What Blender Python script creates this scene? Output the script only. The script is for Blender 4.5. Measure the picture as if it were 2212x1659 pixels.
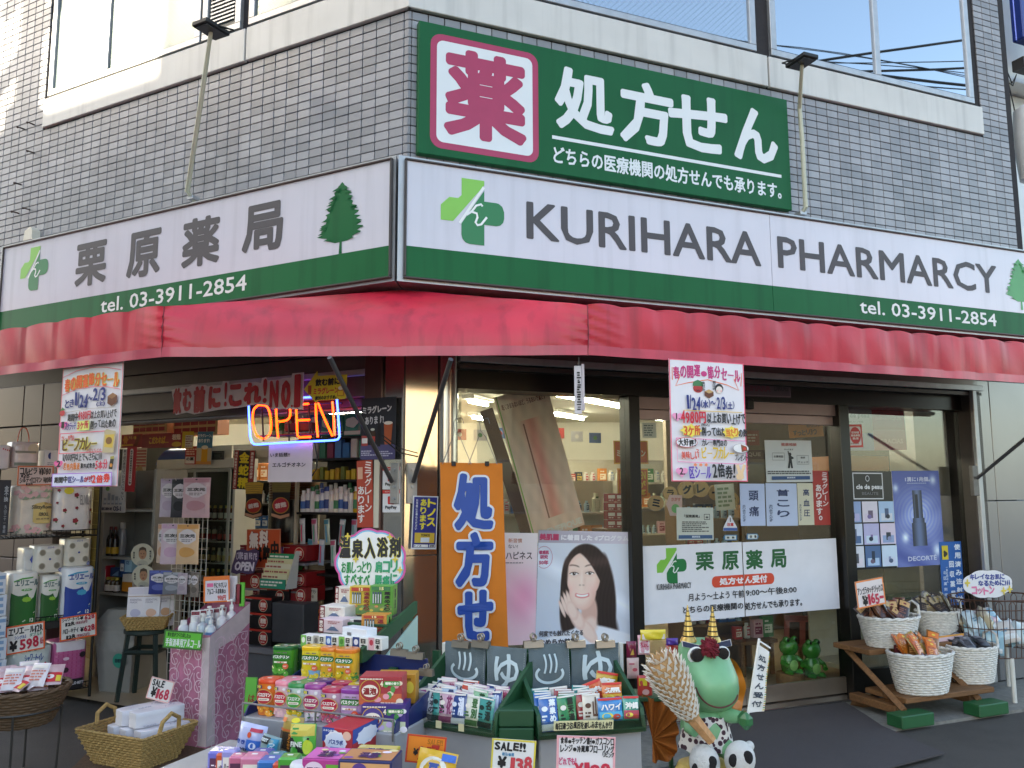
import bpy,math,random
import numpy as np
from mathutils import Matrix,Vector,Euler
for _o in list(bpy.data.objects):bpy.data.objects.remove(_o)
SC=bpy.context.scene
COL=SC.collection
rad=math.radians
rnd=random.Random(7)

# ---------------------------------------------------------------- camera
FPX,PITCH,ROLL,EYE=1790.0,rad(7.2),rad(-.25),1.55
_F=np.array([0,math.cos(PITCH),math.sin(PITCH)])
_u=np.array([0,-math.sin(PITCH),math.cos(PITCH)])
_r=np.array([1.0,0,0])
_RX=math.cos(ROLL)*_r+math.sin(ROLL)*_u
_U=-math.sin(ROLL)*_r+math.cos(ROLL)*_u
_C=np.array([0,0,EYE])
cam=bpy.data.cameras.new('camera');cam.sensor_width=36.0
cam.lens=FPX/2212*36;cam.clip_end=2000;cam.clip_start=.05
camo=bpy.data.objects.new('camera',cam);COL.objects.link(camo)
camo.matrix_world=Matrix(((_RX[0],_U[0],-_F[0],0),(_RX[1],_U[1],-_F[1],0),(_RX[2],_U[2],-_F[2],EYE),(0,0,0,1)))
SC.camera=camo

# ---------------------------------------------------------------- sky and sun
SUN_EL,SUN_X,SUN_Y=rad(31),-.925,-.38
W=bpy.data.worlds.new('World');SC.world=W;W.use_nodes= True
_nt=W.node_tree;_nt.nodes.clear()
_sky=_nt.nodes.new('ShaderNodeTexSky');_sky.sky_type='NISHITA';_sky.sun_disc= False
_sky.sun_elevation=SUN_EL;_sky.sun_rotation=math.atan2(SUN_X,SUN_Y)
_sky.air_density=1.0;_sky.dust_density=2.0;_sky.ozone_density=1.0
_bg=_nt.nodes.new('ShaderNodeBackground');_bg.inputs['Strength'].default_value=.13
_ow=_nt.nodes.new('ShaderNodeOutputWorld')
_nt.links.new(_sky.outputs[0],_bg.inputs[0]);_nt.links.new(_bg.outputs[0],_ow.inputs[0])
_sl=bpy.data.lights.new('sun','SUN');_sl.energy=4.0;_sl.angle=rad(.5);_sl.color=(1,.93,.82)
_so=bpy.data.objects.new('sun',_sl);COL.objects.link(_so)
_sd=Vector((SUN_X*math.cos(SUN_EL),SUN_Y*math.cos(SUN_EL),math.sin(SUN_EL)))
_so.rotation_euler=_sd.to_track_quat('Z','Y').to_euler()
SC.view_settings.view_transform='Standard';SC.view_settings.look='None'
SC.view_settings.gamma=1;SC.view_settings.exposure=2.45
SC.view_settings.use_white_balance= True;SC.view_settings.white_balance_temperature=7500;SC.view_settings.white_balance_tint=6
SC.render.engine='CYCLES'
SC.cycles.use_denoising= True
SC.cycles.max_bounces=8;SC.cycles.transparent_max_bounces=16
SC.cycles.sample_clamp_indirect=6

# ---------------------------------------------------------------- frames: u along a wall, d into it, z up
class Fr:
    def __init__(s,ox,oy,deg):
        s.o=np.array([ox,oy,0.0]);s.a=rad(deg)
        s.dx=np.array([math.cos(s.a),math.sin(s.a),0]);s.dn=np.array([-math.sin(s.a),math.cos(s.a),0])
    def uz(s,x,y,d=0.0):  # where the photograph's point (x,y) meets the plane at depth d
        ry=_F+_RX*(x-1106)/FPX+_U*(829.5-y)/FPX
        t=((s.o+s.dn*d-_C)@s.dn)/(ry@s.dn)
        P=_C+t*ry
        return float((P-s.o)@s.dx),float(P[2])
    def w(s,u,d,z):
        p=s.o+s.dx*u+s.dn*d; return(float(p[0]),float(p[1]),float(z))
WR=Fr(-.644,4.93,22.4)
WL=Fr(-.644,4.93,-27.8)
WM=Fr(0,0,0)

# ---------------------------------------------------------------- materials
def lin(h):
    if not isinstance(h,str):return tuple(h)
    h=h.lstrip('#')
    if len(h)==3:h=''.join(c*2 for c in h)
    o=[]
    for i in(0,2,4):
        c=int(h[i:i+2],16)/255
        o.append(c/12.92 if c<=.04045 else((c+.055)/1.055)**2.4)
    return tuple(o)
_mats={}
def M(col='#888',rough=.55,metal=0.0,var=.06,vs=9.0,bump=0.0,bs=80.0,coat=0.0,streak=0.0,trans=0.0,spec=.5,sss=0.0,emit=0.0,sc=(1,1,1),dirt=0.0,name=None):
    key=(str(col),rough,metal,var,vs,bump,bs,coat,streak,trans,spec,sss,emit,sc,dirt)
    if key in _mats:return _mats[key]
    m=bpy.data.materials.new(name or 'mat');m.use_nodes= True
    nt=m.node_tree;N=nt.nodes;L=nt.links
    b=N['Principled BSDF'];c=lin(col)
    b.inputs['Base Color'].default_value=(*c,1);b.inputs['Roughness'].default_value=rough
    b.inputs['Metallic'].default_value=metal;b.inputs['Specular IOR Level'].default_value=spec
    if coat:b.inputs['Coat Weight'].default_value=coat;b.inputs['Coat Roughness'].default_value=.08
    if trans:b.inputs['Transmission Weight'].default_value=trans
    if emit:b.inputs['Emission Color'].default_value=(*c,1);b.inputs['Emission Strength'].default_value=emit
    tc=N.new('ShaderNodeTexCoord')
    if var or streak or dirt:
        mp=N.new('ShaderNodeMapping');mp.inputs['Scale'].default_value=sc
        L.new(tc.outputs['Object'],mp.inputs[0])
        nz=N.new('ShaderNodeTexNoise');nz.inputs['Scale'].default_value=vs;nz.inputs['Detail'].default_value=5
        L.new(mp.outputs[0],nz.inputs[0])
        mr=N.new('ShaderNodeMapRange');mr.inputs[1].default_value=.3;mr.inputs[2].default_value=.7
        mr.inputs[3].default_value=1-var;mr.inputs[4].default_value=1+var
        L.new(nz.outputs[0],mr.inputs[0])
        mx=N.new('ShaderNodeVectorMath');mx.operation='SCALE';mx.inputs[0].default_value=c
        L.new(mr.outputs[0],mx.inputs['Scale']);last=mx.outputs[0]
        if streak:
            m2=N.new('ShaderNodeMapping');m2.inputs['Scale'].default_value=(14,14,.9)
            L.new(tc.outputs['Object'],m2.inputs[0])
            n2=N.new('ShaderNodeTexNoise');n2.inputs['Scale'].default_value=1;n2.inputs['Detail'].default_value=6
            L.new(m2.outputs[0],n2.inputs[0])
            r2=N.new('ShaderNodeMapRange');r2.inputs[1].default_value=.5;r2.inputs[2].default_value=.78
            r2.inputs[3].default_value=1;r2.inputs[4].default_value=1-streak
            L.new(n2.outputs[0],r2.inputs[0])
            x2=N.new('ShaderNodeVectorMath');x2.operation='SCALE'
            L.new(last,x2.inputs[0]);L.new(r2.outputs[0],x2.inputs['Scale']);last=x2.outputs[0]
        if dirt:
            n3=N.new('ShaderNodeTexNoise');n3.inputs['Scale'].default_value=2.3;n3.inputs['Detail'].default_value=9
            n3.inputs['Roughness'].default_value=.7
            L.new(tc.outputs['Object'],n3.inputs[0])
            r3=N.new('ShaderNodeMapRange');r3.inputs[1].default_value=.48;r3.inputs[2].default_value=.72
            r3.inputs[3].default_value=1;r3.inputs[4].default_value=1-dirt
            L.new(n3.outputs[0],r3.inputs[0])
            x3=N.new('ShaderNodeVectorMath');x3.operation='SCALE'
            L.new(last,x3.inputs[0]);L.new(r3.outputs[0],x3.inputs['Scale']);last=x3.outputs[0]
        L.new(last,b.inputs['Base Color'])
    if bump:
        nb=N.new('ShaderNodeTexNoise');nb.inputs['Scale'].default_value=bs;nb.inputs['Detail'].default_value=3
        L.new(tc.outputs['Object'],nb.inputs[0])
        bp=N.new('ShaderNodeBump');bp.inputs['Strength'].default_value=bump;bp.inputs['Distance'].default_value=.01
        L.new(nb.outputs[0],bp.inputs['Height']);L.new(bp.outputs[0],b.inputs['Normal'])
    _mats[key]=m
    return m
def ink(col,rough=.5):
    return M(col,rough,var=.04,vs=14,name='ink')
def glassmat(name,tint=(1,1,1),ior=1.5,refl=(1,1,1),rough=0.0,bump=0.0,bs=3.0):
    m=bpy.data.materials.new(name);m.use_nodes= True;nt=m.node_tree;N=nt.nodes;L=nt.links;N.clear()
    o=N.new('ShaderNodeOutputMaterial');mx=N.new('ShaderNodeMixShader');t=N.new('ShaderNodeBsdfTransparent');g=N.new('ShaderNodeBsdfGlossy')
    f=N.new('ShaderNodeFresnel');ge=N.new('ShaderNodeNewGeometry');mr=N.new('ShaderNodeMapRange')
    mr.inputs[3].default_value=ior;mr.inputs[4].default_value=1/ior;L.new(ge.outputs['Backfacing'],mr.inputs[0]);L.new(mr.outputs[0],f.inputs[0])  # same reflectance from both sides
    t.inputs[0].default_value=(*tint,1);g.inputs[0].default_value=(*refl,1);g.inputs['Roughness'].default_value=rough
    L.new(f.outputs[0],mx.inputs[0]);L.new(t.outputs[0],mx.inputs[1]);L.new(g.outputs[0],mx.inputs[2]);L.new(mx.outputs[0],o.inputs[0])
    if bump:
        tc=N.new('ShaderNodeTexCoord');nb=N.new('ShaderNodeTexNoise');nb.inputs['Scale'].default_value=bs
        L.new(tc.outputs['Object'],nb.inputs[0]);bp=N.new('ShaderNodeBump');bp.inputs['Strength'].default_value=bump;bp.inputs['Distance'].default_value=.02
        L.new(nb.outputs[0],bp.inputs['Height']);L.new(bp.outputs[0],g.inputs['Normal'])
    return m

# ---------------------------------------------------------------- mesh builder
class MB:
    def __init__(s):s.v=[];s.f=[];s.m=[];s.sm= False
    def add(s,vs,fs,mi=0):
        k=len(s.v);s.v+=[tuple(map(float,p))for p in vs];s.f+=[tuple(i+k for i in f)for f in fs];s.m+=[mi]*len(fs); return s
    def box(s,x0,x1,y0,y1,z0,z1,b=0.0,mi=0):
        if x1<x0:x0,x1=x1,x0
        if y1<y0:y0,y1=y1,y0
        if z1<z0:z0,z1=z1,z0
        if b<=0:
            return s.add([(x0,y0,z0),(x1,y0,z0),(x1,y1,z0),(x0,y1,z0),(x0,y0,z1),(x1,y0,z1),(x1,y1,z1),(x0,y1,z1)],
                [(0,3,2,1),(4,5,6,7),(0,1,5,4),(1,2,6,5),(2,3,7,6),(3,0,4,7)],mi)
        b=min(b,(x1-x0)*.49,(y1-y0)*.49,(z1-z0)*.49)
        vs=[];X=(x0,x1);Y=(y0,y1);Z=(z0,z1);ix={}
        for i in(0,1):
            for j in(0,1):
                for k in(0,1):
                    sx=b if i==0 else -b;sy=b if j==0 else -b;sz=b if k==0 else -b
                    for ax in range(3):
                        ix[(i,j,k,ax)]=len(vs)
                        vs.append((X[i]+(0 if ax==0 else sx),Y[j]+(0 if ax==1 else sy),Z[k]+(0 if ax==2 else sz)))
        fs=[]
        for i in(0,1):
            q=[ix[(i,0,0,0)],ix[(i,1,0,0)],ix[(i,1,1,0)],ix[(i,0,1,0)]];fs.append(q if i else q[::-1])
            q=[ix[(0,i,0,1)],ix[(0,i,1,1)],ix[(1,i,1,1)],ix[(1,i,0,1)]];fs.append(q if i else q[::-1])
            q=[ix[(0,0,i,2)],ix[(1,0,i,2)],ix[(1,1,i,2)],ix[(0,1,i,2)]];fs.append(q if i else q[::-1])
        for i in(0,1):
            for j in(0,1):
                fs.append([ix[(i,j,0,0)],ix[(i,j,0,1)],ix[(i,j,1,1)],ix[(i,j,1,0)]])
                fs.append([ix[(i,0,j,0)],ix[(i,0,j,2)],ix[(i,1,j,2)],ix[(i,1,j,0)]])
                fs.append([ix[(0,i,j,1)],ix[(0,i,j,2)],ix[(1,i,j,2)],ix[(1,i,j,1)]])
                for k in(0,1):
                    fs.append([ix[(i,j,k,0)],ix[(i,j,k,1)],ix[(i,j,k,2)]])
        c=((x0+x1)/2,(y0+y1)/2,(z0+z1)/2);g=[]
        for q in fs:
            a=np.array([vs[t]for t in q]);n=np.cross(a[1]-a[0],a[2]-a[0])
            g.append(tuple(q)if n@(a.mean(0)-c)>0 else tuple(q[::-1]))
        return s.add(vs,g,mi)
    def tube(s,pts,r,n=8,closed=False,cap=True,mi=0):
        P=[np.array(p,float)for p in pts];K=len(P);R=r if hasattr(r,'__len__')else[r]*K
        vs=[];up= None
        for i in range(K):
            a=P[i-1]if(i>0 or closed)else P[i];b=P[(i+1)%K]if(i<K-1 or closed)else P[i]
            t=b-a;t=t/(np.linalg.norm(t)+1e-12)
            if up is None:
                up=np.array([0,0,1.0])if abs(t[2])<.9 else np.array([1.0,0,0])
            x=np.cross(t,up);x/=np.linalg.norm(x)+1e-12;y=np.cross(x,t);up=y
            for k in range(n):
                q=2*math.pi*k/n;vs.append(P[i]+R[i]*(math.cos(q)*x+math.sin(q)*y))
        fs=[]
        for i in range(K if closed else K-1):
            j=(i+1)%K
            for k in range(n):
                l=(k+1)%n;fs.append((i*n+k,i*n+l,j*n+l,j*n+k))
        if cap and not closed:
            fs.append(tuple(range(n))[::-1]);fs.append(tuple((K-1)*n+k for k in range(n)))
        s.sm= True
        return s.add(vs,fs,mi)
    def lathe(s,prof,n=20,c=(0,0,0),sx=1.0,sy=1.0,power=2.0,mi=0):  # prof [(r,z)...]; power>2 squares it
        vs=[];fs=[]
        for r,z in prof:
            for k in range(n):
                q=2*math.pi*k/n;cx=math.cos(q);sn=math.sin(q)
                if power!=2:
                    h=(abs(cx)**power+abs(sn)**power)**(-1/power);cx*=h;sn*=h
                vs.append((c[0]+r*sx*cx,c[1]+r*sy*sn,c[2]+z))
        for i in range(len(prof)-1):
            for k in range(n):
                l=(k+1)%n;fs.append((i*n+k,i*n+l,(i+1)*n+l,(i+1)*n+k))
        if prof[0][0]>1e-6:fs.append(tuple(range(n))[::-1])
        if prof[-1][0]>1e-6:fs.append(tuple((len(prof)-1)*n+k for k in range(n)))
        s.sm= True
        return s.add(vs,fs,mi)
    def prism(s,poly,y0,y1,mi=0):  # outline in x,z, thickness y0..y1
        n=len(poly);A=sum(poly[i][0]*poly[(i+1)%n][1]-poly[(i+1)%n][0]*poly[i][1]for i in range(n))
        if A<0:poly=poly[::-1]
        vs=[(x,y0,z)for x,z in poly]+[(x,y1,z)for x,z in poly]
        fs=[tuple(range(n)),tuple(range(2*n-1,n-1,-1))]+[(i,i+n,(i+1)%n+n,(i+1)%n)for i in range(n)]
        return s.add(vs,fs,mi)
    def slab(s,poly,z0,z1,mi=0):  # outline in x,y, z0..z1
        n=len(poly);A=sum(poly[i][0]*poly[(i+1)%n][1]-poly[(i+1)%n][0]*poly[i][1]for i in range(n))
        if A<0:poly=poly[::-1]
        vs=[(x,y,z0)for x,y in poly]+[(x,y,z1)for x,y in poly]
        fs=[tuple(range(n))[::-1],tuple(range(n,2*n))]+[(i,(i+1)%n,(i+1)%n+n,i+n)for i in range(n)]
        return s.add(vs,fs,mi)
    def grid(s,fn,nu,nv,mi=0):
        vs=[fn(i/nu,j/nv)for j in range(nv+1)for i in range(nu+1)]
        fs=[(j*(nu+1)+i,j*(nu+1)+i+1,(j+1)*(nu+1)+i+1,(j+1)*(nu+1)+i)for j in range(nv)for i in range(nu)]
        return s.add(vs,fs,mi)
    def quad(s,a,b,c,d,mi=0):return s.add([a,b,c,d],[(0,1,2,3)],mi)
    def xf(s,mat,i0=0):
        for i in range(i0,len(s.v)):s.v[i]=tuple(mat@Vector(s.v[i]))
        return s
    def mesh(s,name,mats,ang=38):
        me=bpy.data.meshes.new(name);me.from_pydata(s.v,[],s.f)
        mats=mats if isinstance(mats,(list,tuple))else[mats]
        for m in mats:me.materials.append(m)
        if len(mats)>1:me.polygons.foreach_set('material_index',s.m)
        if s.sm:me.shade_smooth();me.set_sharp_from_angle(angle=rad(ang))
        me.update(); return me

def link(name,me,parent=None,loc=(0,0,0),rot=(0,0,0),sc=(1,1,1)):
    o=bpy.data.objects.new(name,me);COL.objects.link(o)
    o.parent=parent;o.location=loc;o.rotation_euler=rot;o.scale=sc
    return o
def tag(o,label=None,cat=None,group=None,kind=None):
    if label:o['label']=label
    if cat:o['category']=cat
    if group:o['group']=group
    if kind:o['kind']=kind
    return o
class Thing:  # an Empty at base (u,d,z) of a frame; parts are given in frame coordinates (local=False) or its own
    def __init__(s,name,label,cat,fr=WM,base=(0,0,0),rot=0.0,group=None,tilt=(0,0)):
        s.fr=fr;s.b=base
        s.o=link(name,None,None,fr.w(*base),(tilt[0],tilt[1],fr.a+rot))
        s.o.empty_display_size=.05
        tag(s.o,label,cat,group)
    def part(s,name,mb,mats,parent=None,at=None,rot=(0,0,0),sc=(1,1,1),frame=True):
        if isinstance(mb,MB):
            if frame and at is None:mb.v=[(x-s.b[0],y-s.b[1],z-s.b[2])for x,y,z in mb.v]
            me=mb.mesh(name,mats)
        else:me=mb
        return link(name,me,parent or s.o,at or(0,0,0),rot,sc)
def solo(name,label,cat,mb,mats,fr=WM,base=(0,0,0),rot=0.0,group=None,kind=None,frame=True,tilt=(0,0)):
    if isinstance(mb,MB):
        if frame:mb.v=[(x-base[0],y-base[1],z-base[2])for x,y,z in mb.v]
        me=mb.mesh(name,mats)
    else:me=mb
    o=link(name,me,None,fr.w(*base),(tilt[0],tilt[1],fr.a+rot))
    return tag(o,label,cat,group,kind)

# ---------------------------------------------------------------- flat print: shapes and lettering on a surface
_tx={}
def textmesh(s):
    if s in _tx:return _tx[s]
    c=bpy.data.curves.new('t','FONT');c.body=s;c.resolution_u=2
    o=bpy.data.objects.new('t',c);COL.objects.link(o)
    me=bpy.data.meshes.new_from_object(o.evaluated_get(bpy.context.evaluated_depsgraph_get()))
    v=np.array([(p.co.x,p.co.y)for p in me.vertices]).reshape(-1,2);f=[tuple(p.vertices)for p in me.polygons]
    bpy.data.objects.remove(o);bpy.data.curves.remove(c);bpy.data.meshes.remove(me)
    if len(v):
        a=v.min(0);b=v.max(0)
    else:a=np.zeros(2);b=np.ones(2)
    _tx[s]=(v,f,a,b); return _tx[s]
class Print:  # x right, z up, seen from -y; every new layer lies a little nearer to the viewer
    DY=.00035
    def __init__(s,y=-.0012,k=1.0,ox=0.0,oz=0.0):s.v=[];s.f=[];s.m=[];s.mats=[];s.k=0;s.y=y;s.q=k;s.ox=ox;s.oz=oz;s.zs=1.0
    def mi(s,col):
        m=col if isinstance(col,bpy.types.Material)else ink(col)
        if m not in s.mats:s.mats.append(m)
        return s.mats.index(m)
    def raw(s,v2,fs,col,lay=True):
        if lay:s.k+=1
        y=s.y-s.k*s.DY;k=len(s.v)
        s.v+=[((float(a)-s.ox)*s.q,y,(float(b)*s.zs-s.oz)*s.q)for a,b in v2];s.f+=[tuple(i+k for i in f)for f in fs];s.m+=[s.mi(col)]*len(fs)
        return s
    def rect(s,x0,z0,x1,z1,col,n=1,m=1):
        vs=[(x0+(x1-x0)*i/n,z0+(z1-z0)*j/m)for j in range(m+1)for i in range(n+1)]
        return s.raw(vs,[(j*(n+1)+i,j*(n+1)+i+1,(j+1)*(n+1)+i+1,(j+1)*(n+1)+i)for j in range(m)for i in range(n)],col)
    def poly(s,pts,col):
        A=sum(pts[i][0]*pts[(i+1)%len(pts)][1]-pts[(i+1)%len(pts)][0]*pts[i][1]for i in range(len(pts)))
        return s.raw(pts if A>0 else pts[::-1],[tuple(range(len(pts)))],col)
    def ell(s,cx,cz,rx,rz,col,n=22,wob=0,k=0):
        return s.poly([(cx+rx*(1+wob*math.cos(k*2*math.pi*i/n))*math.cos(2*math.pi*i/n),cz+rz*(1+wob*math.cos(k*2*math.pi*i/n))*math.sin(2*math.pi*i/n))for i in range(n)],col)
    def rrect(s,x0,z0,x1,z1,r,col):
        p=[]
        for cx,cz,a in((x1-r,z0+r,-90),(x1-r,z1-r,0),(x0+r,z1-r,90),(x0+r,z0+r,180)):
            for i in range(6):q=rad(a+18*i);p.append((cx+r*math.cos(q),cz+r*math.sin(q)))
        return s.poly(p,col)
    def frame(s,x0,z0,x1,z1,w,col):
        s.k+=1
        for a in((x0,z0,x1,z0+w),(x0,z1-w,x1,z1),(x0,z0+w,x0+w,z1-w),(x1-w,z0+w,x1,z1-w)):
            s.raw([(a[0],a[1]),(a[2],a[1]),(a[2],a[3]),(a[0],a[3])],[(0,1,2,3)],col,False)
        return s
    def stroke(s,pts,w,col,closed=False):
        P=[np.array(p,float)for p in pts];K=len(P);vs=[]
        for i in range(K):
            a=P[i-1]if(i or closed)else P[i];b=P[(i+1)%K]if(i<K-1 or closed)else P[i]
            t=b-a;t/=np.linalg.norm(t)+1e-12;n=np.array([-t[1],t[0]])*w/2
            vs+=[P[i]-n,P[i]+n]
        fs=[(2*i,2*((i+1)%K),2*((i+1)%K)+1,2*i+1)for i in range(K if closed else K-1)]
        return s.raw(vs,fs,col)
    def text(s,t,x0,z0,x1,z1,col,bold=0.0,shear=0.0,rot=0.0,keep=False,lay=True,cap=.058):
        v,f,a,b=textmesh(t)
        if not len(f):return s
        bold=min(bold,(cap if ord(t[0])>256 else cap*1.5)*min((x1-x0)/max(len(t),1),z1-z0))
        w=b-a;sx=(x1-x0-2*bold)/max(w[0],1e-6);sz=(z1-z0-2*bold)/max(w[1],1e-6)
        if t in '一ー-_.・':sz=min(sx,sz)
        if keep:sx=sz=min(sx,sz)
        q=(v-(a+b)/2)*np.array([sx,sz]);q[:,0]+=q[:,1]*shear
        if rot:c_,s_=math.cos(rot),math.sin(rot);q=np.stack([q[:,0]*c_-q[:,1]*s_,q[:,0]*s_+q[:,1]*c_],1)
        q=q+np.array([(x0+x1)/2,(z0+z1)/2])
        if bold<=0:return s.raw(q,f,col,lay)
        if lay:s.k+=1
        k0=s.k
        nb=20 if bold*s.q>.009 else 8
        for i in range(nb):
            s.k=k0+i*.96/nb
            s.raw(q+bold*np.array([math.cos(i*2*math.pi/nb),math.sin(i*2*math.pi/nb)]),f,col,False)
        s.k=k0+1
        return s
    def hand(s,t,x0,z0,x1,z1,col,bold=0.0,jit=.07,seed=1,out=None,ow=0.0,slope=0.0,arc=0.0):
        r=random.Random(seed+len(t));ws=[(.35 if c in ' .,!:/()1' else .62)if ord(c)<256 else 1.0 for c in t];T=sum(ws);x=0.0;H=z1-z0;Wd=x1-x0;cells=[]
        for c,w in zip(t,ws):
            a=x/T;b=(x+w)/T;x+=w
            if c==' ':continue
            g=.03*Wd/len(t);dz=r.uniform(-jit,jit)*H+slope*((a+b)/2)*H-arc*H*(2*(a+b)/2-1)**2
            hh=r.uniform(-jit,jit)*H*.5
            small=c in 'っゃゅょッャュョー、。・'
            cells.append((c,x0+a*Wd+g,z0+dz+(H*.3 if c=='ー' else 0)-hh,x0+b*Wd-g,z1+dz+hh-(H*.3 if c=='ー' else H*.3 if small else 0),r.uniform(-.07,.07)))
        if out is not None:
            s.k+=1
            for c,a,b,d,e,ro in cells:s.text(c,a-ow*.6,b-ow*.6,d+ow*.6,e+ow*.6,out,bold+ow,rot=ro,lay=False,cap=.15)
        s.k+=1;k=s.k
        for c,a,b,d,e,ro in cells:
            s.k=k;s.text(c,a,b,d,e,col,bold,rot=ro,lay=False)
        s.k=k+1
        return s
    def vtext(s,t,x0,z0,x1,z1,col,bold=0.0,gap=.1):
        n=len(t);h=(z1-z0)/n;s.k+=1;k=s.k
        for i,c in enumerate(t):
            if c in ' 　':continue
            zt=z1-i*h;g=gap*h/2
            s.k=k
            if c=='ー':
                s.k+=1;s.rect((x0+x1)/2-(x1-x0)*.06-bold,zt-h+g,(x0+x1)/2+(x1-x0)*.06+bold,zt-g,col); continue
            sm=c in 'っゃゅょッャュョ。、'
            s.text(c,x0+((x1-x0)*.3 if sm else 0),zt-h+g+(h*.3 if sm else 0),x1,zt-g,col,bold,lay=False,keep=c in '。、・')
        s.k=k+2
        return s
    def lines(s,x0,z0,x1,z1,n,col,fill=.55,seed=0):  # print too fine to read
        r=random.Random(seed);s.k+=1;h=(z1-z0)/n
        if h<=0 or(x1-x0)/h>200:return s
        for i in range(n):
            x=x0;z=z1-(i+1)*h;e=x0+(x1-x0)*r.uniform(.6,1)
            while x<e-h*.5:
                w=h*r.uniform(.5,2.2);b=min(x+w,e)
                s.raw([(x,z+h*(1-fill)/2),(b,z+h*(1-fill)/2),(b,z+h*(1+fill)/2),(x,z+h*(1+fill)/2)],[(0,1,2,3)],col,False);x+=w+h*.3
        return s
    def mesh(s,name='print',warp=None):
        me=bpy.data.meshes.new(name);v=s.v if warp is None else[warp(*p)for p in s.v]
        me.from_pydata(v,[],s.f)
        for m in s.mats:me.materials.append(m)
        me.polygons.foreach_set('material_index',s.m);me.update(); return me
def raster(name,w,h,nx,ny,fn,rough=.4,coat=0.0):  # a printed picture: colours computed per cell, x right, z up
    xs=(np.arange(nx)+.5)/nx;zs=(np.arange(ny)+.5)/ny;X,Z=np.meshgrid(xs,zs)
    rgb=np.clip(np.stack(fn(X,Z),-1),0,1).reshape(-1,3)
    mb=MB();mb.grid(lambda a,b:((a-.5)*w,0,b*h),nx,ny)
    m=bpy.data.materials.new('printed_picture');m.use_nodes= True;N=m.node_tree.nodes;b=N['Principled BSDF']
    b.inputs['Roughness'].default_value=rough;b.inputs['Coat Weight'].default_value=coat
    at=N.new('ShaderNodeAttribute');at.attribute_name='ink';m.node_tree.links.new(at.outputs['Color'],b.inputs['Base Color'])
    me=mb.mesh(name,m)
    ca=me.color_attributes.new('ink','BYTE_COLOR','CORNER')
    px=np.ones((len(me.polygons),4,4),dtype=np.float32);px[:,:,:3]=rgb[:,None,:]
    ca.data.foreach_set('color_srgb',px.reshape(-1))
    return me
def hx(h):h=h.lstrip('#'); return np.array([int(h[i:i+2],16)/255 for i in(0,2,4)])
def D(i,j,x,y):return x/3+737.33*i,y/3+553*j
def hz(x,y,z):  # the photograph's point on a level plane
    ry=_F+_RX*(x-1106)/FPX+_U*(829.5-y)/FPX
    P=_C+(z-EYE)/ry[2]*ry; return float(P[0]),float(P[1])
def toimg(P):
    v=np.array(P)-_C;t=v@_F
    return 1106+FPX*(v@_RX)/t,829.5-FPX*(v@_U)/t,t

# ---------------------------------------------------------------- ground
asphalt=M('#46423f',.9,var=.3,vs=160,bump=.5,bs=260,dirt=.25,name='asphalt')
concrete=M('#7c7a74',.85,var=.16,vs=30,bump=.3,bs=120,dirt=.35,name='concrete')
floorm=M('#a5937a',.35,var=.1,vs=5,sc=(1,9,1),name='vinyl_floor')
def ground(name,poly,z,mat,t=None):
    mb=MB()
    if t:mb.slab(poly,z-t,z)
    else:mb.add([(x,y,z)for x,y in poly],[tuple(range(len(poly)))])
    o=link(name,mb.mesh(name,mat));tag(o,kind='structure'); return o
ground('road',[(-400,-400),(400,-400),(400,400),(-400,400)],0,asphalt)
_c2= lambda fr,u,d:fr.w(u,d,0)[:2]
ground('pavement',[_c2(WR,.9,-.62),_c2(WR,5.6,-.62),_c2(WR,5.6,.02),_c2(WR,.9,.02)],.02,concrete,.03)
ground('shop_floor',[_c2(WL,-5.9,.06),_c2(WL,-.03,.06),(-.644,5.02),_c2(WR,.03,.06),_c2(WR,5.5,.06),(8,12),(-9,12)],.035,floorm)

# ---------------------------------------------------------------- the pharmacy building
B=Thing('pharmacy_building','grey tiled corner pharmacy building with white metal bands and shop front','building',WM,(-.644,4.93,0))
mortar=M('#2b282b',.9,var=.15,vs=40,name='mortar')
tilem=[M(c,.34,var=.12,vs=2.2,coat=.12,streak=.2,dirt=.12,name='glazed_tile')for c in('#8b8a8e','#818185','#959498')]
whitep=M('#c6c3bf',.42,var=.05,vs=4,streak=.2,name='white_metal_panel')
alu=M('#a9abae',.38,.55,var=.08,vs=12,streak=.15,name='aluminium')
aludark=M('#4a4442',.45,.5,var=.1,name='bronze_frame')
black=M('#131313',.3,.2,var=.1,name='black_frame')
brownp=M('#6d6362',.3,.35,var=.06,vs=3,name='brown_metal_panel')
greyp=M('#8d8d8f',.26,.5,var=.05,vs=2,name='grey_metal_panel')
steel=M('#b4afaa',.13,.92,var=.04,vs=2,name='stainless')
def bpart(name,mb,mat,fr,parent=None):
    mb.v=[tuple(np.array(fr.w(x,y,z))-np.array([-.644,4.93,0]))for x,y,z in mb.v]
    return B.part(name,mb,mat,parent,frame=False)
ZB=4.571
# backing walls
bpart('wall',MB().box(-6.2,-.004,.013,.25,2.74,7.4),mortar,WL)
bpart('wall',MB().box(.004,5.55,.013,.25,2.74,7.4),mortar,WR)
bpart('side_wall',MB().box(5.35,5.549,.26,5,0,7.4),mortar,WR)
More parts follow.
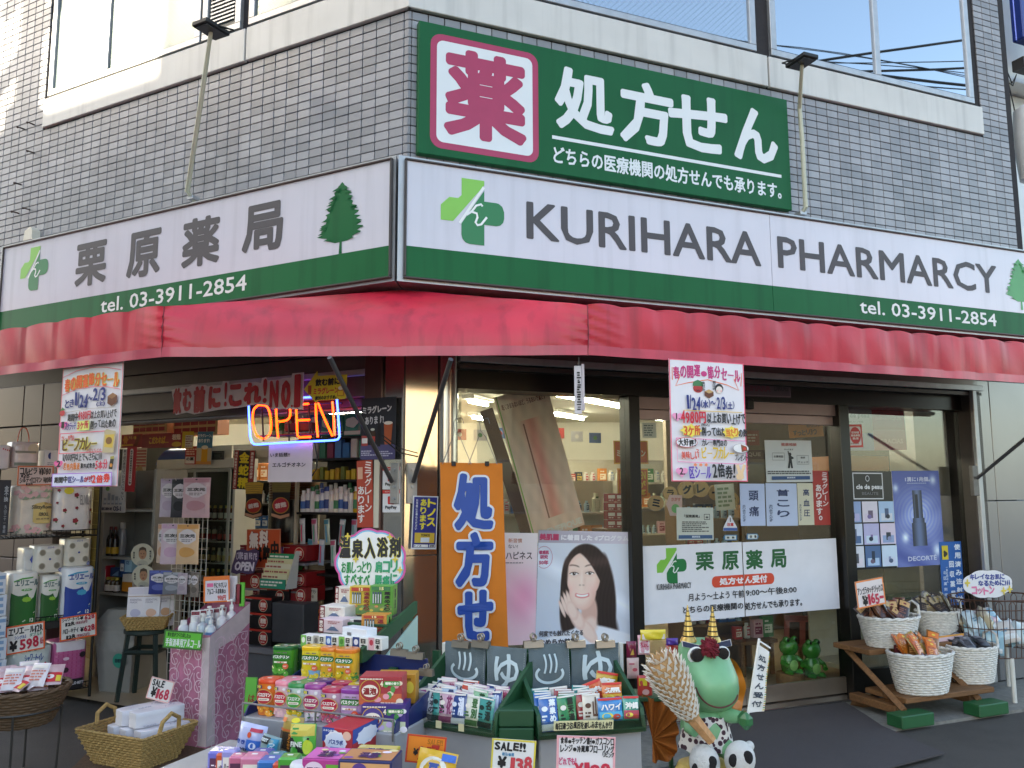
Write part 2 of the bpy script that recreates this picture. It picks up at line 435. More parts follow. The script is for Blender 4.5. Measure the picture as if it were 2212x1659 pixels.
# tiles
PW,PH,TW,TH=.109,.0588,.1035,.0538
tmesh=[]
for k in range(3):
    tmesh.append(MB().box(-TW/2,TW/2,0,.012,-TH/2,TH/2,.0022).mesh('tile',tilem[k]))
cells=[]
for fr,us,ue,side in((WL,-5.0,0,-1),(WR,0,5.55,1)):
    n=int((ue-us)/PW)
    for i in range(n+1):
        u=(-.037-.055-i*PW)if side<0 else(.018+.055+i*PW)
        if side<0 and u<us or side>0 and u>ue-.03:continue
        for j in range(-1,46):
            z=ZB-.012-PH*(j+.5)+.0588*20 if False else ZB-.03-PH*j
            cells.append((fr,u,z,side))
    for k in range(60):
        z=ZB-.03+PH*(k+1);cells+=[(fr,(-.092-i*PW)if side<0 else(.073+i*PW),z,side)for i in range(n)]
ok=[]
seen=set()
for fr,u,z,side in cells:
    if z<3.40 or z>6.6:continue
    if side<0:
        if z>ZB-.01 and u>-3.74:continue
    else:
        if z>ZB-.01 and u<5.14:continue
        if .12<u<2.88 and 3.66<z<4.42:continue
    key=(side,round(u,3),round(z,3))
    if key in seen:continue
    seen.add(key)
    x,y,t=toimg(fr.w(u,0,z));vis=5<x<2207 and 5<y<1650 and z>3.5
    cosf=abs(np.dot(fr.dn,(np.array(fr.w(u,0,z))-_C)/np.linalg.norm(np.array(fr.w(u,0,z))-_C)))
    ok.append((cosf/t**2 if vis else 0,fr,u,z,side))
ok.sort(key=lambda q:-q[0])
rest={WL:MB(),WR:MB()}
for k,(sc_,fr,u,z,side)in enumerate(ok):
    c=rnd.randrange(3)
    if k<300:
        w=np.array(fr.w(u,0,z))-np.array([-.644,4.93,0])
        link('tile',tmesh[c],B.o,tuple(w),(0,0,fr.a))
    elif fr.uz is not None:
        rest[fr].box(u-TW/2,u+TW/2,0,.012,z-TH/2,z+TH/2,.0022,c)
for fr in(WL,WR):
    tag(bpart('tile_field',rest[fr],tilem,fr),kind='stuff')
# narrow cut tiles against the corner
mbL=MB();mbR=MB()
for k in range(0,21):
    z=ZB-.03-PH*k
    if z<3.42:break
    mbL.box(-.035,-.001,0,.012,z-TH/2,z+TH/2,.002);mbR.box(.001,.0175,0,.012,z-TH/2,z+TH/2,.002)
tag(bpart('corner_tile',mbL,tilem[0],WL),kind='stuff');tag(bpart('corner_tile',mbR,tilem[1],WR),kind='stuff')
# white bands under the windows
ZT=4.838
for fr,a,b in((WL,-6.1,-3.78),(WL,-3.72,-1.408),(WL,-1.392,.018),(WR,-.012,2.811),(WR,2.827,5.132)):
    if a<-5:continue
    bpart('wall_panel',MB().box(a,b,-.025,.012,ZB+.01,ZT-.008,.004),whitep,fr)
# upper windows
skyglass=bpy.data.materials.new('window_glass');skyglass.use_nodes= True
_b=skyglass.node_tree.nodes['Principled BSDF'];_b.inputs['Base Color'].default_value=(.42,.46,.50,1);_b.inputs['Metallic'].default_value=1;_b.inputs['Roughness'].default_value=.015
frost=M('#6f7c7c',.16,.35,var=.35,vs=1.1,name='frosted_glass')  # dark tone and broad mottling put reflections into the pane colour
def uwin(fr,u0,u1,mulls,pane=None,wired=False,z0=ZT+.012,z1=6.3):
    f=MB();w=.055
    f.box(u0,u1,-.02,.05,z0,z0+.05,.003);f.box(u0,u1,-.02,.05,z1-.05,z1,.003)
    for a in[u0,u1-w]+[m-w/2 for m in mulls]:f.box(a,a+w,-.019,.05,z0+.051,z1-.051,.003)
    fo=bpart('window',f,alu,fr)
    xs=[u0+w]+[q for m in mulls for q in(m-w/2,m+w/2)]+[u1-w]
    for a,b in zip(xs[::2],xs[1::2]):
        p=MB().box(a+.001,b-.001,.0,.006,z0+.051,z1-.051);po=bpart('pane',p,pane or skyglass,fr,fo)
        g=MB().box(a+.001,b-.001,-.006,.004,z0+.051,z0+.062);bpart('gasket',g,black,fr,fo)
        if wired:
            wm=MB();step=.045;H=z1-z0-.11;W_=b-a-.01;n=int((W_+H)/step)
            for s_ in(1,-1):
                for i in range(n):
                    o_=i*step;p0=(max(0,o_-H),min(o_,H));p1=(min(o_,W_),max(0,o_-W_))
                    q0=(p0[0],p0[1])if s_>0 else(W_-p0[0],p0[1]);q1=(p1[0],p1[1])if s_>0 else(W_-p1[0],p1[1])
                    wm.quad((a+.005+q0[0],-.0008,z0+.055+q0[1]),(a+.005+q1[0],-.0008,z0+.055+q1[1]),(a+.005+q1[0],-.0008,z0+.055+q1[1]+.0022),(a+.005+q0[0],-.0008,z0+.055+q0[1]+.0022))
            tag(bpart('wire_mesh',wm,M('#56636b',.5,name='wire'),fr,fo),kind='stuff')
    return fo
uwin(WR,.75,2.72,[],wired=True)
uwin(WR,2.86,5.05,[3.955])
_ua=WL.uz(*D(0,0,345,300))[0];_ub=WL.uz(*D(0,0,1310,150))[0];_uc=WL.uz(*D(0,0,1590,100))[0]
uwin(WL,_ua,_ub,[WL.uz(*D(0,0,705,250))[0]],pane=frost,wired=True)
fo=uwin(WL,_ub+.02,_uc-.03,[],pane=M('#40474a',.4,var=.1))
lv=MB()
for k in range(34):lv.box(_ub+.1,_uc-.1,-.012,-.003,4.95+k*.03,4.962+k*.03)
tag(bpart('louvre',lv,alu,WL,fo),kind='stuff')
uwin(WL,_uc+.05,-.25,[-.85],wired=True,pane=frost)
bpart('corner_panel',MB().box(-.22,.0,-.015,.012,ZT+.01,6.4),whitep,WL);bpart('corner_panel',MB().box(.0,.72,-.015,.012,ZT+.01,6.4),whitep,WR)
# lower facade: fascia behind the awning, soffits, piers
fasc=M('#4b4041',.5,.1,var=.12,vs=6,name='fascia')
bpart('fascia',MB().box(-6.1,-.012,.02,.3,2.40,2.738),fasc,WL)
bpart('fascia',MB().box(.012,5.54,.02,.3,2.42,2.738),fasc,WR)
for a,b in((-6.0,-3.75),(-3.74,-3.50),(-3.49,-3.265)):
    for z0,z1 in((.03,1.02),(1.03,2.06),(2.07,2.395)):
        bpart('cladding_panel',MB().box(a,b,0,.15,z0,z1,.003),brownp,WL)
bpart('shutter_box',MB().box(-3.26,-.29,.03,.32,2.12,2.395,.004),M('#5a5351',.4,.3,var=.1,vs=8,dirt=.3),WL)
bpart('shutter_slot',MB().box(-3.26,-.29,.10,.16,2.07,2.118),aludark,WL)
bpart('shutter_rail',MB().box(-3.26,-.29,.0,.028,2.25,2.29,.003),alu,WL)
bpart('shutter_rail',MB().box(-3.26,-.29,.17,.32,2.06,2.118,.003),alu,WL)
# corner pier in mirror steel with a round and a square post
bpart('pier_panel',MB().box(-.15,-.006,.0,.1,.03,1.16,.002),steel,WL);bpart('pier_panel',MB().box(-.15,-.006,.0,.1,1.165,2.398,.002),steel,WL)
bpart('pier_panel',MB().box(.006,.21,.0,.1,.03,1.16,.002),steel,WR);bpart('pier_panel',MB().box(.006,.21,.0,.1,1.165,2.398,.002),steel,WR)
bpart('square_post',MB().box(-.287,-.153,-.02,.13,.03,2.4,.004),M('#6a5450',.3,.75,var=.15,vs=4),WL)  # steel post; red-brown reflection of the awning is put into its colour
cp=MB().lathe([(.066,.03),(.066,2.42)],28,(.278,.03,0));bpart('round_post',cp,M('#b0aaa4',.2,.95,var=.05,vs=3),WR)
# shop front on the right street
GD=.12
uA=.345;uB=WR.uz(1352,1000,GD)[0];uC=WR.uz(1375,1000,GD)[0];uJ=WR.uz(1605,1250,GD)[0];uDd=WR.uz(1806,1000,GD)[0];uE=WR.uz(1838,1200,GD)[0];uF=WR.uz(2085,1000,GD)[0]
ZH=2.175
bpart('header',MB().box(uA,uF,.08,.30,ZH,2.36),black,WR)
bpart('shutter_rail',MB().box(uA,uF+.1,-.02,.07,2.33,2.375,.003),alu,WR);bpart('shutter_rail',MB().box(uA,uF+.1,-.0,.07,2.29,2.322,.003),aludark,WR)
bpart('soffit',MB().box(uA,4.84,-.0,.31,2.376,2.418),brownp,WR)
for a,b in((uB,uC),(uDd,uE),(uF,uF+.07),(uA-.03,uA)):
    bpart('mullion',MB().box(a,b,.06,.2,.03,ZH-.001,.004),black,WR)
shopglass=glassmat('shop_glass',(.93,.96,.94),1.52)
def pane(a,b,z0,z1,d=GD):return bpart('pane',MB().box(a,b,d,d+.006,z0,z1),shopglass,WR)
pane(uA,uB,.2,ZH);pane(uE,uF,.2,ZH)
bpart('kick_plate',MB().box(uA,uB-.001,.1,.16,.03,.2,.003),black,WR);bpart('kick_plate',MB().box(uE+.001,uF-.001,.1,.16,.03,.2,.003),black,WR)
tan=M('#9a8b7c',.3,.7,var=.06,name='bronze_steel')
for a,b,dd in((uC,uJ-.002,GD+.02),(uJ+.002,uDd,GD+.02)):
    po=pane(a+.02,b-.02 if b==uDd else b,.16,2.02,dd)
    bpart('door_rail',MB().box(a,b,dd-.012,dd+.02,.045,.16,.004),tan,WR,po)
    bpart('door_rail',MB().box(a,b,dd-.012,dd+.02,2.02,2.09,.004),M('#b09a98',.4,.3),WR,po)
bpart('transom',MB().box(uC,uDd,.1,.2,2.092,ZH-.001),M('#9c8886',.4,.3),WR)
bpart('threshold',MB().box(uC-.05,uDd+.05,.0,.2,.0205,.04,.003),steel,WR)
# right pier
g1=WR.uz(2110,950,0)[0];g2=WR.uz(2140,900,0)[0]
bpart('guide_rail',MB().box(uF+.075,g1-.05,.0,.12,.03,2.33,.004),aludark,WR)
bpart('guide_rail',MB().box(g1-.045,g1,-.03,.12,.03,2.33,.004),alu,WR)
for a,b in((g1+.004,g2-.003),(g2+.003,5.545)):
    for z0,z1 in((.03,WR.uz(2190,1081,0)[1]-.003),(WR.uz(2190,1081,0)[1]+.003,2.418)):
        bpart('cladding_panel',MB().box(a,b,0,.2,z0,z1,.003),greyp,WR)
# interior shell
cream=M('#d6d2c4',.8,var=.05,vs=2,name='cream_wall')
def wpart(name,mb,mat,parent=None):
    mb.v=[(x+.644,y-4.93,z)for x,y,z in mb.v]; return B.part(name,mb,mat,parent,frame=False)
wpart('ceiling',MB().slab([_c2(WL,-5.9,.31),_c2(WL,-.13,.31),_c2(WR,.13,.31),_c2(WR,5.34,.31),(8,12.2),(-9.2,12.2)],2.5,2.6),M('#cfcabb',.9,var=.04))
wpart('back_wall',MB().box(-9.2,8,12.0,12.2,0,2.499),cream)
wpart('inner_wall',MB().slab([_c2(WL,-5.9,.31),_c2(WL,-5.8,.31),(-9.05,11.99),(-9.2,11.99)],.036,2.499),cream)
wpart('inner_wall',MB().slab([(7.85,11.99),(8,11.99),_c2(WR,5.34,.31),_c2(WR,5.25,.31)],.036,2.499),cream)
# ceiling lights
tubem=M('#fdfbf0',.5,var=0,emit=17.0,name='lit_tube')
housm=M('#e8e6e0',.5,name='lamp_housing')
def clight(x0,y0,x1,y1,lab,z=2.43,cap=2.6):
    a=np.array(hz(x0,y0,z));b=np.array(hz(x1,y1,z));v=b-a;n=np.linalg.norm(v);v=v/n;n=min(n,cap);b=a+v*n
    T=Thing('ceiling_light',lab,'ceiling light',WM,(a[0],a[1],z),math.atan2(v[1],v[0]),'lit fluorescent ceiling lights inside the shop')
    T.part('housing',MB().box(-.03,n+.03,-.07,.07,.03,.069,.004),housm,frame=False)
    T.part('tube',MB().tube([(0,0,.008),(n,0,.008)],.019,10),tubem,frame=False)
clight(1157,846,1356,883,'long lit fluorescent tube above the leaning pink standee poster')
clight(1014,868,1052,876,'short lit tube beside the round steel post, the upper one')
clight(1022,903,1052,908,'short lit tube beside the round steel post, the lower one')
clight(1197,896,1259,906,'lit tube just right of the leaning standee top')
clight(1399,905,1444,908,'lit tube half hidden by the right sale poster')
clight(1611,897,1700,894,'lit tube behind the sliding door, the upper one')
clight(1611,911,1704,906,'lit tube behind the sliding door, the lower one')
clight(745,830,787,836,'lit tube in the open left shop beside the square post')
for k,(x,y)in enumerate(((-3.2,8.4),(-1.7,9.4),(-4.6,10.2))):
    T=Thing('ceiling_light','lit ceiling tube inside the open left shop, %s'%('nearest the opening','above the counter','near the back wall')[k],'ceiling light',WM,(x,y,2.43),rad(-27.8),'lit fluorescent ceiling lights inside the shop')
    T.part('housing',MB().box(-.63,.63,-.07,.07,.03,.069,.004),housm,frame=False);T.part('tube',MB().tube([(-.6,0,.008),(.6,0,.008)],.019,10),tubem,frame=False)

# ---------------------------------------------------------------- sign boxes
signwhite=M('#c9c7d0',.25,var=.04,vs=2,coat=.4,streak=.13,bump=.02,bs=2.5,name='sign_acrylic')
signgreen=M('#0f5f35',.45,var=.06,vs=3,spec=.2,streak=.3,name='sign_green')
lettergrey=M('#514f52',.5,var=.03,spec=.25);logo1=M('#7dbf4a',.3,var=.03);logo2=M('#14753f',.3,var=.03)
def plus_logo(p,cx,cz,s):  # the two-tone cross with a script k
    w=s*.36;r=s*.13
    def arc(x,z,a0):return[(x+r*math.cos(rad(a0+q)),z+r*math.sin(rad(a0+q)))for q in(0,30,60,90)]
    # light half: top arm and left arm; dark half: right arm and bottom arm
    h=s/2;k=w/2
    p.poly([(cx-k,cz+h)]+[(cx+k*1.0,cz+h),(cx+k,cz+h*.86),(cx-h*.62,cz-k-.0),(cx-h,cz-k)]+[(cx-h,cz+k-r)]+arc(cx-h+r,cz+k-r,90)[::-1][-1:]+[(cx-h+r,cz+k),(cx-k-r*.4,cz+k),(cx-k,cz+k+r*.4)],logo1)
    p.poly([(cx+k,cz+h*.70),(cx+k,cz+k),(cx+h-r,cz+k)]+[(cx+h-r+r*math.sin(rad(q)),cz+k-r+r*math.cos(rad(q)))for q in(20,50,90)]+[(cx+h,cz-k+r)]+[(cx+h-r+r*math.cos(rad(q)),cz-k+r-r*math.sin(rad(q)))for q in(30,60,90)]+[(cx+k,cz-k),(cx+k,cz-h),(cx-k+r,cz-h)]+[(cx-k+r-r*math.sin(rad(q)),cz-h+r-r*math.cos(rad(q)))for q in(30,60,90)]+[(cx-k,cz-k*1.15),(cx-k*.96,cz-k*1.05)],logo2)
    wht=M('#e4e6e4',.3,var=.02)
    p.stroke([(cx+k*.95,cz+h*.8),(cx-k*1.15,cz-k*1.1)],s*.04,wht)
    S= lambda pts,ww:p.stroke([(cx+s*a,cz+s*b)for a,b in pts],s*ww,wht)
    S([(-.10,-.06),(-.02,.0),(.05,.10),(.13,.13),(.15,.10)],.032)
    S([(-.04,.0),(.06,-.02),(.07,-.08),(.04,-.16),(.07,-.20),(.13,-.18),(.22,-.06)],.034)
def tree_logo(p,cx,z0,h,w,col):
    r=random.Random(5);L_=[];R_=[]
    n=34
    for i in range(n+1):
        t=i/n;prof=(1-t)**.72*min(1,(t+.05)/.2)+.02
        jag=(1+.25*((i%3)-1)*.5+r.uniform(-.09,.09))
        z=z0+h*.16+h*.84*t
        L_.append((cx-w/2*prof*jag,z));R_.append((cx+w/2*prof*(1+.25*(((i+1)%3)-1)*.5+r.uniform(-.09,.09)),z+h*.008))
    p.poly(L_+R_[::-1],col);p.poly([(cx-w*.035,z0),(cx+w*.035,z0),(cx+w*.025,z0+h*.2),(cx-w*.02,z0+h*.2)],col)
    for i in range(26):
        t=r.uniform(.02,.9);pr_=(1-t)**.72*min(1,(t+.05)/.2);sd=r.choice((-1,1))
        x=cx+sd*w/2*pr_;z=z0+h*.16+h*.84*t
        p.poly([(x-sd*.02,z-h*.02),(x+sd*w*.09,z-h*.01),(x-sd*.02,z+h*.03)],col)
ZS0,ZS1,ZG=2.738,3.462,2.935
def signbox(name,label,fr,plan,faces,corner):
    base=(0 if fr is WR else -1.7,-.15,ZS0)
    T=Thing(name,label,'sign',fr,base)
    T.part('housing',MB().slab(plan,ZS0-.012,ZS1+.012),alu)
    fm=MB()
    a0,a1=faces[0][0],faces[-1][1]
    for(x0,x1,z0,z1)in((a0-.012,a1+.012,ZS0+.004,ZS0+.016),(a0-.012,a1+.012,ZS1-.018,ZS1-.006),(a0-.012,a0,ZS0+.016,ZS1-.018),(a1,a1+.012,ZS0+.016,ZS1-.018)):
        fm.box(x0,x1,-.325,-.3015,z0,z1,.003)
    T.part('rim',fm,aludark)
    for a,b in faces:
        T.part('white_face',MB().box(a,b-.002,-.312,-.3012,ZG,ZS1-.018),signwhite)
        T.part('green_band',MB().box(a,b-.002,-.3125,-.3012,ZS0+.016,ZG-.0005),signgreen)
    return T
SL=signbox('signboard','long white and green fascia signboard with grey kanji and phone number',WL,[(-3.68,-.002),(-3.68,-.30),(.132,-.30),(.0,-.002)],[(-3.62,.105)],1)
def flush(p,T,off,name='lettering'):
    _fm=p.mesh(name);_fm.transform(Matrix.Translation(off));link(name,_fm,T.o); return Print(p.y)
p=Print(-.3135)
def tbox(p,fr,t,a,b,col,d=-.3135,**kw):  # lettering between two photograph points (lower left, upper right)
    x0,z0=fr.uz(*a,d);x1,z1=fr.uz(*b,d);p.text(t,x0,z0,x1,z1,col,**kw)
for ch,a,b in(('栗',D(0,1,480,210),D(0,0,700,1545)),('原',D(0,1,815,155),D(0,0,1048,1470)),('薬',D(0,1,1172,88),D(0,0,1432,1378)),('局',D(0,0,1565,1655),D(0,0,1840,1288))):
    tbox(p,WL,ch,a,b,lettergrey,bold=.012);p=flush(p,SL,(1.7,.15,-ZS0),'letter')
tbox(p,WL,'tel. 03-3911-2854',D(0,1,650,370),D(0,1,1600,118),M('#d6dad8',.4),bold=.002)
p=flush(p,SL,(1.7,.15,-ZS0))
cx,cz=WL.uz(*D(0,1,222,82),-.3135);plus_logo(p,cx,cz,.34);p=flush(p,SL,(1.7,.15,-ZS0),'cross_logo')
cx,cz=WL.uz(735,548,-.3135);_,zt=WL.uz(733,396,-.3135);tree_logo(p,cx,cz,zt-cz,.34,signgreen);flush(p,SL,(1.7,.15,-ZS0),'tree_logo')
SR=signbox('signboard','long white and green fascia signboard with grey Latin letters beside the corner',WR,[(-.132,-.30),(5.5,-.30),(5.5,-.002),(.002,-.002)],[(-.085,2.52),(2.522,5.44)],-1)
p=Print(-.3135)
for w_,a,b in(('KURIHARA',D(1,0,1200,1545),D(2,0,500,1480)),('PHARMARCY',D(2,1,620,80),D(2,1,2030,52))):
    x0,z0=WR.uz(*a,-.3135);x1,z1=WR.uz(*b,-.3135)
    _,zt=WR.uz(*(D(1,0,1205,1303)if w_[0]=='K' else D(2,0,625,1528)),-.3135)
    zb=WR.uz(*D(1,0,1205,1548),-.3135)[1]if w_[0]=='K' else WR.uz(*D(2,1,640,80),-.3135)[1]
    p.text(w_,x0,zb,x1,zt,lettergrey,bold=.006);p=flush(p,SR,(0,.15,-ZS0))
x0,z0=WR.uz(*D(2,1,1150,365),-.3135);x1,_=WR.uz(*D(2,1,2035,440),-.3135);_,z1=WR.uz(*D(2,1,1150,285),-.3135)
p.text('tel. 03-3911-2854',x0,z0-.005,x1,z1+.005,M('#d6dad8',.4),bold=.002);p=flush(p,SR,(0,.15,-ZS0))
cx,cz=WR.uz(*D(1,0,853,1372),-.3135);plus_logo(p,cx,cz,.40);p=flush(p,SR,(0,.15,-ZS0),'cross_logo')
cx,cz=WR.uz(*D(2,1,2200,350),-.3135);_,zt=WR.uz(*D(2,1,2170,22),-.3135);tree_logo(p,cx,cz,zt-cz,.34,M('#2c8a3e',.3));flush(p,SR,(0,.15,-ZS0),'tree_logo')
# corner post of the sign boxes
# green prescription board on the tiles
GB=Thing('signboard','square-cornered green board with big red kanji mark and white lettering on the tiles','sign',WR,(1.5,-.03,3.611))
gm=M('#0c5732',.45,var=.07,vs=2.5,spec=.2,streak=.15,name='board_green')
GB.part('board',MB().box(.052,2.955,-.055,-.001,3.613,4.487,.004),gm)
p=Print(-.056)
def P2(q):return WR.uz(*q,-.056)
a=P2(D(1,0,573,945));b=P2(D(1,0,573,215));c=P2(D(1,0,1280,1050))
x0,x1,z0,z1=a[0],c[0],a[1]-.005,b[1]+.01
crim=M('#a52a52',.35,var=.04);wht=M('#d6d9db',.35,var=.02)
p.rrect(x0,z0,x1,z1,.075,crim);p.rrect(x0+.042,z0+.042,x1-.042,z1-.042,.045,wht)
a=P2(D(1,0,672,865));b=P2(D(1,0,672,350));c=P2(D(1,0,1192,940))
zb=P2(D(1,0,935,908))[1];zt=P2(D(1,0,840,340))[1]
p.text('薬',a[0]-.01,zb-.01,c[0]+.01,zt+.012,crim,bold=.022);p=flush(p,GB,(-1.5,.03,-3.611),'medicine_mark')
for ch,l,r_,bt in(('処',D(1,0,1385,845),D(1,0,1770,890),(D(1,0,1430,425),D(1,0,1760,890))),('方',D(1,0,1808,910),D(1,0,2160,955),(D(1,0,2000,540),D(1,0,2060,955))),('せ',D(2,0,-90,900),D(2,0,298,1000),(D(2,0,205,640),D(2,0,200,1000))),('ん',D(2,0,335,1000),D(2,0,622,1060),(D(2,0,440,697),D(2,0,540,1062)))):
    p.text(ch,P2(l)[0],P2(bt[1])[1],P2(r_)[0],P2(bt[0])[1],wht,bold=.016);p=flush(p,GB,(-1.5,.03,-3.611),'letter')
xa,za=P2(D(1,0,1366,885));xb,zb=P2(D(2,0,640,1145))
p.rect(xa,(za+zb)/2-.012,xb,(za+zb)/2+.012,wht);p=flush(p,GB,(-1.5,.03,-3.611),'underline')
xa,za=P2(D(1,0,1373,945));_,zc=P2(D(1,0,1373,1045));xb,_=P2(D(2,0,642,1280))
p.text('どちらの医療機関の処方せんでも承ります。',xa,zc-.012,xb,za+.004,wht,bold=.003)
_fm=p.mesh('lettering');_fm.transform(Matrix.Translation((-1.5,.03,-3.611)));link('lettering',_fm,GB.o)
# sign lamps on long conduits
blk=M('#1d1d1e',.5,.2,name='black_lamp');pvc=M('#b9b8a4',.5,var=.05)
def signlamp(label,fr,top,bot,elbow=None,d=-.14):
    u1,z1=fr.uz(*top,d-.35 if fr is WL else d-.22);u0,z0=fr.uz(*bot,-.12)
    dt=d-.35 if fr is WL else d-.22
    T=Thing('sign_lamp',label,'lamp',fr,(u0,-.12,z0))
    pts=[(u0,-.05,z0-.0),(u0,-.12,z0+.05)]
    k=.62
    pts+=[(u0+(u1-u0)*k,-.12+(dt+.12)*k,z0+(z1-z0)*k),(u1,dt,z1)]if fr is WL else[(u0,-.12,z0+(z1-z0)*.55),(u0-.01,-.12,z0+(z1-z0)*.8),(u1,dt,z1-.02)]
    T.part('conduit',MB().tube(pts,[.017,.017,.017,.0165,.013][-len(pts):],10),pvc)
    T.part('bracket',MB().box(u0-.03,u0+.03,-.1,-.03,z0-.0,z0+.03,.003),alu)
    h=Thing.part(T,'lamp_head',MB().box(u1-.068,u1+.068,dt-.10,dt+.10,z1-.005,z1+.028,.006),blk)
    T.part('lens',MB().box(u1-.055,u1+.055,dt-.085,dt+.08,z1-.012,z1-.0055),M('#33373a',.15),parent=h)
    T.part('yoke',MB().tube([(u1-.072,dt,z1+.012),(u1-.072,dt+.12,z1+.045),(u1+.072,dt+.12,z1+.045),(u1+.072,dt,z1+.012)],.006,6),blk)
signlamp('black floodlight on a leaning cream conduit above the kanji signboard',WL,(456,66),(404,428))
signlamp('black floodlight on a cream conduit right of the green board',WR,(1732,136),(1741,462))
# small things on the left tiles
for i,(x,y)in enumerate(((222,808),(158,838),(222,992),(138,1198),(195,1360),(122,1383))):
    u,z=WL.uz(*D(0,0,x,y));
    solo('wall_anchor','rusty bolt sticking out of the grey tiles at far left','bolt',MB().tube([(u,.005,z),(u,-.05,z),(u-.012,-.055,z)],[.006,.006,.011],7),M('#4a3d38',.7,.5),WL,(u,0,z),group='rusty bolts in the left tiles')
u,z=WL.uz(*D(0,0,195,1520),-.05)
solo('vent_cowl','small cream vent hood on the tiles above the left signboard end','vent',MB().prism([(u-.06,z-.05),(u+.06,z-.05),(u+.055,z+.03),(u+.02,z+.06),(u-.045,z+.03)],-.07,-.0),M('#cfc9ba',.5),WL,(u,0,z))
# ---------------------------------------------------------------- awning
AW=Thing('awning','faded red vinyl awning wrapping the shop corner under the signboards','awning',WM,(-.66,4.4,2.25))
redm=M('#c02238',.4,var=.2,vs=2.2,coat=.1,streak=.38,bump=.08,bs=18,spec=.5,name='red_vinyl')
hemm=M('#bc3a50',.34,var=.16,vs=6,coat=.25,streak=.25,name='red_hem')
YM=4.3
def fpt(s):  # front bar: s in metres along it, from far left to far right
    pass
xa=-(1106-333)/FPX*YM*.99;xb=(1274-1106)/FPX*YM*.99
A_=np.array([xa,YM]);B_=np.array([xb,YM])
FL=A_-WL.dx[:2]*3.6;FRt=B_+WR.dx[:2]*5.0
RC=np.array([-.644,4.93])+np.array([-.052,-1.103])*.12  # ridge corner
RL=RC-WL.dx[:2]*5.0;RRt=RC+WR.dx[:2]*6.0
def nrm(p):n=p/np.linalg.norm(p); return n
segs=[(FL,A_,WL,44,30),(A_,B_,None,30,0),(B_,FRt,WR,60,0)]
zb_,zt_=2.262,2.515
def valance(P,Q,seed,n,nor,pleat):
    r=random.Random(seed);mb=MB();ph=[r.uniform(0,6.28)for _ in range(6)];L_=np.linalg.norm(Q-P)
    def fn(a,b):
        s=a*L_;o=.004*math.sin(s*7+ph[0])+.002*math.sin(s*23+ph[1]+b*3)
        if pleat:o+=.0015*abs(math.sin(math.pi*s/pleat))*(.4+.6*b)+.006*((s/pleat)%1)*(.3+.7*b)
        e=min(a,1-a)*L_
        if e<.25:o+=.005*math.sin(b*26+s*30)*(1-e/.25)
        o+=.008*(b*(1-b))*2
        if nor is nM:
            q=P+(Q-P)*a;T_=(P+(RC-P)*a*2,zt_+(2.72-zt_)*a*2)if a<.5 else(RC+(Q-RC)*(a*2-1),2.72-(2.72-zt_)*(a*2-1))
            e_=q+(T_[0]-q)*b**2.2; return(e_[0]+nor[0]*o,e_[1]+nor[1]*o,zb_+.03+(T_[1]-zb_-.03)*b)
        q=P+(Q-P)*a;z=zb_+.03+(zt_-zb_-.03)*b
        if pleat and b>.99:z+=.012*abs(math.sin(math.pi*s/pleat))
        return(q[0]+nor[0]*o,q[1]+nor[1]*o,z)
    mb.grid(fn,n,14);mb.sm= True; return mb
nL=-WL.dn[:2];nR=-WR.dn[:2];nM=np.array([0,-1.0])
for P,Q,nor,n,pl_,sd in((FL,A_,nL,150,.30,1),(A_,B_,nM,110,0,2),(B_,FRt,nR,220,.21,3)):
    f=AW.part('valance',valance(P,Q,sd,n,nor,pl_),redm)
    h=MB();L_=np.linalg.norm(Q-P)
    h.grid(lambda a,b:(*(P+(Q-P)*a+nor*(.006+.004*math.sin(a*L_*19))),zb_-.018+b*.052),60,2);h.sm= True
    AW.part('hem',h,hemm)
    s_=MB().tube([(*(P+nor*.001),zb_-.02),(*(P+nor*.012),zb_+.1),(*(P+nor*.004),zt_)],.003,5);AW.part('seam',s_,M('#7d1a2a',.5))
rf=MB()
rf.quad((*FL,zt_),(*A_,zt_),(*RC,2.72),(*RL,2.72));rf.quad((*B_,zt_),(*FRt,zt_),(*RRt,2.72),(*RC,2.72))
AW.part('roof_cloth',rf,redm)
barm=M('#6f6a68',.4,.6,var=.1)
AW.part('front_bar',MB().tube([(*(FL-nL*.03),zb_+.01),(*(A_+[.01,.03]),zb_+.01),(*(B_+[-.01,.03]),zb_+.01),(*(FRt-nR*.03),zb_+.01)],.018,8),barm)
armm=M('#5b595a',.4,.5,var=.12,dirt=.3)
def brace(p0,p1,br):
    AW.part('brace',MB().tube([p0,p1],.0135,12),armm)
cb=np.array([-.644,4.93])
for fr,du,px in((WL,-.055,(712,772)),(WR,.05,(974,776))):
    u,z=fr.uz(866 if fr is WL else 892,1040,-.03)
    P0=fr.w(du,-.04,z);X,Y=hz(px[0],px[1],2.255)
    t=4.25/Y;P1=(X*t,4.25,EYE+(2.255-EYE)*t)
    brace(P0,P1,0)
    bm=MB().box(du-.03,du+.03,-.018,-.001,z-.13,z+.11,.003)
    bm.v=[fr.w(*v)for v in bm.v];AW.part('bracket',bm,M('#a8a5a0',.4,.5,dirt=.5))
    bm=MB()
    for dz in(-.1,-.03,.07):bm.tube([(du,-.018,z+dz),(du,-.028,z+dz)],.009,6)
    bm.v=[fr.w(*v)for v in bm.v];AW.part('bolt',bm,alu)
u,z=WR.uz(2106,1033,-.03);P0=WR.w(u,-.05,z);q=WR.uz(2212,938,-.6)
brace(P0,WR.w(q[0]+.1,-.72,q[1]+.1),0)
bm=MB().box(u-.03,u+.03,-.04,-.005,z-.14,z+.1,.003);bm.v=[WR.w(*v)for v in bm.v];AW.part('bracket',bm,M('#6d6a68',.4,.5,dirt=.5))
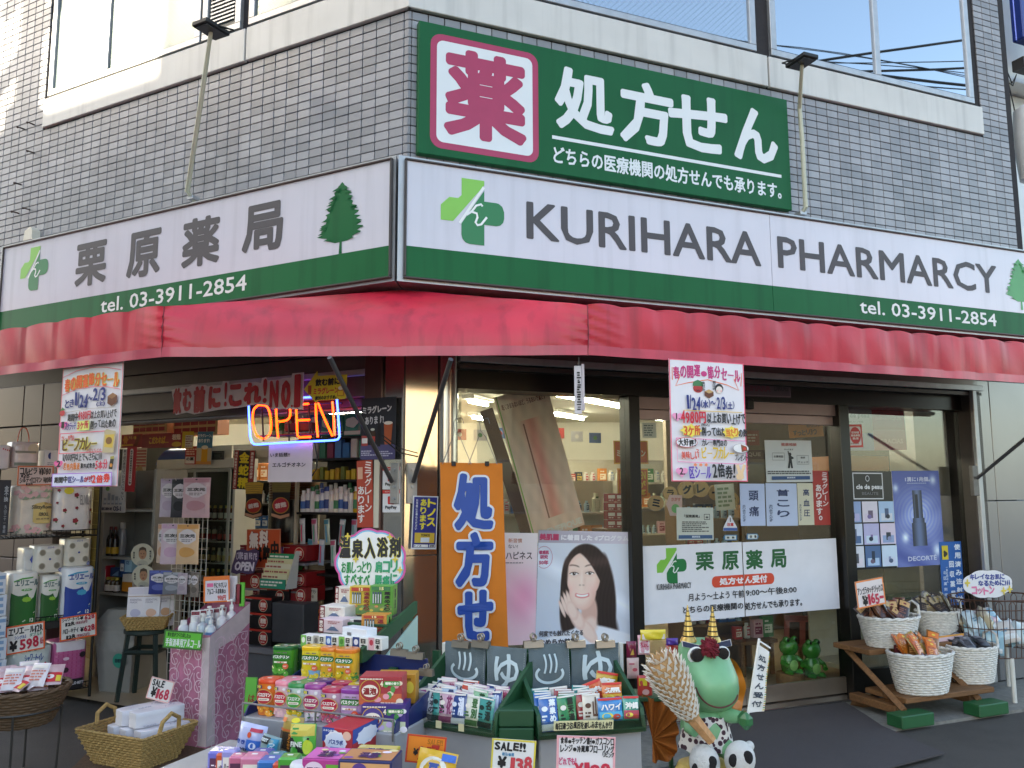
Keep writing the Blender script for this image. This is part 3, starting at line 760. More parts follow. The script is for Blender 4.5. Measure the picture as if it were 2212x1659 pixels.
# cord tied between the two corner braces
a=WL.uz(*D(1,1,262,1180),-.3);b=WR.uz(*D(1,1,495,1300),-.18)
Pa=np.array(WL.w(a[0],-.3,a[1]));Pb=np.array(WR.w(b[0],-.18,b[1]))
solo('tie_cord','dark cord tied between the two awning braces at the corner','cord',MB().tube([Pa,(Pa+Pb)/2+[0,0,-.03],Pb],.004,6).tube([Pa+[0,0,.02],(Pa+Pb)/2+[0,0,-.005],Pb+[0,0,.02]],.003,6),M('#28241f',.8),WM,tuple(Pa))

# ---------------------------------------------------------------- street behind the viewer (casts the shade, shows in the glass)
def opposite(name,label,fr,u0,u1,d,h,col,wins=True,dep=8,seed=1):
    T=Thing(name,label,'building',fr,((u0+u1)/2,d,0))
    T.part('wall',MB().box(u0,u1,d-dep,d,0,h),M(col,.8,var=.08,vs=1.5,streak=.1))
    T.part('parapet',MB().box(u0-.05,u1+.05,d-dep-.05,d+.05,h,h+.25),M('#8f8a82',.8))
    n=int((u1-u0)/1.9);fl=int(h/2.9)
    for k in range(fl):
        for i in range(n):
            x=u0+.6+i*(u1-u0-.8)/n;z=.9+k*2.9
            w=T.part('window',MB().box(x,x+1.2,d+.001,d+.06,z,z+1.4,.01),alu)
            T.part('pane',MB().box(x+.06,x+1.14,d+.061,d+.066,z+.06,z+1.34),skyglass,parent=w)
Sx,Sy=SUN_X/math.hypot(SUN_X,SUN_Y),SUN_Y/math.hypot(SUN_X,SUN_Y)
sv=np.array([Sx,Sy,0]);su=float(sv@WL.dx);sdn=float(sv@WL.dn)
u0,z0=WL.uz(337,205,-.02)
t=10.0/abs(sdn);ue=u0+su*t;ze=z0-.12+math.tan(SUN_EL)*t
opposite('tall_building','tall grey building across the left street, behind the viewer',WL,ue,ue+10,-10,17,'#aaa39a',seed=1)
opposite('low_building','low pale building across the left street, behind the viewer',WL,ue-14,ue-.02,-10,ze,'#b5ab9c',seed=2)
opposite('street_building','beige building across the right street, behind the viewer',WR,6,18,-15,5.2,'#cdb795',seed=3)
opposite('corner_building','brown building down the road, behind the viewer',WR,-5,4.5,-24,5.6,'#b3a291',seed=4)
# pole whose shadow stripes the sunlit tiles
up,zp=WL.uz(62,100,-.02);tp=3.6/abs(sdn)
px_,py_,_=WL.w(up+su*tp,-3.6,0)
UP=Thing('utility_pole','concrete utility pole in the left street, outside the view','utility pole',WM,(px_,py_,0))
UP.part('pole',MB().lathe([(.17,0),(.13,9.5)],16),M('#8d8b86',.8,var=.1),frame=False)
UP.part('transformer',MB().lathe([(.05,6.6),(.26,6.62),(.26,7.35),(.05,7.4)],18,(.32,.1,0)),M('#7d8488',.5),frame=False)
for z in(8.2,8.9):UP.part('crossarm',MB().box(-.9,.9,-.05,.05,z,z+.09),M('#6c6b68',.6,.4),frame=False)
# cables over the right street, seen in the upper windows
cabm=M('#17171a',.6)
for k,(za,zb2,dd,rr,lb)in enumerate(((7.02,7.95,-3.2,.03,'thick steep'),(7.12,7.55,-3.3,.011,'thin upper'),(7.17,7.42,-3.1,.009,'finest upper'),(7.0,7.68,-3.2,.012,'thin steep'),(6.93,7.58,-3.25,.028,'thick middle'),(6.9,7.22,-3.2,.016,'medium lower'),(6.78,7.0,-3.15,.01,'thin lower'),(7.32,7.5,-3.3,.009,'topmost fine'),(6.72,6.9,-3.2,.009,'lowest fine'),(6.97,7.33,-3.2,.034,'thickest level'))):
    pts=[]
    for i in range(19):
        u=2+12*i/18;pts.append(WR.w(u,dd-.06*math.sin(u*1.3+k),za+(zb2-za)*(u-6)/3+.012*math.sin(u*2.1+k)))
    solo('overhead_cable','%s overhead cable mirrored in the upper right windows'%lb,'cable',MB().tube(pts,rr*.6,6),cabm,WM,pts[0],group='overhead cables along the right street')
# the neighbour past the right end of the building
NB=Thing('neighbouring_building','sliver of white panelled building past the right end of the tiles','building',WR,(6.2,1.2,0))
NB.part('wall',MB().box(5.78,9,.8,5,0,5.6),M('#d9dbdb',.4,var=.04));NB.part('upper_wall',MB().box(5.72,9,.6,4.9,5.62,8),M('#e4e4e2',.4,var=.03))
u,z=WR.uz(2200,160,.5)
NB.part('bracket',MB().box(u-.2,u+.5,.3,.42,z-.06,z+.05),M('#3c3838',.6))
for k in range(7):
    u,z=WR.uz(2180,290+k*28,.8);NB.part('screw',MB().tube([(u+.06,.8,z),(u+.06,.785,z)],.008,6),alu)
u,z=WR.uz(2206,30,.2)
solo('blue_sign','dark blue edge of a sign at the top right corner of the view','sign',MB().box(u-.02,u+.6,.18,.3,z-.25,z+1.2,.01),M('#243a86',.4),WR,(u,.2,z-.25))
u,z=WR.uz(2209,300,.2)
solo('street_lamp','white rounded lamp body at the right edge of the view','lamp',MB().lathe([(.02,-.42),(.11,-.38),(.14,0),(.12,.3),(.03,.36)],18,(u+.1,.2,z)),M('#d7d9da',.35),WR,(u+.1,.2,z-.42))
pts=[WR.uz(x,y,.3)for x,y in((2172,145),(2186,180),(2196,160),(2188,185),(2178,178),(2190,230),(2200,290),(2212,300))]
solo('loose_cable','thin black looped cable hanging past the right end of the tiles','cable',MB().tube([(u,.3,z)for u,z in pts],.006,6),cabm,WR,(pts[0][0],.3,pts[0][1]))
# ---------------------------------------------------------------- cards, posters, banners
class Card:  # a thin printed sheet whose four photograph corners (TL,TR,BR,BL) lie on plane d of a frame; print units: 100 wide
    def __init__(s,name,label,cat,fr,q,d,col='#e6e2e2',th=.0025,rough=.5,group=None,shape=None,parent=None,lean=0.0):
        P=[fr.uz(*c,d)for c in q]
        u=sum(p[0]for p in P)/4;z=sum(p[1]for p in P)/4
        w=(math.dist(P[0],P[1])+math.dist(P[3],P[2]))/2;h=(math.dist(P[0],P[3])+math.dist(P[1],P[2]))/2
        s.rot=(math.atan2(P[1][1]-P[0][1],P[1][0]-P[0][0])+math.atan2(P[2][1]-P[3][1],P[2][0]-P[3][0]))/2
        s.w,s.h,s.H=w,h,h/w*100;s.fr=fr
        if shape:mb=MB().prism([((a-50)*w/100,(b-s.H/2)*w/100)for a,b in(shape(s.H)if callable(shape)else shape)],0,th)
        else:mb=MB().box(-w/2,w/2,0,th,-h/2,h/2)
        me=mb.mesh(name,M(col,rough,var=.03))
        s.o=link(name,me,parent,fr.w(u,d,z),(0,0,0));s.o.rotation_mode='XYZ'
        s.o.matrix_world=Matrix.Translation(fr.w(u,d,z))@Matrix.Rotation(fr.a,4,'Z')@Matrix.Rotation(-s.rot,4,'Y')@Matrix.Rotation(lean,4,'X')
        tag(s.o,label,cat,group)
        s.p=Print(-.0008,w/100,50,s.H/2)
    def done(s,name='print'):
        if s.p.f:link(name,s.p.mesh(name),s.o)
        return s.o
def box4(x0,y0,x1,y1,dl=0.0):return[(x0,y0),(x1,y0+dl),(x1,y1+dl),(x0,y1)]
OR,PK,BKc,NV,RD='#f0642a','#f06a8e','#1c1a1c','#1c2c78','#cf2238'

def k1(x,y):return .1984*x,768+.1984*y
c=Card('sale_poster','handwritten sale poster with orange heading hanging from the left awning','poster',WL,[k1(690,140),k1(1335,68),k1(1290,1420),k1(612,1440)],-1.08,'#e3dcdf')
p=c.p;H=204;p.zs=c.H/H
p.frame(0,0,100,H,1.2,'#f29a9a')
p.hand('春の開運節分セール',5,H-37,96,H-14,OR,.9,arc=.28,out='#e6e07a',ow=.8)
p.stroke([(2,H-16),(25,H-7),(50,H-4),(75,H-7),(98,H-14)],1,'#ee6a7c');p.stroke([(2,H-47),(25,H-39),(50,H-37),(75,H-39),(98,H-46)],1,'#ee6a7c')
p.hand('とき',8,H-69,24,H-55,NV,1.0);p.hand('1/24',25,H-66,47,H-44,NV,1.2,slope=-.3);p.hand('〜',47,H-60,55,H-54,NV,1);p.hand('2/3',55,H-60,76,H-38,NV,1.3,slope=-.2)
p.text('(水)',32,H-72,44,H-65,NV,.4);p.text('(土)',62,H-72,76,H-63,NV,.4)
p.poly([(80,H-68),(87,H-73),(95,H-67),(95,H-56),(88,H-51),(80,H-56)],'#6b3a24');p.poly([(80,H-56),(88,H-51),(95,H-56),(87,H-61)],'#9a6a44')
p.ell(6,H-78,4.5,5,'#c8303a');p.poly([(2,H-74),(6,H-68),(11,H-73)],'#3c7a3a')
p.stroke([(10,H-78),(50,H-74),(95,H-75)],.5,'#a5906a')
def heart(p,cx,cz,s_,col):
    p.poly([(cx+s_*.06*16*math.sin(t)**3,cz+s_*.06*(13*math.cos(t)-5*math.cos(2*t)-2*math.cos(3*t)-math.cos(4*t)))for t in[2*math.pi*i/28 for i in range(28)]],col)
heart(p,9,H-99,8,'#ee5f9c');p.text('1',6,H-104,11,H-93,BKc,.9)
p.hand('期間中',16,H-93,34,H-80,BKc,.45);p.hand('4980円',34,H-92,55,H-78,RD,.8);p.hand('以上お買い上げで',55,H-92,97,H-79,BKc,.55)
p.hand('スクラッチ',13,H-108,32,H-96,'#3a2f86',.5);p.rect(34,H-110,54,H-94,'#e3e67c');p.hand('3ヶ所',34,H-108,53,H-95,RD,.8);p.hand('削って出た数の',56,H-108,97,H-95,BKc,.6)
p.frame(6,H-148,82,H-113,1.3,'#ee5868');p.hand('カレー専門店',9,H-126,31,H-117,'#d04a3a',.3)
p.hand('ビーフカレー',12,H-143,70,H-122,'#6b3f1d',1.6,out='#ead95a',ow=1.0)
p.hand('どんどんプレゼント',54,H-147,78,H-142,'#d0503c',.1)
p.poly([(79,H-149),(81,H-114),(84,H-111),(99,H-115),(97,H-150)],'#c8b48c');p.poly([(82,H-140),(83,H-120),(97,H-120),(95,H-142)],'#d9b44a');p.ell(89,H-130,5,6,'#8a5a2a')
heart(p,8,H-165,8,'#ee5f9c');p.text('2',5,H-170,12,H-159,BKc,.9)
p.hand('10000円以上で、さらに…',15,H-161,80,H-149,BKc,.55)
p.hand('若甦内服液',17,H-176,45,H-164,'#d9772a',.6);p.hand('無料試飲券',46,H-174,70,H-165,BKc,.4);p.hand('5本分',70,H-176,90,H-161,'#d6304a',.8)
p.poly([(92,H-176),(94,H-158),(100,H-157),(98,H-177)],'#2a2418');p.ell(95.5,H-170,2.2,3,'#d98a3a');p.poly([(93.8,H-160),(94,H-156),(100,H-155),(99.8,H-160)],'#a99a4a')
p.rect(0,1,98,H-181,'#dfdcf0');p.frame(0,1,98,H-181,1.3,'#b878d8')
p.hand('期間中',4,7,27,H-186,BKc,.7);p.hand('区シール',28,7,54,H-187,'#3a2f86',1.1);p.hand('が!!',54,8,68,H-186,'#b8344a',.8);p.hand('2倍券',67,6,96,H-184,'#e8403a',1.2)
c.done()
# red backing sheet edge
def k2(x,y):return 1316.6+.248*x,822.9+.248*y
c=Card('sale_poster','handwritten sale poster with pink heading hanging from the right awning','poster',WR,[(1444,776),(1605,784),(1616,1042),(1451,1038)],-1.0,'#e6e0e4')
p=c.p;H=172;p.zs=c.H/H
p.frame(0,0,100,H,1.3,'#f0607c')
p.hand('春の開運・節分セール',5,H-24,95,H-6,'#c8357a',1.1,arc=.3)
p.stroke([(4,H-30),(4,H-12),(14,H-24),(8,H-38),(24,H-33),(50,H-27),(76,H-33),(92,H-40),(86,H-25),(97,H-14),(95,H-34)],1.1,OR)
p.ell(37,H-40,6.5,6.5,'#b83232');p.poly([(30,H-37),(31,H-31),(37,H-28),(43,H-31),(44,H-37)],'#3d7a4c');p.text('W',34,H-45,40,H-42,BKc,.1)
p.ell(65,H-39,5.5,7,'#242022');p.ell(65,H-41,4.4,5.2,'#e8d9cf');p.ell(62.5,H-42.5,1.1,1,'#f0a0a0');p.ell(67.5,H-42.5,1.1,1,'#f0a0a0')
p.poly([(45,H-50),(51,H-54),(57,H-50),(57,H-44),(51,H-41),(45,H-44)],'#6b3a24');p.poly([(45,H-44),(51,H-41),(57,H-44),(51,H-47)],'#c9a06a')
p.vtext('鬼は外',42,H-44,46,H-30,BKc,.1);p.vtext('福は内',56,H-42,60,H-28,BKc,.1)
p.hand('1/24',21,H-70,39,H-51,NV,.9,slope=-.15);p.hand('(水)',39,H-68,52,H-56,NV,.6);p.hand('〜',52,H-63,59,H-58,NV,.6);p.hand('2/3',60,H-68,72,H-50,NV,.9,slope=-.15);p.hand('(土)',72,H-68,84,H-57,NV,.6)
p.rect(16,H-73,94,H-72,'#e2b84a')
heart(p,8,H-82,7,'#f29ac0');p.text('1.',6,H-86,11,H-77,BKc,.4)
p.hand('4980円',12,H-91,45,H-74,RD,.9);p.hand('以上お買い上げで',46,H-90,98,H-75,BKc,.6);p.text('(税込)',38,H-95,49,H-90,BKc,.1)
p.ell(25,H-101,13,8,'#f4dc5a',24,.18,8);p.hand('3ヶ所',15,H-108,37,H-94,'#d8542a',.9);p.hand('削って出た',38,H-108,70,H-96,BKc,.6);p.ell(78,H-102,11,8,'#f4dc5a',24,.15,8);p.hand('当たり',70,H-108,87,H-96,'#e0662a',.7);p.hand('の数',87,H-108,99,H-97,BKc,.5)
p.stroke([(5,H-112),(96,H-114),(98,H-142),(90,H-147),(6,H-145),(5,H-112)],1,'#f083b0')
p.ell(18,H-118,14,7.2,'#d0504c');p.ell(18,H-118,13.2,6.4,'#e6e0e4');p.hand('大好評!',7,H-123,30,H-113,BKc,.5);p.hand('カレー専門店の',37,H-122,71,H-113,BKc,.4)
p.ell(89,H-125,11,7,'#8a8588');p.ell(89,H-124.5,10.2,6.2,'#eee9e6');p.poly([(89,H-119),(97,H-122),(98,H-128),(90,H-130)],'#8a4a2a');p.ell(94,H-125,2,2,'#d8342a')
p.hand('ビーフカレー',36,H-140,80,H-123,'#e0b830',1.3);p.hand('美味しい',10,H-141,33,H-131,'#dd5a4a',.4);p.text('2',29,H-132,33,H-127,'#dd5a4a',.2);p.hand('プレゼント!',80,H-142,99,H-133,BKc,.3)
heart(p,10,H-159,8,'#f29ac0');p.text('2.',7,H-163,14,H-153,BKc,.5)
p.hand('区シール',19,4,48,H-152,'#5a34a8',1.3);p.hand('2倍券!',49,5,80,H-148,BKc,.9)
for x in(27,34,41):p.ell(x,H-149,2.2,2.2,'#f08a5a',16,.25,5)
p.poly([(81,3),(80,9),(83,12),(80,H-149),(84,H-147),(87,H-157),(90,H-147),(94,H-149),(90,12),(91,5),(87,2)],'#eac49a')
p.stroke([(95,H-152),(97,H-150)],.6,'#f0808a');p.stroke([(95,H-157),(98,H-155)],.6,'#f0808a')
c.done()
# hanging narrow price tag with a bar pattern
T=Thing('hanging_tag','small white tag with a dark bar print hanging from the awning corner','tag',WM,(.35,4.36,2.05))
u0,z1=WM.uz(1240,790,4.36);u1,z0=WM.uz(1262,894,4.36)
T.part('tag',MB().box(u0,u1-.012,4.36,4.365,z0,z1,.001),M('#cfc8cc',.5));T.part('tag_back',MB().box(u1-.01,u1+.004,4.362,4.395,z0+.02,z1+.01),M('#c2b8bd',.5))
p=Print(4.358);r_=random.Random(3)
for i in range(16):p.rect(u0+.012+r_.uniform(0,.006),z0+.02+i*(z1-z0-.05)/16,u0+.03+r_.uniform(-.004,.006),z0+.02+(i+r_.uniform(.4,.85))*(z1-z0-.05)/16,BKc)
me=p.mesh('print');me.transform(Matrix.Translation((-.35,-4.36,-2.05)));link('print',me,T.o)
T.part('string',MB().tube([((u0+u1)/2,4.365,z1),((u0+u1)/2,4.34,2.24)],.002,5),M('#888',.7))

# red lettered banner in the left opening
def k3(x,y):return 274.3+.1984*x,768+.1984*y
def banner_shape(H):return None
pts=[k3(*q)for q in((485,380),(545,350),(570,365),(600,340),(660,345),(710,320),(850,318),(875,335),(920,325),(1030,320),(1045,278),(1105,280),(1112,315),(1180,300),(1300,290),(1400,285),(1460,300),(1470,245),(1515,235),(1535,270),(1650,260),(1700,245),(1790,240),(1800,195),(1925,183),(1915,590),(1800,585),(1700,580),(1580,585),(1540,545),(1400,530),(1280,555),(1200,570),(1000,590),(860,615),(730,640),(650,620),(530,648))]
uv=[WL.uz(*q,-.04)for q in pts]
bu=sum(a for a,b in uv)/len(uv);bz=sum(b for a,b in uv)/len(uv)
bn=solo('lettering_banner','cut-out banner of big red letters with white edges across the left opening','banner',MB().prism(uv,-.04,-.037),M('#d3ccd0',.45),WL,(bu,-.04,bz))
p=Print(-.0408,1,bu,bz)
redl='#b01c2e'
for t,x0,y0,x1,y1 in(('飲',497,352,602,640),('む',602,358,712,606),('前',720,332,860,622),('に',885,332,1030,580),('!',1058,290,1100,556),('こ',1108,312,1262,556),('れ',1272,292,1475,530),('!',1482,252,1538,520),('N',1555,272,1662,572),('O',1680,270,1795,572),('.',1793,535,1815,565),('1',1825,205,1905,566)):
    a=WL.uz(*k3(x0,y1),-.04);b=WL.uz(*k3(x1,y0),-.04);a2=WL.uz(*k3((x0+x1)/2,y1),-.04);b2=WL.uz(*k3((x0+x1)/2,y0),-.04)
    p.text(t,a[0],a2[1],b[0],b2[1],redl,bold=.012 if t not in 'N' else .008,cap=.09)
me=p.mesh('lettering');me.transform(Matrix.Translation((0,.04,0)));link('lettering',me,bn)
def k4(x,y):return 493.7+.1984*x,768+.1984*y
uv=[WL.uz(*k4(*q),-.06)for q in((820,370),(965,170),(972,222),(1290,205),(1275,470),(970,490),(966,532))]
bu=sum(a for a,b in uv)/7;bz=sum(b for a,b in uv)/7
bn=solo('arrow_card','yellow arrow-shaped card pointing left beside the red letter banner','card',MB().prism(uv,-.06,-.057),M('#d9c93a',.5),WL,(bu,-.06,bz))
p=Print(-.0608,1,bu,bz)
def kt(t,x0,y0,x1,y1,col,b=.002,d=-.06):
    a=WL.uz(*k4(x0,y1),d);e=WL.uz(*k4(x1,y0),d);m1=WL.uz(*k4((x0+x1)/2,y1),d);m2=WL.uz(*k4((x0+x1)/2,y0),d);p.text(t,a[0],m1[1],e[0],m2[1],col,b)
kt('飲む前に',945,245,1215,328,BKc,.004);kt('ミラグレーン',925,345,1200,420,'#c8303c',.004);kt('絶対のおすすめ。',945,432,1180,480,BKc)
a=WL.uz(*k4(1185,445),-.06);b=WL.uz(*k4(1265,330),-.06);p.rect(a[0],a[1],b[0],b[1]-.01,'#b9892a');p.rect(a[0]+.006,a[1]+.006,b[0]-.01,b[1]-.03,'#e2c23c');p.ell((a[0]+b[0])/2,b[1]-.012,.02,.012,'#e6e2da')
a=WL.uz(*k4(868,425),-.06);b=WL.uz(*k4(908,325),-.06);p.rect(a[0],a[1],b[0],b[1],'#a8402e')
me=p.mesh('print');me.transform(Matrix.Translation((0,.06,0)));link('print',me,bn)
c=Card('paper_notice','plain white paper notice taped below the neon sign','notice',WL,[k4(440,962),k4(915,935),k4(905,1382),k4(428,1372)],.02,'#cfc3c8')
H=c.H;c.p.text('いま話題!!',4,H*.64,50,H*.75,BKc,.2);c.p.text('エルゴチオネン',10,H*.38,86,H*.5,BKc,.25);c.done()
# neon sign
NE=Thing('neon_sign','lit neon OPEN sign with red letters in a blue tube frame','neon sign',WL,(WL.uz(600,940,.0)[0],.0,WL.uz(600,960,0)[1]))
neon_r=M('#ff3a12',.4,var=0,emit=2.1);neon_b=M('#2f55ff',.4,var=0,emit=2.0)
def npath(pts,r,mat,name,closed=False,d=-.0):
    q=[(*WL.uz(*k4(x,y),d),)for x,y in pts];NE.part(name,MB().tube([(u,d,z)for u,z in q],r,8,closed),mat)
def smooth(pts,n=6):
    o=[]
    for i in range(len(pts)-1):
        p0=np.array(pts[max(i-1,0)]);p1=np.array(pts[i]);p2=np.array(pts[i+1]);p3=np.array(pts[min(i+2,len(pts)-1)])
        for k in range(n):
            t=k/n;o.append(tuple(.5*((2*p1)+(-p0+p2)*t+(2*p0-5*p1+4*p2-p3)*t*t+(-p0+3*p1-3*p2+p3)*t**3)))
    return o+[tuple(pts[-1])]
npath([(218,500),(222,640),(235,880),(250,935),(275,965),(320,968),(700,945),(1150,922),(1190,912),(1208,885),(1205,820),(1190,600),(1178,460),(1160,440),(860,455),(500,470),(240,480)],.0066,neon_b,'frame_tube',True)
npath(smooth([(370,905),(310,870),(275,790),(262,680),(275,590),(320,545),(370,540),(420,560),(452,640),(462,760),(450,850),(400,905)]),.0066,neon_r,'letter_tube')
npath(smooth([(540,898),(528,780),(520,640),(518,530),(540,510),(610,505),(660,550),(672,640),(640,700),(550,720)]),.0066,neon_r,'letter_tube')
npath([(870,525),(760,535),(735,550),(742,700),(750,870),(775,892),(895,885)],.0066,neon_r,'letter_tube');npath([(755,706),(880,700)],.0066,neon_r,'letter_tube')
npath([(972,888),(955,700),(948,520),(975,520),(1050,700),(1130,875),(1155,870),(1145,680),(1130,500)],.0066,neon_r,'letter_tube')
bk=MB()
for y0,y1 in((575,520),(880,840)):
    a=WL.uz(*k4(310,y0),.025);b=WL.uz(*k4(1235,y1),.025);bk.tube([(a[0],.025,a[1]),(b[0],.025,b[1])],.007,6)
for x in(360,640,870,1140):
    a=WL.uz(*k4(x,500),.03);b=WL.uz(*k4(x+20,930),.03);bk.tube([(a[0],.03,a[1]),(b[0],.03,b[1])],.006,6)
NE.part('back_grid',bk,blk)
a=WL.uz(*k4(610,835),.035);b=WL.uz(*k4(905,725),.035);NE.part('transformer',MB().box(a[0],b[0],.03,.08,a[1],b[1],.008),blk)
NE.part('cable',MB().tube([(*WL.uz(*k4(x,y),.03)[:1],.03,WL.uz(*k4(x,y),.03)[1])for x,y in((890,760),(930,860),(940,960),(965,1100),(960,1230),(910,1310))],.005,6),blk)

# papers on the corner pier
c=Card('pier_poster','dark poster with a beer glass and white lettering on the left of the pier','poster',WL,[k4(1450,465),k4(1825,452),k4(1815,1122),k4(1435,1140)],-.03,'#23222b',rough=.3)
p=c.p;H=c.H
p.text('ミラグレーン',4,H-36,88,H-18,'#c9c6cc',.8,rot=.05);p.text('あります!',12,H-62,66,H-43,'#c9c6cc',.8,rot=.05);p.rect(0,0,100,34,'#4b4670')
p.poly([(70,34),(67,84),(92,84),(88,34)],'#a8502c');p.ell(79.5,84,12.5,4,'#d8cfc4');p.rect(49,30,58,78,'#171216');p.rect(51,78,56,100,'#171216');p.poly([(28,34),(27,62),(31,70),(40,70),(44,62),(43,34)],'#3c2a20');p.rect(28,40,43,54,'#b03a34');p.ell(35.5,70,6,3,'#c8c8bd')
p.rect(4,32,22,56,'#a34040');p.rect(5,38,21,50,'#d9d4d4');p.lines(4,8,46,22,3,'#b9b4c8',seed=3);p.lines(56,6,96,20,3,'#b9b4c8',seed=4);c.done()
c=Card('tall_red_notice','tall red notice with white vertical lettering at the left edge of the pier','poster',WL,[(771,995),(805,994),(805,1138),(771,1140)],-.032,'#b1432f')
H=c.H;c.p.vtext('ミラグレーン',52,8+H*.2,94,H-4,'#e6e0dc',1.2);c.p.vtext('あります',8,20,48,H*.62,'#e6e0dc',1.2);c.p.rect(8,H*.72,40,H*.9,'#d7a58a');c.done()
c=Card('white_strip','narrow cream strip beside the tall red notice on the pier','strip',WL,box4(807,993,818,1140),-.026,'#cfc6b2',th=.02);c.done()
for i,(y0,y1,lb)in enumerate(((1009,1057,'upper of two white payment cards with a red logo on the pier'),(1058.7,1107,'lower of two white payment cards with a red logo on the pier'))):
    c=Card('payment_card',lb,'sticker',WL,box4(826.5,y0,864,y1,-.5),-.004,'#e2dfe0',rough=.25)
    p=c.p;H=c.H;p.rect(0,H*.84,100,H,'#cf3e3a');p.text('ペイペイ使えます',14,H*.88,86,H*.96,'#f0e6e4',.2)
    p.rrect(31,H*.36,69,H*.72,5,'#d0383a');p.stroke([(45,H*.42),(49,H*.66),(60,H*.66),(61,H*.54),(47,H*.52)],3,'#eee9e9');p.text('PayPay',17,H*.12,83,H*.3,'#38363a',.8);c.done()
c=Card('blue_enamel_notice','navy notice with yellow vertical lettering right of the corner','notice',WR,[(890,1071),(944,1072),(945,1187),(890,1186)],-.03,'#d7dadc',rough=.3)
p=c.p;H=c.H;p.rect(4,6,96,H-4,'#232a78');p.vtext('トノス',58,H*.42,92,H-8,'#e6d83a',1.6);p.vtext('あります',30,H*.36,54,H-10,'#e6d83a',1.0);p.vtext('お気軽にお尋ねください',12,H*.36,20,H-12,'#d8d8e0',.2)
p.rect(12,24,90,62,'#c9a93a');p.text('TONOS',36,48,72,58,'#4a3a1a',.5);p.rect(36,26,70,44,'#cfd6de');p.rect(10,8,66,18,'#dedede');p.text('トノス',12,9.5,40,16.5,'#223',.4);p.rect(70,8,92,18,'#dedede');p.text('検索',72,9,90,17,'#223',.3);c.done()
# orange cloth banner on wire hangers
YB=4.72
cl=MB()
a=WM.uz(951,999,YB);b=WM.uz(1085,1001,YB);e=WM.uz(1099,1430,YB);g=WM.uz(956,1430,YB)
def cloth(s,t):
    u=(a[0]*(1-s)+b[0]*s)*(t)+(g[0]*(1-s)+e[0]*s)*(1-t);z=(a[1]*(1-s)+b[1]*s)*t+(g[1]*(1-s)+e[1]*s)*(1-t)
    return(u,YB+.006*math.sin(s*4+t*4)*(1-.6*t)+.003*math.sin(s*6-t*7),z)
cl.grid(cloth,16,40);cl.sm= True
OBn=solo('cloth_banner','orange cloth banner with big blue white-edged lettering beside the steel post','banner',cl,M('#d97a1e',.75,var=.06,bump=.1,bs=200),WM,((a[0]+b[0])/2,YB,g[1]))
p=Print(-.001,1,(a[0]+b[0])/2,g[1]);p.DY=.0006
def ob(t,x0,y0,x1,y1):
    A0=WM.uz(x0,y1,YB);B0=WM.uz(x1,y0,YB);p.text(t,A0[0]-.012,A0[1]-.012,B0[0]+.012,B0[1]+.012,'#dfe3ea',.026,cap=.2);p.k+=9;p.text(t,A0[0],A0[1],B0[0],B0[1],'#17479e',.013,cap=.08)
ob('処',980,1022,1066,1146);ob('方',984,1148,1066,1268);ob('せ',988,1272,1066,1384)
me=p.mesh('lettering',lambda x,y,z:(x,y+cloth(min(max((x+(a[0]+b[0])/2-a[0])/(b[0]-a[0]),0),1),min(max((z)/(a[1]-g[1]),0),1))[1]-YB-.004,z));link('lettering',me,OBn)
T=Thing('wire_hanger','bent wire hangers holding up the orange cloth banner','hanger',WM,(a[0],YB,a[1]))
for cx in(988,1044):
    q= lambda x,y:(WM.uz(x,y,YB)[0],YB-.006,WM.uz(x,y,YB)[1])
    T.part('wire',MB().tube([q(cx-32,1003),q(cx-10,945),q(cx-6,930),q(cx+6,945),q(cx+30,1003)],.0024,6).tube([q(cx-6,930),q(cx-8,912),q(cx-2,905),q(cx+10,903),q(cx+14,915)],.0024,6),M('#8a8a8c',.3,.8))
for cx in(980,1052):
    x,z=WM.uz(cx,1002,YB);T.part('clip',MB().box(x-.012,x+.012,YB-.012,YB+.006,z-.012,z+.014,.002),blk)

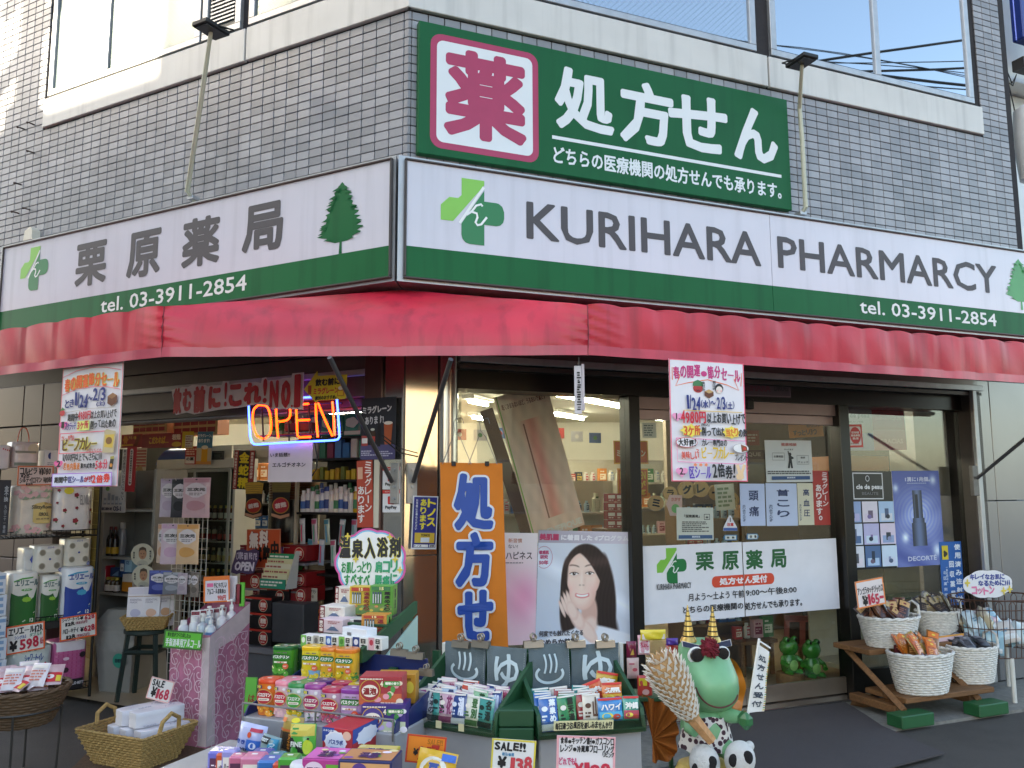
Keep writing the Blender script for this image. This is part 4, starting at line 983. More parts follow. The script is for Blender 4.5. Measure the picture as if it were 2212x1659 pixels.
# ---------------------------------------------------------------- posters behind the right shop glass
def pface(X,Z):
    def E(cx,cz,rx,rz,s=.06,rot=0.0):
        dx=X-cx;dz=Z-cz;c_,s_=math.cos(rot),math.sin(rot);a=dx*c_+dz*s_;b=-dx*s_+dz*c_
        return np.clip((1+s-np.sqrt((a/rx)**2+(b/rz)**2))/(2*s),0,1)
    def mix(m,col):
        for i in range(3):I[i]=I[i]*(1-m)+col[i]*m
    bg=np.clip(.5+.4*(X-.2)+.25*(Z-.5),0,1);I=[.76+.12*bg,.81+.09*bg,.88+.06*bg]
    beam=np.clip(1-np.abs(Z-.75+.45*X)/.12,0,1)*.1;I=[np.clip(i+beam,0,1)for i in I]
    sheen=np.exp(-((Z-.72-.2*(X-.45)**2)/.05)**2)*.10;st=.012*np.sin(X*150+9*np.sin(Z*5))
    hair=[.17+sheen+st,.125+sheen*.8+st,.125+sheen*.75+st]
    mix(E(.50,.63,.235,.255,.04),hair);mix(E(.335,.40,.10,.34,.08,-.05),hair);mix(E(.70,.36,.125,.40,.08,.06),hair);mix(E(.76,.14,.085,.20,.25,.3),hair)
    skin=np.array([.965,.855,.80]);sh=np.array([.86,.69,.63])
    mix(np.clip((.185-.33*np.abs(X-.57)**1.4-Z)/.02,0,1),[.93,.94,.97])
    mix(E(.545,.27,.085,.17,.12),sh);mix(E(.56,.17,.07,.07,.3),skin*.97)
    fm=np.maximum(E(.475,.60,.178,.21,.03),E(.47,.47,.142,.165,.05));mix(fm,sh*1.05)
    inn=np.maximum(E(.46,.60,.165,.20,.22),E(.455,.475,.12,.15,.3));mix(inn*fm,skin)
    mix(E(.345,.49,.05,.045,.9)*.3*fm,[.97,.72,.70]);mix(E(.57,.49,.05,.045,.9)*.3*fm,[.97,.72,.70])
    part=np.clip((Z-.74-.9*(X-.40)**2*np.where(X<.40,1.6,.9)+.35*np.abs(X-.40))/.02,0,1)
    mix(np.clip((Z-(.80-2.2*np.abs(X-.415)**1.5))/.02,0,1)*E(.49,.64,.22,.24,.05),hair)
    mix(np.clip((X-.63-.10*(.72-Z))/.02,0,1)*E(.68,.50,.09,.30,.08),hair);mix(np.clip((.312+.05*(Z-.5)-X)/.02,0,1)*E(.30,.50,.06,.26,.08),hair)
    for ex,ez in((.375,.622),(.54,.626)):
        mix(E(ex,ez+.004,.052,.026,.7)*.35,sh*.92);mix(E(ex,ez,.038,.0115,.25),[.97,.95,.94]);mix(E(ex,ez,.0155,.0135,.25),[.16,.10,.09]);mix(E(ex+.005,ez+.006,.005,.005,.4),[1,1,1])
        lid=np.clip(1-np.abs(Z-(ez+.012-5*(X-ex)**2))/.006,0,1)*(np.abs(X-ex)<.05);mix(lid,[.20,.13,.12])
        brow=np.clip(1-np.abs(Z-(ez+.074-3*(X-ex)**2+(.12*(X-ex)if ex<.45 else -.12*(X-ex))*-1))/.011,0,1)*np.clip((.06-np.abs(X-ex))/.02,0,1);mix(brow*.75,[.36,.26,.23])
    mix(E(.44,.522,.012,.007,.5)*.5,sh*.7);mix(E(.475,.522,.012,.007,.5)*.5,sh*.7);mix(E(.487,.56,.014,.05,.9)*.3,sh);mix(E(.455,.57,.010,.06,.9)*.4,[1,.95,.92])
    mq=Z-(.424+3.0*(X-.465)**2);w_=np.clip((.082-np.abs(X-.465))/.012,0,1)
    mix(w_*np.clip((.021-np.abs(mq))/.006,0,1)*E(.465,.43,.084,.04,.1),[.90,.58,.57]);mix(np.clip((.066-np.abs(X-.465))/.012,0,1)*np.clip((.010-np.abs(mq-.003))/.004,0,1),[.985,.98,.97])
    for cx,cz,rx,rz,ro in((.53,.12,.055,.13,.75),(.42,.225,.056,.10,.62),(.262,.315,.016,.075,.45),(.285,.345,.017,.085,.45),(.310,.37,.017,.09,.43),(.336,.385,.017,.09,.38),(.365,.30,.05,.085,.5)):
        mix(E(cx,cz,rx*1.1,rz*1.03,.12,ro)*.8,sh*1.03);mix(E(cx-.004,cz+.004,rx*.92,rz*.98,.3,ro),skin*.99)
    band=(Z>.892).astype(float);mix(band*.9,[.62+.25*X,.60+.24*X,.66+.24*X])
    return I
def wposter(name,label,q,fn,nx,ny,d=GD-.006,fr=WR):
    c=Card(name,label,'poster',fr,q,d,'#e4e4e8');me=raster('picture',c.w,c.h,nx,ny,fn,.35)
    link('picture',me,c.o,(0,-.0006,-c.h/2));c.p.y=-.0012; return c
c=wposter('portrait_poster','cosmetics poster of a smiling long-haired woman with hand on cheek',[(1157,1149),(1362,1146),(1369,1393),(1163,1393)],pface,190,230)
p=c.p;H=c.H
p.text('美肌菌',1,H*.912,21,H*.972,'#c03a64',.5);p.text('に着目した dプログラム',23,H*.915,95,H*.968,'#eceaf0',.35)
p.text('敏感肌',1,H*.79,11,H*.825,'#c05078',.2);p.text('研究',2,H*.75,10,H*.785,'#c05078',.2);p.text('50年',1,H*.70,10.5,H*.74,'#c05078',.2);p.stroke([(6+8.5*math.cos(t),H*.765+10*math.sin(t))for t in[i*.35-2.2 for i in range(14)]],.35,'#c05078')
p.text('何度でも触れたくなる',3,H*.085,48,H*.135,'#55555c',.2);p.text('なめらか美肌」',3,H*.012,44,H*.065,'#44444c',.35);c.done('lettering')
def ppink(X,Z):
    b=np.exp(-((X-.75)**2/.10+(Z-.42)**2/.05));g=np.exp(-((X-.2)**2/.08+(Z-.5)**2/.08));s=np.clip(1-np.abs(Z-.75+.5*X)/.12,0,1)
    return[.93+.03*s-.06*g,.80+.1*Z-.22*b-.2*g+.05*s,.84+.07*Z-.12*b-.15*g+.04*s]
c=wposter('pink_poster','pale pink cosmetics poster between the orange banner and the portrait poster',[(1040,1152),(1156,1150),(1162,1393),(1046,1394)],ppink,40,60)
H=c.H;c.p.text('ハピネス',40,H*.76,90,H*.83,'#5a4a52',.3);c.p.text('新習慣',44,H*.91,70,H*.95,'#c88a78',.1);c.p.text('ない!',44,H*.86,62,H*.895,'#77666c',.1);c.p.lines(40,H*.72,75,H*.74,1,'#9a8a90');c.done('lettering')
def pblue(X,Z):
    r=np.hypot((X-.52)/.42,(Z-.53)/.25);ring=.5+.5*np.sin(r*38);glow=np.exp(-r*r*1.1);sw=.5+.5*np.sin(9*X+6*np.sin(5*Z)+4*Z)
    R_=.28+.42*glow*(.55+.45*ring)+.14*sw*(1-Z);G=.34+.42*glow*(.6+.4*ring)+.14*sw*(1-Z);B_=.62+.26*glow+.1*sw*(1-Z)
    for cx,cz,s_ in((.86,.9,.12),(.06,.82,.10),(.2,.3,.12),(.85,.15,.16)):
        g=np.exp(-((X-cx)**2/(s_*.55)**2+(Z-cz)**2/(s_*.4)**2));R_=R_+.5*g;G=G+.5*g;B_=B_+.3*g
    bw=np.where(Z>.5,.10,.13)+.02*(Z<.45);body=((np.abs(X-.50)<bw)&(Z>.21)&(Z<.79))
    core=((np.abs(X-.48)<.035)&(Z>.5)&(Z<.75));sh=.5+.5*np.cos((X-.5)/bw*2.6)
    for A,v,cc in((R_,.30,.08),(G,.36,.10),(B_,.48,.16)):
        A[body]=(v*(.35+.9*sh))[body];A[core]=cc
    return[R_,G,B_]
c=wposter('blue_poster','blue swirling cosmetics poster with a tall dark bottle at the right window',[(1926.8,1018),(2031,1016),(2038,1220),(1938,1225)],pblue,80,140)
H=c.H;c.p.text('1滴に1兆個。',27,H*.885,80,H*.935,'#d8dcea',.2);c.p.text('DECORTÉ',22,H*.055,82,H*.115,'#c9cede',.25);c.p.lines(30,H*.86,74,H*.875,1,'#aab2d0');c.done('lettering')
c=Card('black_display_board','black board with a white framed brand square above nine product pictures','poster',WR,[(1813,1018),(1925,1018),(1937,1227),(1824,1231)],GD-.006,'#17181a',rough=.3)
p=c.p;H=c.H
p.frame(24,H*.71,82,H*.985,1.6,'#d8d8da');p.text('cle de peau',30,H*.80,80,H*.865,'#dcdcde',.4);p.text('BEAUTE',40,H*.755,72,H*.785,'#77777a',.1);p.ell(52,H*.925,4,4.5,'#c8c8ca');p.ell(52,H*.925,2.8,3.4,'#17181a')
pal=['#8fa5cc','#d9d2dc','#a9c4e0','#c9d3e6','#b7b4d8','#d6c9da','#cfd3dc','#4a6a96','#c6d8ea'];dk=['#39508a','#6a5a6e','#4a5a7a','#5a6480','#76689a','#2f3440','#4a4e58','#1f3046','#8a93b8']
for i in range(9):
    x0=7+(i%3)*31.5;z0=H*.475-(i//3)*H*.227;p.rect(x0,z0,x0+29.5,z0+H*.213,pal[i]);w_=3+(i*7%4)
    p.rect(x0+4,z0+2,x0+26,z0+H*.09,pal[(i+4)%9]);p.rect(x0+14-w_/2,z0+6,x0+14+w_,z0+H*(.1+.02*(i%4)),dk[i]);p.ell(x0+9+(i%3)*4,z0+8,4,3.2,dk[(i+3)%9])
c.done()
c=Card('red_white_sticker','square red-edged sticker with a red disc high on the right window','sticker',WR,[(1815,917),(1862,917),(1864,966),(1817,967)],GD-.004,'#cf4a42')
p=c.p;H=c.H;p.rrect(7,7,93,H-7,6,'#dcd4d2');p.ell(67,H*.52,25,30,'#c43a38');p.text('区内共通',50,H*.6,84,H*.7,'#e6dcd8',.5);p.text('商品券取',46,H*.47,88,H*.57,'#e6dcd8',.5);p.text('扱店',52,H*.34,80,H*.44,'#e6dcd8',.5);p.lines(12,10,88,16,1,'#aa8880');c.done()
def k8(x,y):return 1783+.248*x,822.9+.248*y
c=Card('brand_banner','wide dim board in four colours hung high behind the right window','sign',WR,[k8(120,245),k8(690,245),k8(705,605),k8(135,605)],GD+.35,'#8a7c84')
p=c.p;H=c.H;p.rect(49,H*.5,99,H-1,'#8e1f2c');p.rect(0,0,49,H*.42,'#6f7db0');p.rect(49,0,99,H*.5,'#a8687c');p.text('clé de peau',2,H*.76,45,H*.9,'#4c4146',.3);p.text('BEAUTÉ',12,H*.66,35,H*.72,'#5c5156',.1);p.text('BENEFIQUE',54,H*.72,94,H*.82,'#a84a50',.3);p.text('GRACIAS',58,H*.16,94,H*.28,'#c08a96',.3);c.done()
c=Card('disposal_notice','tall blue notice with white vertical lettering at the right window edge','notice',WR,[k8(990,1402),k8(1185,1396),(2083,1306),(2037,1309)],GD-.01,'#1f5fa8')
p=c.p;H=c.H;p.vtext('使用済み注射針',66,6,94,H-4,'#dfe6ee',1.2,gap=.3);p.vtext('回収薬局',38,H*.1,60,H*.72,'#dfe6ee',.9,gap=.35);p.vtext('一般社団法人',22,H*.35,30,H*.62,'#c9d6e6',.2);p.vtext('北区薬剤師会',8,8,22,H*.56,'#c9d6e6',.3,gap=.4);p.rect(8,H*.72,36,H*.94,'#d8c030');p.ell(22,H*.81,9,10,'#2a2a20',18,.2,3);c.done()
# door band with the shop's name
GO=GD+.012
for(q,sec)in(([(1387,1180),(1604,1171),(1607,1332),(1390,1351)],0),([(1606,1171),(1808,1163),(1812,1314),(1609,1332)],1)):
    c=Card('door_band',('white window band with the green cross mark on the left door leaf','white window band with opening hours on the right door leaf')[sec],'sign',WR,q,GO,'#e4e3e8',rough=.35)
    if sec==0:dl=c
    else:dr=c
def dtext(c,t,a,b,col,bold=.3):  # photograph corners: lower left, upper right
    fr=WR;o=c.o.matrix_world.inverted()
    def loc(q):u,z=fr.uz(*q,GO);v=o@Vector(fr.w(u,GO,z)); return v.x/c.w*100+50,v.z/c.w*100+c.H/2
    x0,z0=loc(a);x1,z1=loc(b);c.p.text(t,x0,z0,x1,z1,col,bold)
bpy.context.view_layer.update()
gk='#175e30'
dtext(dl,'栗',k2(752,1655),k2(905,1485),gk,.6);dtext(dl,'原',k2(980,1650),k2(1122,1478),gk,.6);dtext(dr,'薬',k2(1190,1645),k2(1330,1468),gk,.6);dtext(dr,'局',k2(1405,1632),k2(1535,1460),gk,.6)
dl.p.rrect(56,dl.H*.335,104,dl.H*.475,5,'#d6452c')if False else None
def dpx(c,q):
    u,z=WR.uz(*q,GO);v=c.o.matrix_world.inverted()@Vector(WR.w(u,GO,z)); return v.x/c.w*100+50,v.z/c.w*100+c.H/2
x0,z0=dpx(dl,D(2,2,190,492));x1,z1=dpx(dl,D(2,2,396,405));dl.p.rrect(x0,z0,99.6,z1,4,'#d8482c');dl.p.rect((x0+99)/2,z0,100,z1,'#d8482c')
x0,z0=dpx(dr,D(2,2,396,478));x1,z1=dpx(dr,D(2,2,590,393));dr.p.rrect(x0+.3,z0,x1,z1,4,'#d8482c');dr.p.rect(0,z0,(x0+x1)/2,z1,'#d8482c')
dtext(dl,'処方せ',D(2,2,238,475),D(2,2,393,418),'#ece8ea',.3);dtext(dr,'ん受付',D(2,2,402,465),D(2,2,545,405),'#ece8ea',.3)
dtext(dl,'月よう〜土よう 午前',D(2,2,35,580),D(2,2,394,503),'#333338',.15);dtext(dr,'9:00〜午後8:00',D(2,2,408,548),D(2,2,735,477),'#333338',.15)
dtext(dl,'どちらの医療機関の',D(2,2,0,660),D(2,2,390,582),'#333338',.2);dtext(dr,'処方せんでも承ります。',D(2,2,402,637),D(2,2,770,557),'#333338',.2)
dtext(dl,'KURIHARA PHARMARCY',(1418,1275),(1492,1257),'#444448',.1)
cx,cz=dpx(dl,(1451,1222));pl=Print(dl.p.y,dl.p.q,dl.p.ox,dl.p.oz);plus_logo(pl,cx,cz,29);link('cross_logo',pl.mesh('cross_logo'),dl.o,(0,-.0003,0))
dl.done('lettering');dr.done('lettering')
# sheets on the door glass
def sheet(label,a,b,col='#c9cfcf',d=GO,cat='notice',name='window_notice',dl_=0):return Card(name,label,cat,WR,box4(*a,*b,dl_),d,col)
c=sheet('white health consultation sheet with a black figure on the door glass',k2(1360,518),k2(1765,880),'#cdd0cc')
p=c.p;H=c.H;p.text('健康相談',34,H*.86,68,H*.94,'#b0706a',.5);p.text('やってます',40,H*.76,60,H*.8,'#555',.1);p.ell(52,H*.66,3,3.4,'#222');p.poly([(49,H*.62),(47,H*.74),(49,H*.745),(51,H*.63),(55,H*.62),(60,H*.58),(58,H*.55),(55,H*.55),(57,H*.33),(53,H*.33),(52,H*.46),(50,H*.33),(46,H*.33),(49,H*.52)],'#222')
p.frame(14,H*.52,40,H*.70,.6,'#777');p.text('お薬相談',17,H*.58,37,H*.64,'#555',.1);p.frame(66,H*.42,92,H*.64,.6,'#777');p.text('健康',74,H*.56,84,H*.61,'#555',.1);p.text('チェック',68,H*.45,90,H*.5,'#555',.1);p.lines(2,H*.18,98,H*.28,2,'#555');p.rect(10,4,92,H*.14,'#31507c');p.text('栗原薬局',42,6,60,H*.12,'#c9d3e0',.1);c.done()
for a,b,t,col,lb in((k2(1140,895),k2(1355,1262),'頭痛','#b9c6e2','pale blue sheet with two brushed characters on the door glass'),(k2(1365,892),k2(1636,1262),'首こり','#bcc8e0','pale blue sheet with three brushed characters on the door glass'),(k2(1642,890),k2(1778,1255),'高血圧','#cfcab0','cream sheet with three brushed characters on the door glass')):
    c=sheet(lb,a,b,col);H=c.H;c.p.vtext(t,34,H*.16,74,H*.9,'#27355e',.8,gap=.35);c.p.vtext('ありませんか?',8,H*.1,20,H*.5,'#44506e',.1);c.done()
c=sheet('red notice with white vertical lettering at the right of the door glass',k2(1775,782),k2(1915,1255),'#a83026');H=c.H;c.p.vtext('ミラグレーン',58,H*.34,92,H-5,'#e0d4d0',1);c.p.vtext('あります。',16,10,52,H*.75,'#e0d4d0',1.3);c.done()
c=sheet('grey insurance pharmacy sheet with a bag mark on the door glass',k2(585,1102),k2(905,1385),'#bfc3b8');p=c.p;H=c.H;p.text('「保険薬局」',20,H*.68,62,H*.78,'#333',.3);p.frame(74,H*.62,90,H*.80,1.2,'#333');p.text('+',78,H*.66,86,H*.74,'#333',.6);p.lines(14,H*.24,92,H*.58,6,'#555',seed=5);p.rect(4,3,96,H*.15,'#34557c');p.text('栗原薬局',40,5,62,H*.13,'#c0ccd8',.2);c.done()
c=Card('warning_sticker','white triangular caution sticker on the door glass','sticker',WR,box4(*k2(990,1170),*k2(1112,1306)),GO,'#d6d6dc',shape=lambda H:[(0,0),(100,0),(100,H*.2),(54,H),(46,H),(0,H*.2)]);H=c.H;c.p.rect(1,1,99,H*.2,'#3a5a9c');c.p.text('注意',26,H*.3,74,H*.52,'#c83a40',1);c.p.rect(47,H*.58,53,H*.85,'#333');c.done()
for i,(a,b)in enumerate(((k2(992,1340),k2(1110,1388)),(k2(1196,1330),k2(1300,1380)))):
    c=Card('automatic_door_sticker',('small white arrow sticker pointing left on the door glass','small white arrow sticker pointing right on the door glass')[i],'sticker',WR,box4(*a,*b),GO,'#4a80a8',shape=(lambda H:[(0,H/2),(12,0),(100,0),(100,H),(12,H)])if i==0 else(lambda H:[(0,0),(88,0),(100,H/2),(88,H),(0,H)]));H=c.H;c.p.rect(14,5,92,H-5,'#d0d4cc')if i==0 else c.p.rect(8,5,86,H-5,'#d0d4cc');c.p.text('自',24,10,42,H-10,'#333',.8);c.p.text('動',62,10,80,H-10,'#333',.8);c.done()
c=Card('shop_plate','dim purple plate with lettering on the black header above the door','sign',WR,box4(*k2(1080,-30),*k2(1578,128),5),.065,'#4a3844',th=.012);H=c.H;c.p.frame(1,1,99,H-1,1,'#7a6672');c.p.text('KURIHARA',3,H*.28,64,H*.72,'#5e1c34',.8);c.p.text('DRUG',70,H*.34,95,H*.68,'#2a2028',.3);c.done()
solo('door_sensor','small black sensor box under the header beside the right sale poster','sensor',MB().box(*sorted((WR.uz(1608,872,.05)[0],WR.uz(1624,872,.05)[0])),.02,.079,WR.uz(1616,884,.05)[1],WR.uz(1616,862,.05)[1],.006),blk,WR,(WR.uz(1616,880,.05)[0],.05,WR.uz(1616,884,.05)[1]))
# ---------------------------------------------------------------- goods: generic makers, sized by photograph points on a plane
def rectpx(fr,x0,y0,x1,y1,d):
    xm,ym=(x0+x1)/2,(y0+y1)/2
    return fr.uz(x0,ym,d)[0],fr.uz(x1,ym,d)[0],fr.uz(xm,y1,d)[1],fr.uz(xm,y0,d)[1]
film= lambda c,r=.28:M(c,r,var=.07,vs=16,coat=.5,bump=.25,bs=30,name='plastic_film')
cartn= lambda c:M(c,.42,var=.05,vs=10,name='printed_card')
def pbox(name,label,cat,fr,px,d,dep,col,pf=None,group=None,rot=0.0,bev=.002,side=None,mat=None,tilt=(0,0),H0=None):
    u0,u1,z0,z1=rectpx(fr,*px,d);w=u1-u0;h=z1-z0
    me=MB().box(-w/2,w/2,0,dep,0,h,bev).mesh(name,mat or cartn(col))
    o=link(name,me,None,fr.w((u0+u1)/2,d,z0),(tilt[0],tilt[1],fr.a+rot));tag(o,label,cat,group)
    if pf:
        p=Print(-.0006,w/100,50,0);H=h/w*100
        if H0:p.zs=H/H0;H=H0
        pf(p,H)
        if p.f:link('print',p.mesh('print'),o)
    if side:
        p=Print(-.0006,dep/100,0,0);side(p,h/dep*100)
        link('side_print',p.mesh('side_print'),o,(w/2,0,0),(0,0,rad(90)))
    return o
def soft(w,dep,h,pw=4.0,n=28,top=.06,mat=None,name='pack'):  # rounded soft pack standing on z=0, centre at y=dep/2
    mb=MB();e=min(h*top,.03)
    pr=[(.02,0),(.86,.002),(.97,e*.5),(1,e),(1.0,h*.35),(.985,h*.5),(1.0,h*.65),(1,h-e),(.96,h-e*.45),(.84,h-.002),(.02,h)]
    mb.lathe(pr,n,(0,dep/2,0),w/2,dep/2,pw); return mb.mesh(name,mat)
def swarp(w,dep,pw=4.0,off=0.0):
    def f(x,y,z):
        t=min(abs(x)/(w/2),.999); return(x,dep/2-(dep/2)*(1-t**pw)**(1/pw)*1.004+y-off,z)
    return f
def ppack(name,label,cat,fr,px,d,dep,col,pf=None,group=None,pw=4.0,rot=0.0,H0=None,mat=None,tilt=(0,0),part='print'):
    u0,u1,z0,z1=rectpx(fr,*px,d);w=u1-u0;h=z1-z0
    o=link(name,soft(w,dep,h,pw,mat=mat or film(col),name=name),None,fr.w((u0+u1)/2,d,z0),(tilt[0],tilt[1],fr.a+rot));tag(o,label,cat,group)
    if pf:
        p=Print(-.0015,w/100,50,0);H=h/w*100
        if H0:p.zs=H/H0;H=H0
        pf(p,H);link(part,p.mesh(part,swarp(w,dep,pw)),o)
    return o
def pouchmesh(w,h,t,mat,name='pouch',seed=0):
    r=random.Random(seed);ph=r.uniform(0,6)
    mb=MB()
    def S(sgn):
        def f(a,b):
            x=(a-.5)*w;z=b*h;e=max(0,1-abs(2*a-1)**4)*max(0,1-abs(2*b-1)**6)
            return(x*(1-.03*math.sin(b*3.1)),sgn*(t/2*e+.0005)+.002*math.sin(9*a+7*b+ph)*e,z)
        return f
    mb.grid(S(-1),8,8);k=len(mb.v);mb.grid(S(1),8,8);mb.sm= True
    return mb.mesh(name,mat)
def pouchwarp(w,h,t):
    def f(x,y,z):
        a=min(max(x/w+.5,0),1);b=min(max(z/h,0),1);e=max(0,1-abs(2*a-1)**4)*max(0,1-abs(2*b-1)**6)
        return(x,-(t/2*e+.0025)+y,z)
    return f
def pouch(name,label,cat,loc,w,h,t,col,pf=None,group=None,rz=0.0,tx=0.0,ty=0.0,H0=None,mat=None,seed=0):
    o=link(name,pouchmesh(w,h,t,mat or film(col),name,seed),None,loc,(tx,ty,rz));tag(o,label,cat,group)
    if pf:
        p=Print(-.0006,w/100,50,0);H=h/w*100
        if H0:p.zs=H/H0;H=H0
        pf(p,H);link('print',p.mesh('print',pouchwarp(w,h,t)),o)
    return o
def bottle(name,label,cat,loc,r,h,col,cap='#eee',kind='round',group=None,rz=0.0,band=None,mat=None,sy=1.0):
    if kind=='pump':pr=[(r*.9,0),(r,.004),(r,h*.62),(r*.8,h*.68),(r*.38,h*.72),(r*.38,h*.78)]
    elif kind=='wine':pr=[(r*.9,0),(r,.004),(r,h*.55),(r*.75,h*.66),(r*.36,h*.76),(r*.34,h*.92)]
    else:pr=[(r*.9,0),(r,.004),(r,h*.7),(r*.85,h*.78),(r*.55,h*.83)]
    key=('b',kind,round(r,4),round(h,4),col,str(sy))
    if key not in _mats:_mats[key]=MB().lathe(pr,18,(0,0,0),1,sy).mesh(name,mat or M(col,.25,var=.03,coat=.3))
    o=link(name,_mats[key],None,loc,(0,0,rz));tag(o,label,cat,group)
    c=MB()
    if kind=='pump':
        c.lathe([(r*.42,h*.76),(r*.42,h*.86),(r*.16,h*.87),(r*.16,h*.95),(r*.42,h*.955),(r*.42,h)],12);c.tube([(0,0,h*.975),(0,-r*1.1,h*.965)],r*.14,6)
    elif kind=='wine':c.lathe([(r*.38,h*.9),(r*.38,h)],12)
    else:c.lathe([(r*.62,h*.82),(r*.62,h*.995),(r*.5,h)],14,(0,0,0),1,sy)
    key2=key+('cap',cap)
    if key2 not in _mats:_mats[key2]=c.mesh('cap',M(cap,.35,var=.02))
    link('cap',_mats[key2],o)
    if band:
        k3_=key+('band',str(band))
        if k3_ not in _mats:
            bb=MB().lathe([(r*1.012,h*band[1]),(r*1.012,h*band[2])],18,(0,0,0),1,sy);_mats[k3_]=bb.mesh('label',ink(band[0]))
        link('label',_mats[k3_],o)
    return o

# ---------------------------------------------------------------- left rack of paper rolls
def kA(x,y):return .1736*x,932.6+.1736*y
def kB(x,y):return .1984*x,1179.5+.1984*y
def kC(x,y):return 329.2+.1984*x,987.5+.1984*y
def pxA(x0,y0,x1,y1):return(*kA(x0,y0),*kA(x1,y1))
def pxB(x0,y0,x1,y1):return(*kB(x0,y0),*kB(x1,y1))
def pxC(x0,y0,x1,y1):return(*kC(x0,y0),*kC(x1,y1))
WK=Fr(-3.17,6.37,45)
RK=0.0
blackwire=M('#1b1b1c',.45,.4,name='black_wire')
ru0=-.66;ru1=.03
T=Thing('wire_rack','tall black wire rack of paper roll packs at far left','rack',WK,((ru0+ru1)/2,RK,0))
zsh=[WK.uz(110,1160,RK)[1],WK.uz(110,1345,RK)[1],WK.uz(110,1497,RK)[1]]
for u in(ru0,ru1):
    for d in(RK,RK+.34):T.part('post',MB().tube([(u,d,.0),(u,d,1.75)],.011,8),blackwire)
for z in zsh:
    m=MB()
    for k in range(22):m.tube([(ru0+(ru1-ru0)*k/21,RK,z),(ru0+(ru1-ru0)*k/21,RK+.34,z)],.0025,4)
    for d in(RK,RK+.17,RK+.34):m.tube([(ru0,d,z),(ru1,d,z)],.005,6)
    for k in range(22):m.tube([(ru0+(ru1-ru0)*k/21,RK-.004,z),(ru0+(ru1-ru0)*k/21,RK-.004,z+.045)],.0022,4)
    m.tube([(ru0,RK-.004,z+.045),(ru1,RK-.004,z+.045)],.004,6)
    T.part('shelf',m,blackwire)
m=MB()
for k in range(14):m.tube([(ru1+.002,RK+.34*k/13,.3),(ru1+.002,RK+.34*k/13,1.7)],.002,4)
for k in range(16):m.tube([(ru1+.002,RK,.3+k*.09),(ru1+.002,RK+.34,.3+k*.09)],.002,4)
tag(T.part('side_grid',m,M('#a08430',.5,.4)),kind='stuff')
T.part('price_rail',MB().box(ru0,ru1,RK-.03,RK-.012,zsh[1]-.04,zsh[1]+.012,.003),M('#232322',.4))
def rolltop(p,H):
    for x,z in((25,H*.74),(75,H*.74),(25,H*.26),(75,H*.26)):p.ell(x,z,11,12,'#a39a88');p.ell(x,z,8,9,'#7d7464')
    p.text('エリエール',40,H*.88,62,H*.95,'#3a4a9a',.2);p.ell(50,H*.5,4,4,'#2c3f94');p.ell(88,H*.1,7,7,'#2c3f94');p.text('12',84,H*.06,92,H*.14,'#eee',.3)
def fl(p,H,col,leaf,n=14,seed=1,s=6):
    r=random.Random(seed)
    for i in range(n):
        x,z=r.uniform(6,94),r.uniform(5,H-5);q=r.uniform(.6,1.2)*s
        p.ell(x+q*.7,z-q*.5,q*.6,q*.45,leaf);p.ell(x,z,q,q*.85,col,16,.15,5)
ppack('toilet_roll_pack','pinkish four roll pack with carry loop on top of the rack','toilet paper',WK,pxA(150,120,500,450),RK+.02,.2,'#d8c6c4',lambda p,H:(p.ell(26,H*.72,20,H*.2,'#cdbcb4'),p.ell(74,H*.72,20,H*.2,'#cfbfa6'),p.rect(12,H*.56,90,H*.64,'#8a8478',8),p.rect(10,H*.08,92,H*.2,'#7c8478',8)),pw=5)
ppack('toilet_roll_pack','white pack with red marks at the left edge on top of the rack','toilet paper',WK,pxA(-120,160,145,470),RK-.02,.22,'#dcd0d0',lambda p,H:[p.rect(55+i*10,H*.8-i*3,61+i*10,H*.86-i*3,'#c8404a',2)for i in range(4)],pw=5)
solo('carry_loop','thin orange carry loop standing above the top roll pack','loop',MB().tube([(WK.uz(*kA(x,y),RK)[0],RK+.08,WK.uz(*kA(x,y),RK)[1])for x,y in smooth([(255,130),(270,40),(300,-40),(345,-60),(380,-20),(400,60),(395,130)],4)],.004,6),M('#c8553c',.5),WK,(WK.uz(*kA(255,130),RK)[0],RK+.08,WK.uz(*kA(255,130),RK)[1]))
pbox('tissue_carton','white carton with a navy half disc beside the left sale poster','carton',WK,pxA(555,230,740,440),RK+.02,.2,'#d5d0d2',lambda p,H:(p.ell(38,H*.66,16,H*.2,'#2b3a78'),p.rect(40,H*.4,60,H*.9,'#d5d0d2'),p.lines(20,H*.1,90,H*.3,2,'#9a94a0')))
def roma(p,H):
    fl(p,H*.22,'#d9a8aa','#8fa48a',10,2,9)
    p.k+=1
    r=random.Random(4)
    for i in range(12):x,z=r.uniform(6,94),r.uniform(H*.76,H*.97);p.ell(x+6,z-5,6,5,'#93a68c');p.ell(x,z,8,7,'#d7adb0',16,.15,5)
    p.poly([(50,H*.26),(50,H*.60),(56,H*.63),(74,H*.66),(92,H*.63),(99,H*.60),(99,H*.26),(90,H*.23),(60,H*.23)],'#d6bd7a');p.text('SilittyRoma',46,H*.50,99,H*.60,'#5c5848',.5);p.text('12ROLL',64,H*.38,88,H*.45,'#5c5848',.5);p.lines(58,H*.3,94,H*.34,1,'#8a7c5a')
ppack('toilet_roll_pack','pale floral toilet roll pack with a yellow label on the rack','toilet paper',WK,pxA(140,665,662,1285),RK-.01,.26,'#d9d0c4',roma,pw=5)
